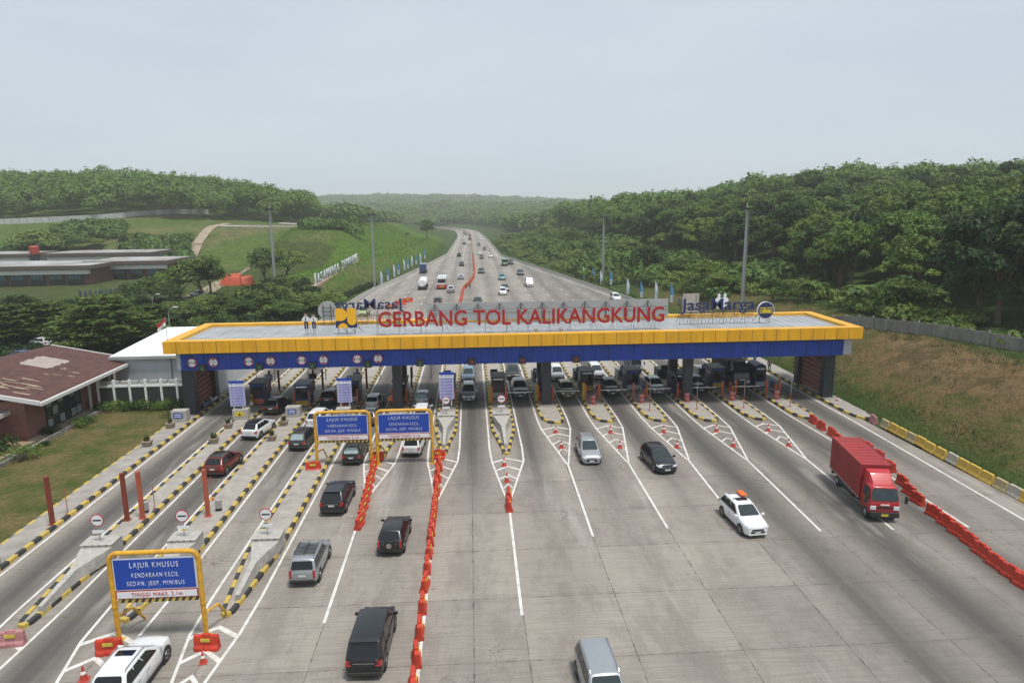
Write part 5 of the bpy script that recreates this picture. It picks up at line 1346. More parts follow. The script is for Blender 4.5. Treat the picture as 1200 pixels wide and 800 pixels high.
for k, (a, c, s_, pm) in enumerate(((544,286.5,'hatch',P_DGREY),(550,286.5,'mpv',P_WHITE),(543.5,281.5,'mpv',P_WHITE),(550.5,281,'suvs',P_DGREY),(546,275.5,'suvs',P_NAVYC),(550.5,277,'mpv',P_NAVYC),(543.8,273.5,'mpv',P_DGREY),(549,272.5,'mpv',P_WHITE))):
    far(s_, pm, a, c, ['dark car, nearest left one in the far cluster leaving','white car, nearest right one in the far cluster leaving','white car second row left in the far cluster','dark car second row right in the far cluster','dark car third row left in the far cluster','dark car third row right in the far cluster','dark car last row left in the far cluster','white car last row in the far cluster'][k], True)
far('suv', P_DGREY, 560, 358, 'dark car on the highway half hidden by the grey backing board', False)
far('suvs', P_NAVYC, 564, 320, 'dark car alone in the lane right of the barrier bend', False)
far('mpv', P_WHITE, 589, 345, 'white car on the highway in front of the dark silver one', False)
far('mpv', P_GREY, 592, 340.5, 'dark silver car half hidden behind the white one', False)
far('van', P_WHITE, 620, 335, 'white van on the right side of the highway', False)
far('suvs', P_DGREY, 610, 322, 'dark car beyond the white van on the highway', False)
far('suvs', P_NAVYC, 598.5, 309.5, 'dark car beside the green truck', False)
far('mpv', P_WHITE, 575, 301.5, 'white car between the green truck and the centre', False)
far('hatch', P_DGREY, 564.5, 303, 'dark car left of the far white car', False)
far('hatch', P_WHITE, 562, 298, 'white car beyond the dark one near the centre line', False)
far('hatch', P_NAVYC, 568, 292.8, 'dark car far out on the incoming side', False)
far('mpv', P_DGREY, 561, 288, 'dark car near the centre far out on the incoming side', False)
far('mpv', P_WHITE, 563, 281, 'small white car farthest out on the incoming side', False)
far('mpv', P_WHITE, 721, 352, 'white minivan at the right edge of the highway beside the flags', False, sc=1.1)
far('mpv', P_TEAL, 588, 327.5, 'teal car in the middle of the incoming lanes', False)
def simple_obj(name, mb_, lab, cat, px, py, rz=0, group=None):
    x_, y_ = unproj(px, py); o_ = mb_.build(name, None, (x_, y_, .01), rz, smooth=False); tag(o_, lab, cat, group); return o_
def wheels(mb_, W, ys_, r_=.5):
    for y_ in ys_:
        for s in (-1,1): mb_.lathe([(r_, s*(W/2-.35)),(r_, s*(W/2))], TYRE, axis='x', n=14, c=(0,y_,r_))
# bus seen from behind
mb_ = MB(); mb_.box(-1.25,1.25,-5,5,.45,3.25,P_WHITE); mb_.box(-1.26,1.26,-5.01,5.01,.45,1.35,P_TRED); mb_.box(-1.1,1.1,-5.03,-5.0,1.9,2.9,GLASS); mb_.box(-1.275,1.275,-4.5,4.5,1.7,2.7,GLASS); mb_.box(-.9,.9,-3.5,-1,3.25,3.55,P_WHITE)
for s in (-1,1): mb_.box(s*1.05-.14,s*1.05+.14,-5.03,-5,1.0,1.5,TAILL)
mb_.box(-.5,.5,-5.04,-5,.7,.95,PLATEY); wheels(mb_, 2.5, (-3,3.2)); simple_obj('bus', mb_, 'white and red bus driving away on the left half of the highway', 'bus', 518.5, 337)
# tanker
mb_ = MB(); mb_.lathe([(.9,-4.2),(1.15,-4.0),(1.15,2.6),(.9,2.8)], WHITEP, axis='y', n=20, c=(0,0,1.95)); mb_.box(-1.1,1.1,-4.1,4.6,.6,.95,DSTEEL); mb_.box(-1.1,1.1,3.0,4.9,.7,2.9,P_WHITE); mb_.box(-1.0,1.0,4.85,4.93,1.8,2.6,GLASS); mb_.box(-1.2,1.2,-4.3,-4.1,.5,.9,BTRIM); wheels(mb_,2.4,(-3,-1.9,3.9)); simple_obj('tanker_truck', mb_, 'white tanker truck on the left side of the highway', 'truck', 496, 338)
# blue truck
mb_ = MB(); mb_.box(-1.2,1.2,-4,2.2,1.0,3.3,P_DBLUE); mb_.box(-1.1,1.1,2.4,4.1,.6,2.6,P_WHITE); mb_.box(-1,1,-4,4,.6,1.0,BTRIM); mb_.box(-1,1,4.08,4.13,1.6,2.4,GLASS); wheels(mb_,2.3,(-2.8,-1.7,3.3)); simple_obj('cargo_truck', mb_, 'blue cargo truck parked at the left edge of the highway', 'truck', 496.5, 319.5)
# green truck facing camera
mb_ = MB(); mb_.box(-1.2,1.2,-3.6,2.0,1.0,2.7,P_GREEN); mb_.box(-1.1,1.1,2.2,3.8,.6,2.7,P_GREEN); mb_.box(-1,1,3.78,3.83,1.7,2.5,GLASS); mb_.box(-1,1,-3.6,3.6,.5,1.0,BTRIM); mb_.box(-1.05,1.05,3.8,3.95,.5,.85,BTRIM); mb_.box(-.8,.8,3.8,3.84,1.0,1.3,WHITEP); wheels(mb_,2.3,(-2.5,3)); simple_obj('cargo_truck', mb_, 'green truck coming down the right half of the highway', 'truck', 591.5, 311, T)
# patrol van behind the mirrored letters
put(car('van', paint('lime', (.30,.36,.12), 0, .4), 'lime and white van parked behind the mirrored letters', name='car'), *unproj(427,369), R(180))
# parked cars by the left lot
for k, (a, c, pm, lab) in enumerate(((48,405,P_WHITE,'white car parked under the wide tree at the left edge'),(24,421,P_DBLUE,'dark blue car parked behind the rust red roof'),(232,348,P_WHITE,'white car parked beside the garden drive'))):
    x_, y_ = unproj(a, c, .0); o_ = put(car('hatch', pm, lab, name='car', simple=True), x_, y_, R(70)); o_.location.z = float(height(x_, y_))

# ---- scooters at the left louvre wall
def scooter(x_, y_, rz, lab, m):
    t__ = thing('scooter', (x_, y_, .17), lab, 'scooter', 'parked scooters', rz)
    for y2 in (-.6, .62):
        w_ = MB().lathe([(.22,-.05),(.27,-.04),(.27,.04),(.22,.05)], TYRE, axis='x', n=16, c=(0,y2,.27)).build('wheel', t__); MB().lathe([(.20,-.03),(.20,.03)], RIM, axis='x', n=12, c=(0,y2,.27)).build('rim', w_)
    MB().loft([[(-.08,-.85,.62),(.08,-.85,.62),(.1,-.85,.72),(-.1,-.85,.72)],[(-.14,-.4,.35),(.14,-.4,.35),(.13,-.4,.76),(-.13,-.4,.76)],[(-.12,.0,.28),(.12,.0,.28),(.10,0,.55),(-.10,0,.55)],[(-.10,.35,.34),(.10,.35,.34),(.14,.42,.92),(-.14,.42,.92)]], m).build('body', t__, bevel=.02, smooth=True)
    MB().box(-.14,.14,-.78,.02,.72,.80,BTRIM).build('seat', t__, bevel=.03)
    mb_ = MB(); mb_.tube((0,.62,.27),(0,.40,.98),.03,DSTEEL); mb_.tube((-.32,.36,1.02),(.32,.36,1.02),.02,BTRIM); mb_.tube((-.3,.38,1.0),(-.36,.4,1.2),.015,BTRIM); mb_.tube((.3,.38,1.0),(.36,.4,1.2),.015,BTRIM); mb_.build('handlebar', t__)
    MB().box(-.08,.08,.44,.52,.82,.94,HEADL).build('headlight', t__, bevel=.02)
scooter(-30.3, 76.6, R(160), 'blue and white scooter parked at the left louvre wall, nearer one', P_BLUE); scooter(-30.2, 78.6, R(155), 'black and white scooter parked at the left louvre wall, farther one', P_WHITE)
# ------------------------------------------------------------------ highway edges
def wall_strip(name, xs, ys_, w_, h_, m, lab, cat, z=0.0):
    mb_ = MB(); rings = [[(x_-w_/2, y_, z), (x_-w_*.3, y_, z+h_*.35), (x_-w_*.18, y_, z+h_), (x_+w_*.18, y_, z+h_), (x_+w_*.3, y_, z+h_*.35), (x_+w_/2, y_, z)] for x_, y_ in zip(xs, ys_)]
    mb_.loft(rings, m); o_ = mb_.build(name, None, (0,0,0)); return tag(o_, lab, cat)
yy = np.arange(112, 900, 8.0)
wall_strip('road_barrier', [float(xl(q))+.3 for q in yy], yy, .6, .85, CONC2, 'long grey concrete barrier along the left edge of the highway', 'barrier')
yy = np.arange(100, 900, 8.0)
wall_strip('road_barrier', [float(xr(q))-.35 for q in yy], yy, .6, .8, CONC2, 'long grey concrete barrier along the right edge of the highway', 'barrier')
yy = np.arange(334, 860, 8.0)
wall_strip('median_barrier', [1.3+float(shift(q)) for q in yy], yy, .9, .9, mat('brown concrete', (.28,.19,.15), .9, var=.2), 'brownish median barrier far down the highway', 'barrier')
# orange barriers along the median, bending left towards the gate
bx = [(128,-3.9),(150,-3.1),(163,-2.6),(176,-2.4),(190,-2.2),(200,-1.0),(212,.1),(225,.9),(250,1.3),(330,1.3)]
pr_ = barrier_proto(ORNG, ''); y_ = 128.0; k = 0
while y_ < 332:
    x_ = float(np.interp(y_, [a for a,_ in bx], [b_ for _,b_ in bx]))
    o_ = place(pr_, k == 0, (x_, y_, .005), R(90)+random.uniform(-.08,.08), 'orange water barrier in the line dividing the highway behind the gate', 'orange water barriers dividing the highway'); o_.scale = (1.45,1.3,1.15); y_ += 1.95 if y_ < 240 else 2.6; k += 1
# orange frames in the left background of the roof signs
for a, c, rz in ((470,357,20),(478,354,30),(458,362,10)):
    x_, y_ = unproj(a, c); o_ = place(pr_, False, (x_, y_, .005), R(rz), {470:'orange barrier behind the mirrored letters, middle of three',478:'orange barrier behind the mirrored letters, rightmost of three',458:'orange barrier behind the mirrored letters, leftmost of three'}[a], 'orange barriers behind the mirrored letters'); o_.scale = (2,1.3,1.3)

# guardrail-like hedge and grass beyond right edge are ground cover
# ------------------------------------------------------------------ tall lighting masts
def mast(x_, y_, h_, lab, n=6):
    z_ = float(height(x_, y_)); t__ = thing('lighting_mast', (x_, y_, z_-.1), lab, 'lighting mast', 'tall lighting masts beside the highway')
    mb_ = MB(); mb_.tube((0,0,0),(0,0,h_*.5),.34,STEEL,.26,n=12); mb_.tube((0,0,h_*.5),(0,0,h_),.26,STEEL,.15,n=12)
    mb_.box(-.7,.7,-.7,.7,0,.3,CONC2); mb_.build('pole', t__, smooth=True)
    mb_ = MB(); mb_.lathe([(.75,h_-.9),(.75,h_-.8)], DSTEEL, n=12)
    mb_.build('ring', t__)
    for q in range(n):
        a = 2*math.pi*q/n; MB().box(math.cos(a)*.8-.22,math.cos(a)*.8+.22,math.sin(a)*.8-.18,math.sin(a)*.8+.18,h_-1.15,h_-.72,DSTEEL).build('lamp', t__)
    mb_ = MB(); mb_.tube((.42,-.1,1),(.40,-.1,h_-1),.03,STEEL,n=4); mb_.tube((.42,.15,1),(.40,.15,h_-1),.03,STEEL,n=4)
    for q in range(int(h_/1.2)): mb_.tube((.42,-.1,1+q*1.2),(.42,.15,1+q*1.2),.02,STEEL,n=4)
    mb_.build('ladder', t__)
def onray(px, py, Yd):
    """ground point seen at px (approximately) at distance Yd"""
    d = fwd*800 + r2*(px-600) + u2*(400-py); s = Yd/d.y; return d.x*s, Yd, H_CAM+d.z*s
def mast_at(px, ytop, Yd, lab):
    x_, y_, ztop = onray(px, ytop, Yd); z_ = float(height(x_, y_)); mast(x_, y_, ztop-z_, lab)
mast_at(315, 240, 172, 'lighting mast standing among the trees left of the highway')
mast_at(434.5, 247, 198, 'lighting mast at the foot of the green slope left of the highway')
mast_at(707.5, 250, 196, 'lighting mast on the right edge of the highway near the white minivan')
mast_at(876, 238, 128, 'lighting mast right of the navy letters in front of the forest')

# ------------------------------------------------------------------ feather flags
FLW = mat('flag white', (.50,.58,.66), .7); FLB = mat('flag blue', (.06,.22,.42), .7)
def flag(px, py, hgt, lab, m, Yd=None):
    x_, y_ = unproj(px, py); z_ = float(height(x_, y_)); t__ = thing('feather_flag', (x_, y_, z_), lab, 'flag', 'feather flags along the highway')
    MB().tube((0,0,0),(0,0,hgt),.03,DSTEEL,n=5).build('pole', t__)
    mb_ = MB(); n = 8; P_ = []
    for q in range(n+1):
        t = q/n; z0 = .5+(hgt-.5)*t; wd = .75*math.sin(math.pi*min(1,.25+t*.75))**.6 if q < n else .05; P_.append((.03, 0, z0, wd))
    for a, c in zip(P_[:-1], P_[1:]):
        mb_.add([(a[0],0,a[2]),(a[0]+a[3],.12*math.sin(a[2]*2),a[2]),(c[0]+c[3],.12*math.sin(c[2]*2),c[2]),(c[0],0,c[2])], [(0,1,2,3)], m if (a[2] > hgt*.35) else FLW)
    mb_.build('cloth', t__)
fl = [(683,328,'R'),(694,330.5,'R'),(703,334,'R'),(714.5,336,'R'),(734,346.5,'R'),(750,350,'R'),(767,353,'R'),(785,358,'R'),
      (446,335,'L'),(453.5,330,'L'),(461,326,'L'),(466,323,'L'),(473,319,'L'),(477,317,'L'),(482,314,'L'),(487,312,'L'),(492,310,'L'),(497,306,'L')]
for i, (a, c, s_) in enumerate(fl):
    w_ = ORD[i if s_ == 'R' else i-8]
    flag(a, c, 4.6 if i < 4 or s_ == 'L' else 4.8, f'{"pale blue" if i%2 else "white and blue"} feather flag on the {"right" if s_=="R" else "left"} verge, {w_} {"from the far end" if s_=="R" else "from the mast"}', FLB if i % 2 else FLW)

# ------------------------------------------------------------------ right fence
FP = [(90,15,5.4),(74,46,5.4),(64.5,68,5.3),(60.3,81,5.1),(53.8,101,4.9),(47.5,118,4.2),(45.5,132,3.4),(46.5,150,3.2)]
t__ = thing('panel_fence', (FP[3][0], FP[3][1], 0), 'long weathered concrete panel fence on top of the dry embankment at right', 'fence'); ox_, oy_ = FP[3][0], FP[3][1]
FENM = mat('fence concrete', (.20,.19,.17), .9, scale=.8, var=.35, stretch=(1,1,.4)); pan = MB(); FENP = mat('fence post concrete', (.26,.25,.23), .9, scale=1, var=.3)
npost = 0
for (a, c) in zip(FP[:-1], FP[1:]):
    A_, B_ = Vector(a[:2]), Vector(c[:2]); Ln = (B_-A_).length; n = max(1, round(Ln/2.4))
    for q in range(n):
        p = A_.lerp(B_, q/n); p2 = A_.lerp(B_, (q+1)/n); d = (p2-p).normalized(); nn_ = Vector((-d.y, d.x))*.05
        z0 = float(height(p.x, p.y)); z1 = float(height(p2.x, p2.y)); h_ = 1.6+random.uniform(-.06,.06)
        for lv in range(4):
            za, zb_ = .40*lv-.3*(lv==0), .40*lv+.38
            pan.hexa([(p.x-ox_+d.x*.1-nn_.x, p.y-oy_+d.y*.1-nn_.y, z0+za),(p2.x-ox_-nn_.x, p2.y-oy_-nn_.y, z1+za),(p2.x-ox_+nn_.x, p2.y-oy_+nn_.y, z1+za),(p.x-ox_+nn_.x+d.x*.1, p.y-oy_+d.y*.1+nn_.y, z0+za),
                      (p.x-ox_+d.x*.1-nn_.x, p.y-oy_+d.y*.1-nn_.y, z0+zb_),(p2.x-ox_-nn_.x, p2.y-oy_-nn_.y, z1+zb_),(p2.x-ox_+nn_.x, p2.y-oy_+nn_.y, z1+zb_),(p.x-ox_+nn_.x+d.x*.1, p.y-oy_+d.y*.1+nn_.y, z0+zb_)], FENM)
        po = MB().box(-.11,.11,-.11,.11,-.4,1.85,FENP).build('post', t__, (p.x-ox_, p.y-oy_, z0), rz=math.atan2(d.y,d.x)); npost += 1
pan.build('panels', t__)
# drainage channel lip at the toe of the embankment
mb_ = MB(); ys_ = np.arange(30, 66, 3.0)
for a, c in zip(ys_[:-1], ys_[1:]):
    xa_, xc_ = float(xr(a))+4.6, float(xr(c))+4.6; za_, zc_ = float(height(xa_, a)), float(height(xc_, c)); mb_.hexa([(xa_,a,za_-.3),(xa_+.25,a,za_-.3),(xc_+.25,c,zc_-.3),(xc_,c,zc_-.3),(xa_,a,za_+.03),(xa_+.25,a,za_+.03),(xc_+.25,c,zc_+.03),(xc_,c,zc_+.03)], DCONC)


# ------------------------------------------------------------------ rust-roofed office at left
ROOFR, rt, rb = nmat('rusty roof'); rb.inputs['Roughness'].default_value = .7
tc = rt.nodes.new('ShaderNodeTexCoord'); sp_ = rt.nodes.new('ShaderNodeSeparateXYZ'); rt.links.new(tc.outputs['Object'], sp_.inputs[0])
n_ = rt.nodes.new('ShaderNodeTexNoise'); n_.inputs['Scale'].default_value = 1.2; n_.inputs['Detail'].default_value = 8; n_.inputs['Roughness'].default_value = .75; rt.links.new(tc.outputs['Object'], n_.inputs['Vector'])
r_ = rt.nodes.new('ShaderNodeValToRGB'); r_.color_ramp.elements[0].position = .36; r_.color_ramp.elements[1].position = .66; r_.color_ramp.elements[0].color = (.042,.013,.010,1); r_.color_ramp.elements[1].color = (.125,.042,.030,1)
rt.links.new(n_.outputs['Fac'], r_.inputs[0])
wv_ = rt.nodes.new('ShaderNodeTexWave'); wv_.wave_type = 'BANDS'; wv_.bands_direction = 'Y'; wv_.inputs['Scale'].default_value = 1.1; wv_.inputs['Distortion'].default_value = 0; rt.links.new(tc.outputs['Object'], wv_.inputs['Vector'])
bp_ = rt.nodes.new('ShaderNodeBump'); bp_.inputs['Strength'].default_value = .7; bp_.inputs['Distance'].default_value = .08; rt.links.new(wv_.outputs['Fac'], bp_.inputs['Height']); rt.links.new(bp_.outputs[0], rb.inputs['Normal']); rt.links.new(r_.outputs[0], rb.inputs['Base Color'])
PINKW = mat('pink brick wall', (.24,.11,.085), .85, scale=4, var=.2, bump=.2); WTRIM = mat('white fascia', (.60,.60,.58), .6, var=.1); PATCH = mat('grey roof patch', (.34,.29,.26), .7, var=.25, scale=3); PATCH2 = mat('tan roof patch', (.30,.22,.16), .8, var=.3, scale=3)
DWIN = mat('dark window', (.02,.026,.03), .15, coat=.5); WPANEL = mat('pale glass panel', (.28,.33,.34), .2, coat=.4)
t__ = thing('office_building', (-46, 75, 0), 'single storey office with rusty red sheet roof and pink walls beside the lawn', 'building')
def Lc_(x_, y_, z_): return (x_+46, y_-75, z_)
rz_ = lambda x_: 4.25+(-41.5-x_)*.205
def roofquad(x0,x1,y0,y1,off,m,mb__,th_=.0):
    mb__.hexa([Lc_(x0,y0,rz_(x0)+off-th_),Lc_(x1,y0,rz_(x1)+off-th_),Lc_(x1,y1,rz_(x1)+off-th_),Lc_(x0,y1,rz_(x0)+off-th_),Lc_(x0,y0,rz_(x0)+off),Lc_(x1,y0,rz_(x1)+off),Lc_(x1,y1,rz_(x1)+off),Lc_(x0,y1,rz_(x0)+off)], m)
mb_ = MB(); roofquad(-51.2,-41.5,65.9,84.9,0,ROOFR,mb_,.08)
mb_.hexa([Lc_(-61,65.9,4.1),Lc_(-51.2,65.9,rz_(-51.2)-.08),Lc_(-51.2,84.9,rz_(-51.2)-.08),Lc_(-61,84.9,4.1),Lc_(-61,65.9,4.2),Lc_(-51.2,65.9,rz_(-51.2)),Lc_(-51.2,84.9,rz_(-51.2)),Lc_(-61,84.9,4.2)], ROOFR)
rf = mb_.build('roof', t__)
mb_ = MB()
for k in range(9): roofquad(-49.6+random.uniform(-.2,.2),-46.4+random.uniform(-.25,.25),79.0+k*.45-3.0,79.0+k*.45-3.0+.40,.035,PATCH,mb_,.03)
mb_.build('patch', rf)
mb_ = MB()
for k in range(22):
    y0 = 66.3+random.uniform(0,5.6); x0 = -47.6+random.uniform(-3,3.0)*(1 if y0<70 else .6); roofquad(x0,x0+random.uniform(.8,1.8),y0,y0+random.uniform(.15,.3),.03+.004*k,PATCH2,mb_,.02)
for k in range(7):
    y0 = 73+random.uniform(-3,6); x0 = -44.5+random.uniform(-1.5,1.5); roofquad(x0,x0+random.uniform(.3,.8),y0,y0+random.uniform(.1,.25),.03,PATCH2,mb_,.02)
mb_.build('patch', rf)
mb_ = MB()
roofquad(-51.3,-41.5,65.7,65.88,.10,WTRIM,mb_,.42); roofquad(-51.3,-41.5,84.92,85.08,.08,WTRIM,mb_,.34); roofquad(-41.48,-41.3,65.7,85.08,.02,WTRIM,mb_,.34); mb_.build('fascia', rf)
mb_ = MB(); mb_.box(-61+46,-43.9+46,67.2-75,84-75,0,4.0,PINKW); mb_.build('wall', t__)
# glazed front to the lawn
fr = MB()
for q in range(7): fr.box(-43.87+46,-43.78+46,70.2+q*1.05-75,70.28+q*1.05-75,.15,3.3,DSTEEL)
for z_ in (.15,1.3,2.3,3.2): fr.box(-43.875+46,-43.785+46,70.2-75,76.6-75,z_,z_+.08,DSTEEL)
f_ = fr.build('window_frame', t__); mb_ = MB(); mb_.box(-43.89+46,-43.83+46,70.2-75,76.5-75,.15,3.3,DWIN); mb_.build('glass', f_)
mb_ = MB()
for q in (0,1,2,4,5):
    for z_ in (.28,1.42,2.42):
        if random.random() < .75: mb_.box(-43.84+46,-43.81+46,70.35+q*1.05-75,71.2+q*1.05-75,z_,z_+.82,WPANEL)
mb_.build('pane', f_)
for q in range(4): MB().box(2.7,2.9,77.2-75+q*2.2,77.4-75+q*2.2,0,4.0,WTRIM).build('pillar', t__)
MB().box(2.2,3.4,2.3,9.2,.9,1.0,RUST).build('bench', t__)
# lower wing
t2 = thing('office_wing', (-48.5, 60, 0), 'lower pink wing with flat roof and long slit window at the left photo edge', 'building')
MB().box(-9,2.3,-7,7.4,0,2.9,PINKW).build('wall', t2); MB().box(-9.6,3.1,-7.6,8.2,2.95,3.1,ROOFG).build('roof', t2)
mb_ = MB(); mb_.box(3.1,3.25,-7.7,8.3,2.75,3.16,WTRIM); mb_.box(-9.6,3.1,8.2,8.34,2.75,3.16,WTRIM); mb_.box(-9.6,3.1,-7.74,-7.6,2.75,3.16,WTRIM); mb_.build('fascia', t2)
w_ = MB().box(2.28,2.34,-1.5,5.2,1.0,1.75,DSTEEL).build('window', t2); MB().box(2.33,2.36,-1.35,5.05,1.1,1.65,DWIN).build('pane', w_)
tag(MB().box(-46.1,-43.0,48,66.8,-.2,.10,mat('ochre paving',(.30,.20,.13),.9,var=.2)).build('path'), kind='structure'); tag(MB().box(-43.9,-41.9,66.9,79.5,-.2,.14,mat('tan paving',(.30,.25,.19),.9,var=.2)).build('path'), kind='structure')
mb_ = MB(); mb_.box(-42.1,-41.85,48,76,-.2,.34,DCONC); mb_.box(-42.9,-42.7,48,66,-.2,.3,DCONC); tag(mb_.build('gutter'), 'low concrete gutter between the office path and the lawn', 'gutter')
# dark panel fence with white posts
t__ = thing('boundary_fence', (-37, 78, 0), 'fence of dark panels between white posts behind the lawn', 'fence')
for k in range(7):
    x_ = -5.6+k*1.75; MB().box(x_-.11,x_+.11,-.14,.14,0,3.35,WHITEP).build('post', t__)
    if k < 6: MB().box(x_+.12,x_+1.63,-.04,.04,.15,2.45,DSTEEL).build('panel', t__); 
MB().box(-5.6,5.1,-.1,.1,2.5,2.72,WHITEP).build('rail', t__)
mb_ = MB()
for k in range(10): mb_.box(-5.4+k*1.08,-4.6+k*1.08,.3,.7,2.75,3.1,SHEET)
mb_.box(-5.6,5.1,.2,.8,2.55,2.74,SHEET); mb_.build('cable_tray', t__)
# white hall
t__ = thing('white_hall', (-37.5, 88, 0), 'white hall with flat pale roof between the fence and the canopy end', 'building')
WS = mat('white sheet wall', (.50,.52,.54), .6, var=.08, scale=.8); WR = mat('white roof sheet', (.72,.74,.76), .5, var=.06, scale=.6)
MB().box(-5.6,6.5,-5,10.5,0,5.0,WS).build('wall', t__)
MB().hexa([(-5.9,-5.4,5.0),(6.8,-5.4,5.0),(6.8,11,5.0),(-5.9,11,5.0),(-5.9,-5.4,5.12),(6.8,-5.4,5.12),(6.8,11,5.9),(-5.9,11,5.9)], WR).build('roof', t__)
MB().box(-5.9,6.8,-5.55,-5.42,4.75,5.1,SHEET).build('gutter', t__); MB().tube((1.3,-5.5,0),(1.3,-5.5,4.9),.06,DSTEEL).build('drainpipe', t__)
# flag on the canopy end
x_, y_, z_ = onray(194, 402, 72.4); t__ = thing('national_flag', (CX0+.35, 72.5, 8.72), 'small red and white flag on a thin pole at the left end of the canopy', 'flag')
MB().tube((0,0,0),(0,0,2.6),.03,STEEL,n=6).build('pole', t__)
for k, (m, nm_) in enumerate(((SRED,'red_cloth'),(WHITEP,'white_cloth'))):
    mb_ = MB(); n = 6; top = 1.9-.42*k
    for q in range(n):
        a, c = q/n, (q+1)/n; f = lambda u: (-1.15*u*.75, -.12*math.sin(u*7), -1.0*u*.75)
        A_, C_ = f(a), f(c); mb_.add([(A_[0],A_[1],2.5-.42*k+A_[2]),(C_[0],C_[1],2.5-.42*k+C_[2]),(C_[0]+.05,C_[1],2.5-.42*(k+1)+C_[2]),(A_[0]+.0,A_[1],2.5-.42*(k+1)+A_[2])], [(0,1,2,3)], m)
    mb_.build(nm_, t__)
# street lamp left
def street_lamp(px, py, Yd, lab):
    x_, y_, zt_ = onray(px, py, Yd); z_ = float(height(x_, y_)); t_ = thing('street_lamp', (x_, y_, z_), lab, 'street lamp'); h_ = zt_-z_
    MB().tube((0,0,0),(0,0,h_),.09,STEEL,.06).build('pole', t_); mb__ = MB(); mb__.path([(0,0,h_-.2),(.3,0,h_+.5),(.9,0,h_+.8)], .05, STEEL); mb__.build('arm', t_); MB().box(.8,1.5,-.12,.12,h_+.72,h_+.88,WTRIM).build('lamp', t_, bevel=.03)
street_lamp(197, 366, 105, 'thin street lamp behind the white hall'); street_lamp(178, 350, 125, 'thin street lamp in front of the garden drive')

# ------------------------------------------------------------------ long low complex far left
BR = mat('brown roof edge', (.10,.075,.065), .7); RG2 = mat('pale metal roof', (.40,.40,.40), .5, scale=.12, c2=(.17,.14,.125), var=.1); BRK = mat('red brick pier', (.13,.06,.042), .85, var=.15)
def long_roof(t_, x0, x1, y0, y1, z0, h_, over=1.5):
    rf_ = MB().box(x0,x1,y0,y1,z0,z0+h_,BR).build('roof', t_); MB().box(x0+.6,x1-.6,y0+.6,y1-.6,z0+h_,z0+h_+.06,RG2).build('roof_sheet', rf_)
def complex_(px0, px1, Yf, depth, zr0, lab, win=True, pyb=None):
    x0, x1 = onray(px0, 320, Yf)[0], onray(px1, 320, Yf)[0]
    t_ = thing('office_complex', ((x0+x1)/2, Yf, 0), lab, 'building', 'long low office blocks at far left'); w_ = x1-x0
    MB().box(-w_/2,w_/2,0,depth,-.5,zr0,BRK if win else WTRIM).build('wall', t_)
    MB().box(-w_/2-.3,w_/2+.3,-1.6,-.02,zr0-1.5,zr0-.2,WTRIM).build('canopy_band', t_)
    long_roof(t_, -w_/2-1.5, w_/2+1.5, -2.4, depth+1, zr0, 1.1)
    if win:
        n = int(w_/5.2)
        for q in range(n):
            xa_ = -w_/2+1+q*(w_-2)/n; xb_ = -w_/2+1+(q+1)*(w_-2)/n-.9
            f = MB().box(xa_,xb_,-.10,-.03,.2,zr0-1.7,DWIN).build('window', t_)
            mb__ = MB(); [mb__.box(xa_+.15+k*.95,xa_+.95+k*.95,-.14,-.105,zr0-3.1,zr0-1.8,mat('blue tinted pane',(.08,.16,.20),.2)) for k in range(int((xb_-xa_-.2)/.95))]; mb__.build('pane', f)
complex_(-60, 105, 216, 22, 5.4, 'long brick and glass office block with brown flat roof at far left, nearest wing')
complex_(108, 196, 230, 18, 5.6, 'office wing right of the nearest block with a white band under the roof')
complex_(62, 178, 262, 16, 6.6, 'office block behind with a pale roof', win=False)
complex_(-40, 38, 262, 16, 6.6, 'office block behind with a dark roof at the left photo edge', win=False)
tk = thing('water_tank', (*onray(41, 300, 250)[:2], 0), 'bright red water tank above the office roofs', 'tank'); zt = onray(41,288,250)[2]
MB().lathe([(1.2,zt-3.0),(1.5,zt-2.8),(1.5,zt-.4),(1.0,zt)], mat('tank red',(.34,.035,.02),.5), n=16).build('body', tk); MB().box(-1,1,-1,1,0,zt-3.0,DSTEEL).build('stand', tk)
# white boundary wall in front of the left forest
wp = [(-12,272.5,330),(60,271.5,345),(95,268,352),(130,264,360),(170,258,372),(205,254.5,382),(245,253.5,392)]
pts_ = []
for a, c, Yd in wp: x_, y_, z_ = onray(a, c, Yd); pts_.append((x_, y_))
WALLW = mat('white wall panel', (.40,.41,.40), .8, scale=.4, var=.2)
t__ = thing('boundary_wall', (pts_[3][0], pts_[3][1], 0), 'long pale boundary wall along the foot of the left forest', 'wall'); mb_ = MB()
for a, c in zip(pts_[:-1], pts_[1:]):
    n = 8
    for q in range(n):
        p = Vector(a).lerp(Vector(c), q/n); p2 = Vector(a).lerp(Vector(c), (q+1)/n-.01); z1 = float(height(p.x,p.y)); z2 = float(height(p2.x,p2.y))
        X_, Y_ = pts_[3]; mb_.hexa([(p.x-X_,p.y-Y_,z1-.8),(p2.x-X_,p2.y-Y_,z2-.8),(p2.x-X_,p2.y-Y_+.3,z2-.8),(p.x-X_,p.y-Y_+.3,z1-.8),(p.x-X_,p.y-Y_,z1+2.6),(p2.x-X_,p2.y-Y_,z1+2.6),(p2.x-X_,p2.y-Y_+.3,z1+2.6),(p.x-X_,p.y-Y_+.3,z1+2.6)], WALLW)
mb_.build('panel', t__)
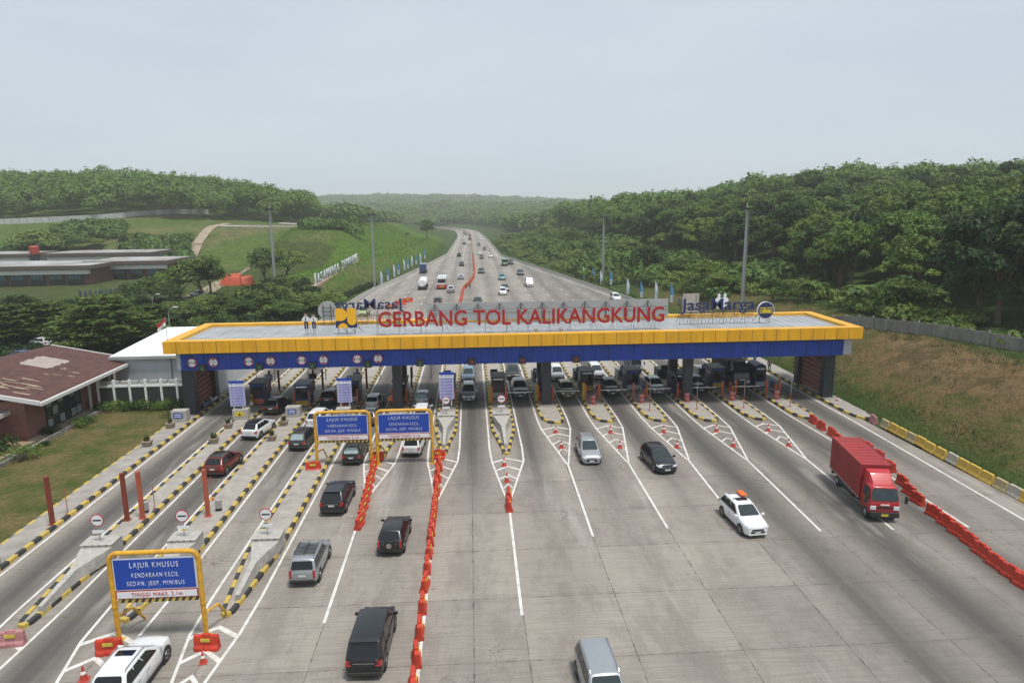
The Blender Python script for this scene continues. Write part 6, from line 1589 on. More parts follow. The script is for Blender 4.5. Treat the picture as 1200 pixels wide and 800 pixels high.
# hillside letters
def drape_letters(txt, pa, pb, hgt, m, lab, z_off=.3):
    n = len(txt); t_ = thing('hillside_sign', (pa[0], pa[1], 0), lab, 'letter sign'); d = Vector((pb[0]-pa[0], pb[1]-pa[1])); ang = math.atan2(d.y, d.x)
    za, zb_ = float(height(*pa)), float(height(*pb))
    mb__ = MB(); nn_ = Vector((-d.y, d.x)).normalized()*.5
    mb__.hexa([(-nn_.x,-nn_.y,za-1),(d.x-nn_.x,d.y-nn_.y,zb_-1),(d.x+nn_.x,d.y+nn_.y,zb_-1),(nn_.x,nn_.y,za-1),(-nn_.x,-nn_.y,za+z_off),(d.x-nn_.x,d.y-nn_.y,zb_+z_off),(d.x+nn_.x,d.y+nn_.y,zb_+z_off),(nn_.x,nn_.y,za+z_off)], mat('pale plinth',(.40,.27,.20),.8)); mb__.build('plinth', t_)
    for i, ch_ in enumerate(txt):
        if ch_ == ' ': continue
        t = (i+.6)/n; o_ = text_obj('letter', ch_, hgt/.7, .25, m, t_, (d.x*t, d.y*t, za+(zb_-za)*t+z_off+hgt/2), width=d.length/n*.78, rz=ang, bold=.02)
pa = onray(367, 318, 172); pb = onray(419, 300, 236)
drape_letters('JASAMARGA SEMARANG', (pa[0], 172), (pb[0], 236), 2.5, mat('white letter paint',(.46,.48,.50),.5), 'row of tall white letters on a plinth across the green slope left of the highway')
pa = onray(96, 350, 180); pb = onray(153, 344, 190)
drape_letters('JASAMARGA', (pa[0], 178), (pb[0], 186), 2.0, mat('garden letter navy',(.02,.04,.12),.5), 'row of navy letters in the garden before the far office block')
# concrete pads, track on the left plateau
def pad(pts, m, name='terrace', thick=.32, nu=14, nv=4):
    """surface draped over the ground between pixel corners a-b (near edge) and d-c (far edge)"""
    P_ = [Vector(onray(a, c, Yd)[:2]) for a, c, Yd in pts]; mb__ = MB(); v_ = []; f_ = []
    for j in range(nv+1):
        for i in range(nu+1):
            p = P_[0].lerp(P_[1], i/nu).lerp(P_[3].lerp(P_[2], i/nu), j/nv); v_.append((p.x, p.y, float(height(p.x, p.y))+thick))
    for j in range(nv):
        for i in range(nu): k = j*(nu+1)+i; f_.append((k, k+1, k+nu+2, k+nu+1))
    mb__.add(v_, f_, m); e = v_[:nu+1]; mb__.add(e+[(x_,y_,z_-.9) for x_,y_,z_ in e], [(i+1,i,nu+1+i,nu+2+i) for i in range(nu)], m)
    return tag(mb__.build(name), kind='structure')
TAN = mat('bare tan soil',(.28,.22,.16),.95,var=.2,scale=.3); PADC = mat('pale pad',(.38,.36,.33),.9,var=.15,scale=.3)
pad([(250,277,326),(352,273.5,326),(356,271,333),(262,273,333)], PADC); pad([(325,263,366),(400,262,366),(400,259,380),(335,260,380)], PADC)
BANK = mat('bare brown bank', (.17,.12,.075), .95, c2=(.06,.075,.025), scale=.35, var=.1)
pad([(262,271,336),(392,268,336),(396,265.5,346),(285,266,346)], BANK, name='earth_bank'); pad([(350,262,386),(402,261,386),(404,259,398),(352,259,398)], BANK, name='earth_bank')
pad([(196,292,262),(214,292,262),(236,275,296),(224,275,296)], TAN, name='dirt_track', nu=4, nv=10); pad([(224,275,297),(236,275,297),(272,262,348),(262,262,348)], TAN, name='dirt_track', nu=4, nv=12)
# garden drive
def ribbon(name, pts, w_, m, zo=.06):
    mb__ = MB(); P_ = [Vector(unproj(a, c)) for a, c in pts]; L_ = []; R__ = []
    for i in range(len(P_)):
        d = (P_[min(i+1,len(P_)-1)]-P_[max(0,i-1)]).normalized(); q = Vector((-d.y,d.x))*w_/2; L_.append(P_[i]+q); R__.append(P_[i]-q)
    for i in range(len(P_)-1):
        v_ = [(p.x,p.y,float(height(p.x,p.y))+zo) for p in (R__[i],R__[i+1],L_[i+1],L_[i])]; mb__.poly(v_, m)
    return tag(mb__.build(name, fix=False), kind='structure')
ribbon('garden_drive', [(150,368),(200,357),(240,344),(262,332),(285,326),(310,322)], 5, TAN)
# orange tarpaulins on a bank
for k, (a, c, hh_) in enumerate(((272,336,3.6),(287,335,2.6))):
    x_, y_ = unproj(a, c); z_ = float(height(x_, y_)); mb_ = MB(); OT = mat('orange tarpaulin',(.42,.065,.025),.7,var=.25,scale=1.5,bump=.5)
    mb_.hexa([(-3.0,-2,-.3),(3.2,-2,-.3),(2.9,2.5,-.3),(-2.7,2.5,-.3),(-2.9,-.8,hh_*.8),(2.6,-.9,hh_*.7),(2.2,1.8,hh_),(-2.4,1.8,hh_*.9)], OT); o_ = mb_.build('tarpaulin', None, (x_, y_, z_), R(15*k), bevel=.4, smooth=True)
    tag(o_, ['bright orange covered heap beside the garden drive, nearer the trees','orange covered heap beside the garden drive, smaller right one'][k], 'tarpaulin', 'orange covered heaps')

# ------------------------------------------------------------------ trees
class Leaves:
    def __init__(s): s.c = []; s.n = []; s.s = []
def leaf_quads(cent, nor, size, seed, aspect=1.6):
    r__ = np.random.default_rng(seed); n = len(cent); nor = nor/np.linalg.norm(nor, axis=1, keepdims=True)
    a = r__.normal(size=(n,3)); t1 = np.cross(nor, a); t1 /= np.linalg.norm(t1, axis=1, keepdims=True)+1e-9; t2 = np.cross(nor, t1)
    s_ = (size*r__.uniform(.6,1.35,n))[:,None]; u = t1*s_*aspect/2; v = t2*s_/2; bend = nor*s_*.15
    V_ = np.stack([cent-u-bend, cent-v, cent+u-bend, cent+v], 1).reshape(-1,3); Q_ = np.arange(4*n).reshape(n,4); return V_, Q_
def lump_points(lc, lr, per, seed, flat=1.0, shell=.45):
    r__ = np.random.default_rng(seed); P_=[]; N_=[]
    for c, rad in zip(lc, lr):
        k = int(per*(rad/1.6)**2); d = r__.normal(size=(k,3)); d[:,2] = np.abs(d[:,2])*.9-.25*r__.uniform(0,1,k); d /= np.linalg.norm(d, axis=1, keepdims=True)
        rr_ = rad*(shell+(1-shell)*r__.uniform(0,1,(k,1))**.5); off = d*rr_; off[:,2] *= flat; P_.append(c+off); N_.append(d*.8+r__.normal(size=(k,3))*.45+np.array([0,0,.45]))
    return np.concatenate(P_), np.concatenate(N_)
def crown_dome(R_, H_, z0, nl, per, size, seed, lum=(1.1,1.9)):
    r__ = np.random.default_rng(seed); lc=[]
    while len(lc) < nl:
        d = r__.normal(size=3); d /= np.linalg.norm(d)
        if d[2] < -.35: continue
        k = .55+.45*r__.uniform()**.6; lc.append([d[0]*R_*k*(1+.15*r__.normal()), d[1]*R_*k*(1+.15*r__.normal()), z0+H_*.45+d[2]*H_*.5*k])
    lr = r__.uniform(*lum, nl); P_, N_ = lump_points(np.array(lc), lr, per, seed+1, .75); V_, Q_ = leaf_quads(P_, N_, size, seed+2); return V_, Q_, np.array(lc)
def trunk_mb(h_, r0, lc, seed, nb=6, m=BARK):
    random.seed(seed); mb__ = MB(); p = Vector((0,0,-.5)); pts = [(p, r0*1.25)]; 
    for k in range(1,5): pts.append((Vector((random.uniform(-.15,.15)*k, random.uniform(-.15,.15)*k, h_*k/4)), r0*(1-.17*k)))
    for a, c in zip(pts[:-1], pts[1:]): mb__.tube(a[0], c[0], a[1], m, c[1], n=8, caps=False)
    for i in random.sample(range(len(lc)), min(nb, len(lc))):
        b0 = pts[random.choice((2,3,4))]; e = Vector(lc[i]); mid = b0[0].lerp(e, .5)+Vector((0,0,.3)); mb__.tube(b0[0], mid, b0[1]*.6, m, b0[1]*.35, n=5, caps=False); mb__.tube(mid, e, b0[1]*.35, m, .04, n=5, caps=False)
    return mb__
LM = [leafmat('forest leaves deep', (.013,.040,.007), (.078,.145,.022)), leafmat('forest leaves mid', (.020,.056,.009), (.108,.185,.030)), leafmat('forest leaves light', (.034,.076,.012), (.145,.215,.036))]
TREES = {}
def tree_variant(key, R_, H_, th, nl, per, size, lm, seed, flat=False):
    V_, Q_, lc = crown_dome(R_, H_, th, nl, per, size, seed)
    me_ = fast_mesh('crown', V_, Q_, lm); tm_ = trunk_mb(th+H_*.3, .22+R_*.03, lc, seed).mesh('trunk', fix=False); TREES[key] = (me_, tm_)
for k in range(6): tree_variant(('f',k), [5.2,4.6,5.8,4.2,5.0,6.2][k], [9,10,8.5,9.5,10.5,9.5][k], [2.6,3.2,2.8,2.5,3.2,3.0][k], 42, 130, .42, LM[k%3], 100+k*7)
GL_ = leafmat('garden leaves', (.036,.078,.012), (.13,.195,.034))
for k in range(3): tree_variant(('r',k), [3.2,2.6,3.6][k], [4.2,4.0,4.6][k], [2.0,1.8,2.2][k], 24, 105, .34, GL_, 300+k*7)
for k in range(3): tree_variant(('bush',k), [1.3,1.7,1.0][k], [1.7,1.9,1.3][k], [.1,.1,.05][k], 9, 70, .22, LM[(k+1)%3], 400+k*7)
def tree(key, x_, y_, lab, cat='tree', name='tree', group=None, s=1.0, z=None, sz=None):
    z_ = float(height(x_, y_)) if z is None else z
    t_ = thing(name, (x_, y_, z_-.1), lab, cat, group, rz=random.uniform(0,6.28)); t_.scale = (s, s, sz or s)
    for me_, n_ in zip(TREES[key], ('crown','trunk')):
        o_ = bpy.data.objects.new(n_, me_); col.objects.link(o_); o_.parent = t_
    return t_
# forest sampling
def sample(xr0, yr0, cond, spacing, seed, jitter=.42):
    r__ = np.random.default_rng(seed); out = []
    for y_ in np.arange(yr0[0], yr0[1], spacing):
        for x_ in np.arange(xr0[0], xr0[1], spacing):
            a, c = x_+r__.uniform(-jitter,jitter)*spacing, y_+r__.uniform(-jitter,jitter)*spacing
            if cond(a, c): out.append((a, c))
    return out
def inview(x_, y_, m=60):
    v = Vector((x_, y_, 10-H_CAM)); c = v.dot(fwd)
    if c < 5: return False
    p = 600+800*v.dot(r2)/c; return -m < p < 1200+m
def forest_r(x_, y_):
    d = x_-float(xr(y_)); lim = 31 if y_ < 100 else 31+ (y_-100)*.10 if y_ < 260 else 47+ (y_-260)*.02
    return d > lim+3*float(wob(x_, y_, 9)) and inview(x_, y_, 90 if y_ < 120 else 30)
FR = sample((60, 330), (52, 560), forest_r, 7.6, 5)
def forest_l(x_, y_):
    return y_ > 352+ (x_+200)*.22 and -x_/y_ > .215 and -x_/y_ < .75 and y_ < 560 and inview(x_, y_, 20)
FL = sample((-420, -40), (340, 560), forest_l, 8.6, 6)
# rank by apparent size and visibility: nearest first, ridge behind can only show its top
def rank(p): return math.hypot(p[0], p[1])
allp = sorted([(rank(p), p, 'r') for p in FR] + [(rank(p)*.92, p, 'l') for p in FL])
print('forest candidates', len(FR), len(FL))
NT = 300; ind = allp[:NT]; rest = allp[NT:]
desc = ['dense dark green','broad mid green','pale green rounded','narrow dark','tall mid green','wide pale green']
for i, (_, (x_, y_), s_) in enumerate(ind):
    k = random.randrange(6) if s_ == 'r' else random.choice((0,1,3,4,1)); s = random.uniform(.85,1.2)
    side = 'on the right hillside forest' if s_ == 'r' else 'in the left forest'
    tree(('f',k), x_, y_, f'{desc[k]} forest tree {side}', s=s, sz=s*random.uniform(.95,1.2), group=f'{desc[k]} trees {side}', name='forest_tree')
def cheap_crown(nq, R_, H_, z0, size, seed):
    r__ = np.random.default_rng(seed); d = r__.normal(size=(nq,3)); d[:,2] = np.abs(d[:,2])-.25; d /= np.linalg.norm(d,axis=1,keepdims=True)
    k = 1+.22*np.sin(d[:,0]*5+seed)*np.cos(d[:,1]*6+seed*2)+.1*r__.normal(size=nq); P_ = np.stack([d[:,0]*R_*k, d[:,1]*R_*k, z0+H_*.45+d[:,2]*H_*.5*k], 1); return leaf_quads(P_, d+np.array([0,0,.4])+r__.normal(size=(nq,3))*.4, size, seed+1)
CC = [cheap_crown(560, 5.0, 8.5, 5.5, .80, 900+k) for k in range(5)]
CF = [cheap_crown(150, 6.5, 8.0, 2.0, 1.9, 950+k) for k in range(5)]
def mass(name, pts, bank, m, lab, cat, smin=.8, smax=1.25, seed=1, zoff=0):
    r__ = np.random.default_rng(seed); Vs=[]; Qs=[]; o = 0
    hs = height(np.array([p[0] for p in pts]), np.array([p[1] for p in pts]))
    for (x_, y_), h_ in zip(pts, hs):
        V_, Q_ = bank[r__.integers(len(bank))]; a = r__.uniform(0,6.28); s = r__.uniform(smin,smax); c_, s_ = math.cos(a)*s, math.sin(a)*s
        W_ = np.stack([V_[:,0]*c_-V_[:,1]*s_+x_, V_[:,0]*s_+V_[:,1]*c_+y_, V_[:,2]*s*r__.uniform(.9,1.2)+h_+zoff], 1); Vs.append(W_); Qs.append(Q_+o); o += len(V_)
    me_ = fast_mesh(name, np.concatenate(Vs), np.concatenate(Qs), m); o_ = bpy.data.objects.new(name, me_); col.objects.link(o_); return tag(o_, lab, cat, kind='stuff')
mass('woodland', [p for _, p, s_ in rest], CC, LM[1], 'green woodland covering the hills behind the nearer forest trees', 'woodland', seed=3)
# distant wood on the ridges
def far_ok(x_, y_):
    if not inview(x_, y_, 10): return False
    if y_ < 850 and (float(xl(y_))-34 < x_ < float(xr(y_))+26): return False
    if 470 <= y_ < 900 and x_ < 0 and x_ > float(xl(y_))-50-(900-y_)*.05: return False
    if y_ < 565 and (forest_r(x_, y_) or forest_l(x_, y_)): return False
    return y_ > 470 if x_ < 0 else y_ > 540
far_pts = sample((-900, 900), (470, 1250), far_ok, 13, 8)
far_pts2 = sample((-1500, 1600), (1250, 2900), lambda a, c: inview(a, c, 0), 27, 9)
print('far', len(far_pts), len(far_pts2))
mass('distant_wood', far_pts, CF, LM[1], 'distant wood closing the valley behind the highway', 'woodland', seed=4)
CF2 = [(V_*np.array([2.4,2.4,1.5]), Q_) for V_, Q_ in CF]
mass('ridge_wood', far_pts2, CF2, LM[0], 'hazy wooded ridge far behind the highway', 'woodland', seed=5, smin=.7)
# bushes over the right slope and the left hillside
BC = [cheap_crown(130, 1.5, 2.0, -.2, .42, 1000+k) for k in range(6)]
def bush_r(x_, y_):
    d = x_-float(xr(y_)); return 4+6*(y_<190)+8*(y_<140) < d < 50 and not forest_r(x_, y_) and inview(x_, y_, 10) and (float(wob(x_, y_, 8))+float(wob(x_, y_, 3.1))*.6 > -.45 or d > 30) and not (y_ < 132 and d < 21)
RT_ = [(640,285,262),(668,292,268),(735,305,278),(760,318,285),(795,335,300),(828,345,305),(648,272,256),(690,300,282),(845,352,318),(775,300,272),(905,360,322),(940,366,326)]
RTN = ['farthest small tree on the right slope','small tree on the right slope before the far mast','tree right of the mast by the white minivan','tree above the feather flags','tree above the brown board back','tree above the navy letters','tiny far tree at the head of the right slope','low tree just left of the mast by the white minivan','tree left of the tall right mast','tree high on the middle of the right slope','tree right of the tall right mast','tree right of the round emblem disc']
for (a, c, tp_), lb in zip(RT_, RTN):
    gx_, gy_ = unproj(a, c); 
    for _ in range(12):
        hz_ = float(height(gx_, gy_)); gx_, gy_ = unproj(a, c, hz_)
    z0_ = float(height(gx_, gy_)); top_ = max(v.co.z for v in TREES[('r',0)][0].vertices); s_ = max(.5, (onray(a, tp_, gy_)[2]-z0_)/top_)
    tree(('r', RT_.index((a,c,tp_)) % 3), gx_, gy_, lb, s=s_*1.05, sz=s_)
mass('undergrowth', sample((15, 110), (60, 460), bush_r, 2.3, 12, .5), BC, leafmat('shrub leaves', (.030,.068,.010), (.130,.185,.030), scale=.10), 'tangled green shrubs on the slope right of the highway', 'shrubs', .5, 1.25, seed=6)
mass('undergrowth', sample((15, 110), (100, 470), lambda a, c: bush_r(a, c) and float(wob(a, c, 11, 2)) > .12, 4.6, 44, .5), BC, LM[0], 'taller dark bushes standing out of the shrubs on the right slope', 'bushes', 1.3, 2.7, seed=46)
mass('hedge', [(float(xr(q))+2.3+random.uniform(-.4,.4), q) for q in np.arange(158, 470, .9)], BC, LM[1], 'clipped hedge behind the right road barrier', 'hedge', .42, .6, seed=16)
mass('hedge', [(float(xl(q))-3.4+random.uniform(-.4,.4), q) for q in np.arange(120, 205, .8)], BC, LM[0], 'low hedge at the foot of the slope left of the highway', 'hedge', .4, .7, seed=17)
def bush_l(x_, y_):
    d = float(xl(y_))-x_; a = float(wob(x_, y_, 14))+float(wob(x_, y_, 5))*.5
    return inview(x_, y_, 10) and ((d > 12 and 125 < y_ < 172 and x_ > -95) or (d > 20 and y_ > 172 and a > .55 and y_ < 300) or (330 <= y_ < 480 and 24 < d and a > .62 and x_ > -60)) and not (float(np.interp(x_,(-120,-60),(205,215)))<y_<240 and x_<-90) and not (-95 < x_ < -58 and 160 < y_ < 245)
mass('undergrowth', sample((-140, -12), (125, 480), bush_l, 3.0, 13, .5), BC, leafmat('shrub leaves', (.030,.060,.012), (.095,.135,.028), scale=.12), 'green shrubs scattered on the slope left of the highway', 'shrubs', .5, 1.0, seed=7)
plb = []
for a0, a1, y0, y1, n in ((0,70,262,292,90),(150,222,262,300,150),(70,150,300,318,60),(360,420,292,330,60)):
    for q in range(n):
        Yd = random.uniform(y0, y1); pxx = random.uniform(a0, a1); g_ = onray(pxx, 300, Yd); plb.append((g_[0], Yd))
mass('undergrowth', plb, BC, LM[0], 'dark shrub belts on the plateau behind the office roofs', 'shrubs', 1.2, 2.4, seed=41)
# grass tufts
def tufts(name, pts, n_, h_, m, lab, spread=.35, seed=1):
    r__ = np.random.default_rng(seed); P_ = np.repeat(np.array(pts), n_, 0); P_ = P_+r__.normal(size=P_.shape)*spread; z_ = height(P_[:,0], P_[:,1]); N = len(P_)
    a = r__.uniform(0,6.28,N); hh_ = h_*r__.uniform(.4,1.4,N); ln = r__.normal(size=(N,2))*hh_[:,None]*.5; w_ = np.stack([np.cos(a),np.sin(a)],1)*.06*(h_/.35)
    b0 = np.concatenate([P_-w_, z_[:,None]-.05],1); b1 = np.concatenate([P_+w_, z_[:,None]-.05],1); t1 = np.concatenate([P_+ln+w_*.3,(z_+hh_)[:,None]],1); t0 = np.concatenate([P_+ln-w_*.3,(z_+hh_)[:,None]],1)
    V_ = np.stack([b0,b1,t1,t0],1).reshape(-1,3); me_ = fast_mesh(name, V_, np.arange(4*N).reshape(N,4), m); o_ = bpy.data.objects.new(name, me_); col.objects.link(o_); return tag(o_, lab, 'grass', kind='stuff')
DRY = leafmat('dry grass blades', (.055,.072,.018), (.18,.115,.055), .15, .12); GRS = leafmat('green grass blades', (.045,.075,.014), (.10,.13,.03), .2, .25)
dp = sample((43, 72), (36, 100), lambda a, c: 6 < a-float(xr(c)) < 19 and inview(a, c, 5), .55, 21, .5)
tufts('dry_grass', dp, 6, .15, DRY, 'dry brown grass on the right embankment', seed=2)
gp = sample((42, 62), (36, 130), lambda a, c: 1.2 < a-float(xr(c)) < 6.5 and inview(a, c, 5), .5, 22, .5) + sample((50, 76), (60, 130), lambda a, c: 15 < a-float(xr(c)) < 27 and inview(a, c, 5), .7, 23, .5)
tufts('green_grass', gp, 7, .20, GRS, 'green grass along the ditch and the fence at right', seed=3)
gl = sample((-120, -14), (128, 420), lambda a, c: float(xl(c))-a > 3.5 and inview(a, c, 5) and a > -80, 1.7, 24, .5)
tufts('hill_grass', gl, 6, .45, leafmat('lush grass blades', (.065,.13,.012), (.12,.20,.028), .3, .06), 'lush grass on the green hillside left of the highway', spread=.8, seed=4)

# individual trees at left
def tree_px(key, px, py, lab, s=1.0, Yd=None, sz=None, name='tree'):
    if Yd is None: x_, y_ = unproj(px, py)
    else: x_, y_, _ = onray(px, py, Yd)
    return tree(key, x_, y_, lab, s=s*(.65 if key[0] == 'bush' else 1), sz=sz, name=name)
def tree_top(key, px, py, ptop, lab, wid=1.0, name='tree', group=None, Yd=None):
    """tree whose foot is seen at (px, py) and whose top is seen at ptop"""
    if Yd is None: x_, y_ = unproj(px, py)
    else: x_, y_, _ = onray(px, py, Yd)
    z0 = float(height(x_, y_)); zt_ = onray(px, ptop, y_)[2]
    me_ = TREES[key][0]; top = max(v.co.z for v in me_.vertices); s = max(.25, (zt_-z0)/top)
    return tree(key, x_, y_, lab, s=s*wid, sz=s, name=name, group=group)
for a, c, tp_, k, wd, lab in ((235,352,298,0,1.0,'green roadside tree left of the orange heap, tallest of the drive row'),(212,352,312,2,1.1,'rounded tree by the garden drive, left of the tallest'),(182,358,322,1,1.2,'small tree at the garden drive before the office wing'),(247,347,306,1,.9,'tree by the garden drive between the tallest and the orange heap'),
    (312,336,289,2,.85,'broad tree right of the orange heap'),(338,330,290,0,1.1,'tree on the bank right of the lighting mast'),(355,322,296,1,1.2,'small tree left of the hillside letters'),(160,362,330,0,1.2,'small tree near the navy garden letters'),(200,362,330,2,1.1,'low green tree under the tall drive row')):
    tree_top(('r',k), a, c, tp_, lab, wd)
for i, (a, c, tp_, s, lab) in enumerate(((45,292,268,1.5,'dark tree behind the red water tank'),(80,292,272,1.5,'dark tree rising behind the office roofs, leftmost'),(112,292,278,1.5,'dark tree behind the pale roof block'),(150,292,272,1.6,'dark spreading tree right of the pale roof block'),(192,298,282,1.5,'low spreading tree at the right end of the office roofs'))):
    tree_top(('r',i%3), a, c, tp_, lab, s, Yd=285+i*5)
tree_px(('f',3), 500, 262, 'single dark tree on the ridge left of the highway', .9, Yd=420); tree_px(('f',1), 601, 268, 'single tall tree right of the highway in the valley', .8, Yd=520)
# layered trees: flat sprays
def layered(R_, H_, layers, per, size, seed):
    r__ = np.random.default_rng(seed); P_=[]; N_=[]; tips=[]
    for l_ in range(layers):
        z_ = H_*(.35+.65*l_/(layers-1)); rr_ = R_*(1-.62*(l_/(layers-1))**1.6); nb = 11-l_//2
        for b_ in range(nb):
            a = 2*math.pi*(b_+r__.uniform(-.3,.3))/nb+l_*.5; ln = rr_*r__.uniform(.7,1.1); tips.append((math.cos(a)*ln, math.sin(a)*ln, z_+.25))
            k = int(per*ln/R_); t = r__.uniform(.15,1,k)**.7; sw = (1-t)*.35+.28; off = r__.normal(size=k)*sw*ln*.35
            x_ = np.cos(a)*t*ln-np.sin(a)*off; y_ = np.sin(a)*t*ln+np.cos(a)*off; z__ = z_+.35*t+r__.normal(size=k)*.10-.25*np.abs(off)
            P_.append(np.stack([x_,y_,z__],1)); N_.append(r__.normal(size=(k,3))*.25+np.array([0,0,1]))
    P_ = np.concatenate(P_); N_ = np.concatenate(N_); V_, Q_ = leaf_quads(P_, N_, size, seed+3); return V_, Q_, tips
LL = leafmat('layered tree leaves', (.034,.075,.012), (.115,.175,.034), .3, .4)
for k in range(3):
    V_, Q_, tips = layered([7.5,6.5,5.5][k], [8.5,7.5,6.5][k], 7, 260, .34, 500+k*11); me_ = fast_mesh('crown', V_, Q_, LL); TREES[('l',k)] = (me_, trunk_mb([8,7,6][k], .25, tips, 77+k, nb=22).mesh('trunk', fix=False))
lay = [(128,414,344,0,1.15,'widest layered tree with flat sprays, behind the rust red roof'),(60,398,352,1,1.25,'layered tree left of the widest one, above the parked cars'),(14,402,356,2,1.3,'layered tree cut by the left photo edge'),(178,398,356,2,1.2,'layered tree just left of the national flag'),(22,372,345,0,1.5,'far layered tree at the left photo edge'),(262,374,346,1,1.5,'layered tree behind the left end of the canopy'),(310,374,347,2,1.7,'layered tree below the lighting mast')]
for a, c, tp_, k, s, lab in lay: tree_top(('l',k), a, c, tp_, lab, s)
for i, (a, c, tp_) in enumerate(((225,380,352),(285,378,350),(335,378,352),(240,368,345),(355,372,342),(200,376,352),(380,366,340),(330,362,334),(150,366,342),(290,362,340))):
    tree_top(('r',i%3), a, c, tp_, ['leafy tree behind the white hall roof','leafy tree behind the canopy, left of the mast','leafy tree behind the canopy, right of the mast foot','leafy tree before the garden drive','leafy tree left of the round grey disc','leafy tree beside the street lamp','leafy tree behind the round grey disc','leafy tree on the bank beside the mast','leafy tree by the garden letters','leafy tree on the lower slope near the mast'][i], 1.7)
mass('undergrowth', sample((-110, -33), (88, 172), lambda a, c: inview(a, c, 20) and not (-46 < a < -30 and c < 102) and not (c < 100 and a > -62), 2.6, 31, .5), BC, LM[0], 'dense low shrubs in the green belt behind the white hall', 'shrubs', .4, .85, seed=8)
# front trees right with pale big leaves, bananas
for i, (x_, y_, k, s, lab) in enumerate(((79,84,2,1.35,'pale leafed tree behind the fence at the right photo edge'),(72,92,0,1.25,'light green bushy tree behind the fence, left of the pale edge tree'),(66,100,2,.9,'small light green tree behind the fence near the banana plants'),(84,74,2,1.3,'pale leafed tree cut by the right edge of the photo'))):
    tree(('r',k), x_, y_, lab, s=s)
def banana(x_, y_, lab, s=1.0, seed=0):
    random.seed(seed); z_ = float(height(x_, y_)); t_ = thing('banana_plant', (x_, y_, z_), lab, 'banana plant', 'banana plants behind the fence'); MB().tube((0,0,-.3),(0,0,2.2*s),.16,mat('banana stem',(.12,.14,.04),.6),.09).build('trunk', t_)
    mb__ = MB(); bm_ = leafmat('banana leaves', (.05,.095,.015), (.11,.17,.03), .3, .8)
    for q in range(9):
        a = q*.70+random.uniform(-.3,.3); ln = random.uniform(2.2,3.1)*s; e0 = random.uniform(.9,1.4); prev = None
        for j in range(7):
            t = j/6; el = e0-1.7*t; x2 = ln*t*.75; z2 = 2.1*s+ln*(math.sin(e0)*t-.75*t*t); w_ = .36*s*math.sin(math.pi*min(1,.12+t*.85))
            c_ = (math.cos(a)*x2, math.sin(a)*x2, z2); n__ = (-math.sin(a)*w_, math.cos(a)*w_); cur = [(c_[0]-n__[0],c_[1]-n__[1],z2-.08),(c_[0],c_[1],z2),(c_[0]+n__[0],c_[1]+n__[1],z2-.08)]
            if prev: mb__.add(prev+cur, [(0,1,4,3),(1,2,5,4)], bm_)
            prev = cur
    mb__.build('leaves', t_, fix=False)
bn_ = [('banana plant behind the fence, nearest to the canopy corner',61,104),('banana plant behind the fence, second from the canopy corner',64,108),('banana plant deeper in the shade behind the fence',68,112),('banana plant below the pale leafed trees',69,96),('banana plant beside the small light green tree',71,101),('banana plant at the dark forest edge',60,116)]
for i, (lb, a, c) in enumerate(bn_): banana(a, c, lb, random.uniform(1.1,1.5), 60+i)
random.seed(99)
# bushes by the lawn and fence
for i, (a, c, k, s, lab) in enumerate(((26,540,1,.95,'bright green round bush at the lawn corner'),(3,530,0,1.1,'dark clipped bush at the left photo edge'),(60,508,2,.8,'small bush along the gutter, nearer one'),(93,500,0,.65,'bush along the gutter in front of the glazed wall'),(101,496,2,.8,'bush along the gutter beside the glazed wall, right one'),(59,497,1,.5,'potted shrub at the glazed wall'),(118,480,2,.7,'bush at the end of the gutter by the fence'),(52,522,2,.45,'tiny shrub on the gutter edge'))):
    tree_px(('bush',k), a, c, lab, s)
for i in range(10):
    tree(('bush',i%3), -41.6+i*1.05, 77.2, 'low green shrub at the foot of the dark fence', s=.5, group='shrubs at the foot of the dark fence', name='shrub', cat='shrub')
mass('parking_hedge', [(-60+random.uniform(-.4,.4)-q*.4, 92+q*.35) for q in np.arange(0, 40, .8)], BC, LM[1], 'green hedge beside the parking behind the rust red roof', 'hedge', .5, .7, seed=18)

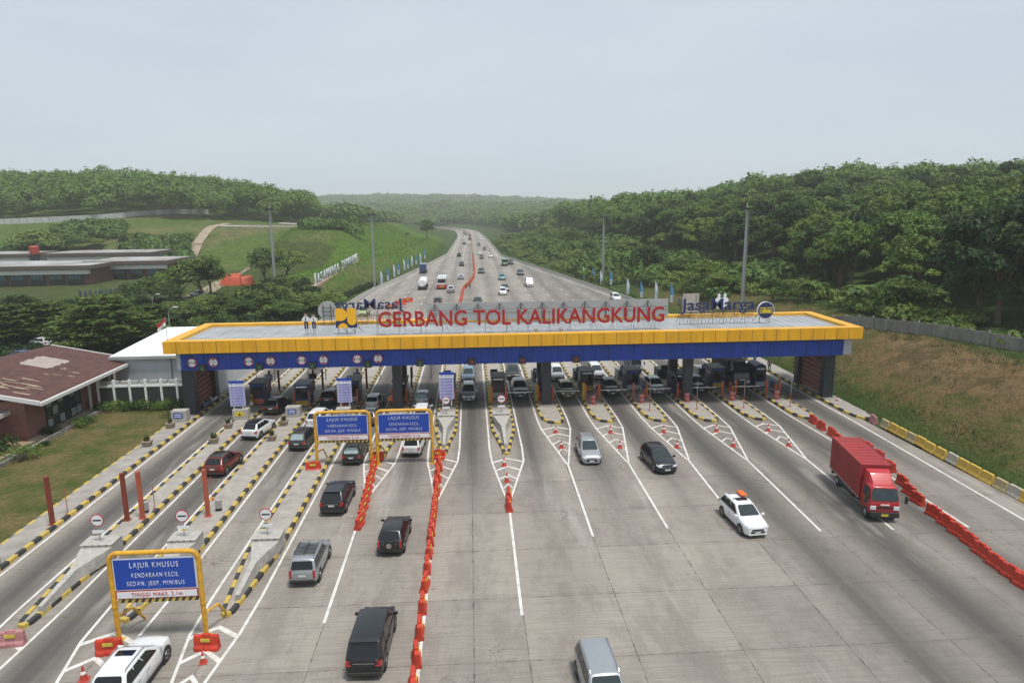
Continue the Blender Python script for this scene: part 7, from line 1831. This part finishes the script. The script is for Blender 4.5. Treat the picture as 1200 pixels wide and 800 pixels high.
# ------------------------------------------------------------------ people
def person(x_, y_, z_, rz, lab, top, bot, pose='stand', h_=1.7, hat=None):
    s = h_/1.75
    J = {'pelvis':(0,0,.95),'waist':(0,0,1.08),'chest':(0,.01,1.32),'neck':(0,0,1.50),'head':(0,.02,1.60),'crown':(0,.01,1.72)}
    arm = {'stand':[(.17,0,1.42),(.24,.02,1.14),(.25,.08,.90),(.25,.12,.82)],'point':[(.17,0,1.42),(.36,.12,1.25),(.52,.32,1.28),(.58,.40,1.30)]}
    V_ = [J['pelvis'],J['waist'],J['chest'],J['neck'],J['head'],J['crown']]; E_ = [(0,1),(1,2),(2,3),(3,4),(4,5)]; Rr = [.14,.125,.15,.055,.095,.07]
    def chain(start, pts, rad):
        p = start
        for q, r__ in zip(pts, rad): V_.append(q); Rr.append(r__); E_.append((p, len(V_)-1)); p = len(V_)-1
    for sd_ in (-1, 1):
        ps = arm[pose if sd_ > 0 else 'stand']; chain(2, [(a*sd_, b_, c) for a, b_, c in ps], (.06,.045,.033,.038))
        lg = [(.09,0,.88),(.11,.02+.05*sd_,.48),(.12,-.02+.05*sd_,.09),(.125,.10+.05*sd_,.04)]; chain(0, [(a*sd_, b_, c) for a, b_, c in lg], (.085,.06,.042,.04))
    t_ = thing('person', (x_, y_, z_), lab, 'person', None, rz); t_.scale = (s,s,s)
    def skin(name, keep, m, extra=0.0):
        me_ = bpy.data.meshes.new(name); idx = {v: i for i, v in enumerate(keep)}; me_.from_pydata([V_[v] for v in keep], [(idx[a], idx[b_]) for a, b_ in E_ if a in idx and b_ in idx], []); o_ = bpy.data.objects.new(name, me_); col.objects.link(o_)
        md = o_.modifiers.new('skin', 'SKIN'); o_.modifiers.new('sub', 'SUBSURF').levels = 1
        for i, v in enumerate(keep): me_.skin_vertices[0].data[i].radius = (Rr[v]+extra, (Rr[v]+extra)*(.75 if v in (0,1,2) else 1)); me_.skin_vertices[0].data[i].use_root = (i == 0)
        dg = bpy.context.evaluated_depsgraph_get(); dg.update(); m2 = bpy.data.meshes.new_from_object(o_.evaluated_get(dg)); o_.modifiers.clear(); o_.data = m2; m2.materials.clear(); m2.materials.append(m); m2.polygons.foreach_set('use_smooth',[True]*len(m2.polygons)); o_.parent = t_; return o_
    n = len(V_); skin('body', list(range(n)), SKIN)
    skin('shirt', [0,1,2,6,7,8,14,15,16], top, .014)
    skin('trousers', [0,10,11,12,18,19,20], bot, .014)
    hb_ = MB(); hb_.lathe([(.11,1.64),(.112,1.70),(.09,1.77),(.03,1.80)], hat or BTRIM, n=12); hb_.build('cap' if hat else 'hair', t_, smooth=True)
    fc = MB(); [fc.box(sx_*.035-.012,sx_*.035+.012,.108,.118,1.635,1.655,BTRIM) for sx_ in (-1,1)]; fc.box(-.012,.012,.105,.135,1.60,1.63,SKIN); fc.box(-.03,.03,.104,.116,1.565,1.575,SRED); fc.build('face', t_)
person(-15.6, 77.2, .17, R(170), 'person in khaki uniform standing by the third lane booth', KHAKI, KHAKI, hat=KHAKI)
person(-14.9, 77.6, .17, R(200), 'person in dark clothes standing beside the one in khaki', DCLOTH, DCLOTH)
person(-9.3, 74.3, .17, R(180), 'person in orange top near the front column of the fourth island', ORB, DCLOTH)
person(39.9, 87.4, .17, R(150), 'person in dark clothes on the right pavement behind the canopy, right one', DCLOTH, DCLOTH)
person(39.6, 91.5, .17, R(190), 'person in blue shirt farther back on the right pavement', BCLOTH, DCLOTH)
person(35.2, 84.4, .17, R(180), 'person in dark shirt by the rightmost island booth', BRN, DCLOTH)
x_, y_ = unproj(546.5, 337.5); person(x_, y_, 0, R(120), 'person in yellow vest beside the orange barrier line on the highway', HIVIS, DCLOTH, 'point'); person(x_+1.0, y_-.5, 0, R(200), 'person in dark clothes beside the one in the yellow vest', DCLOTH, DCLOTH)

# ------------------------------------------------------------------ haze
hm, ht, hb_ = nmat('haze air'); ht.nodes.remove(hb_); pv = ht.nodes.new('ShaderNodeVolumePrincipled'); pv.inputs['Density'].default_value = .00027; pv.inputs['Color'].default_value = (.98,.99,1,1); pv.inputs['Anisotropy'].default_value = .2
ht.links.new(pv.outputs[0], ht.nodes['Material Output'].inputs['Volume'])
zmin = float(Z.min())-1.5; ztop = max(float(Z.max())+30, H_CAM+10)
o_ = MB().box(-4300,4300,-120,4650,zmin,ztop,hm).build('haze'); tag(o_, kind='stuff')
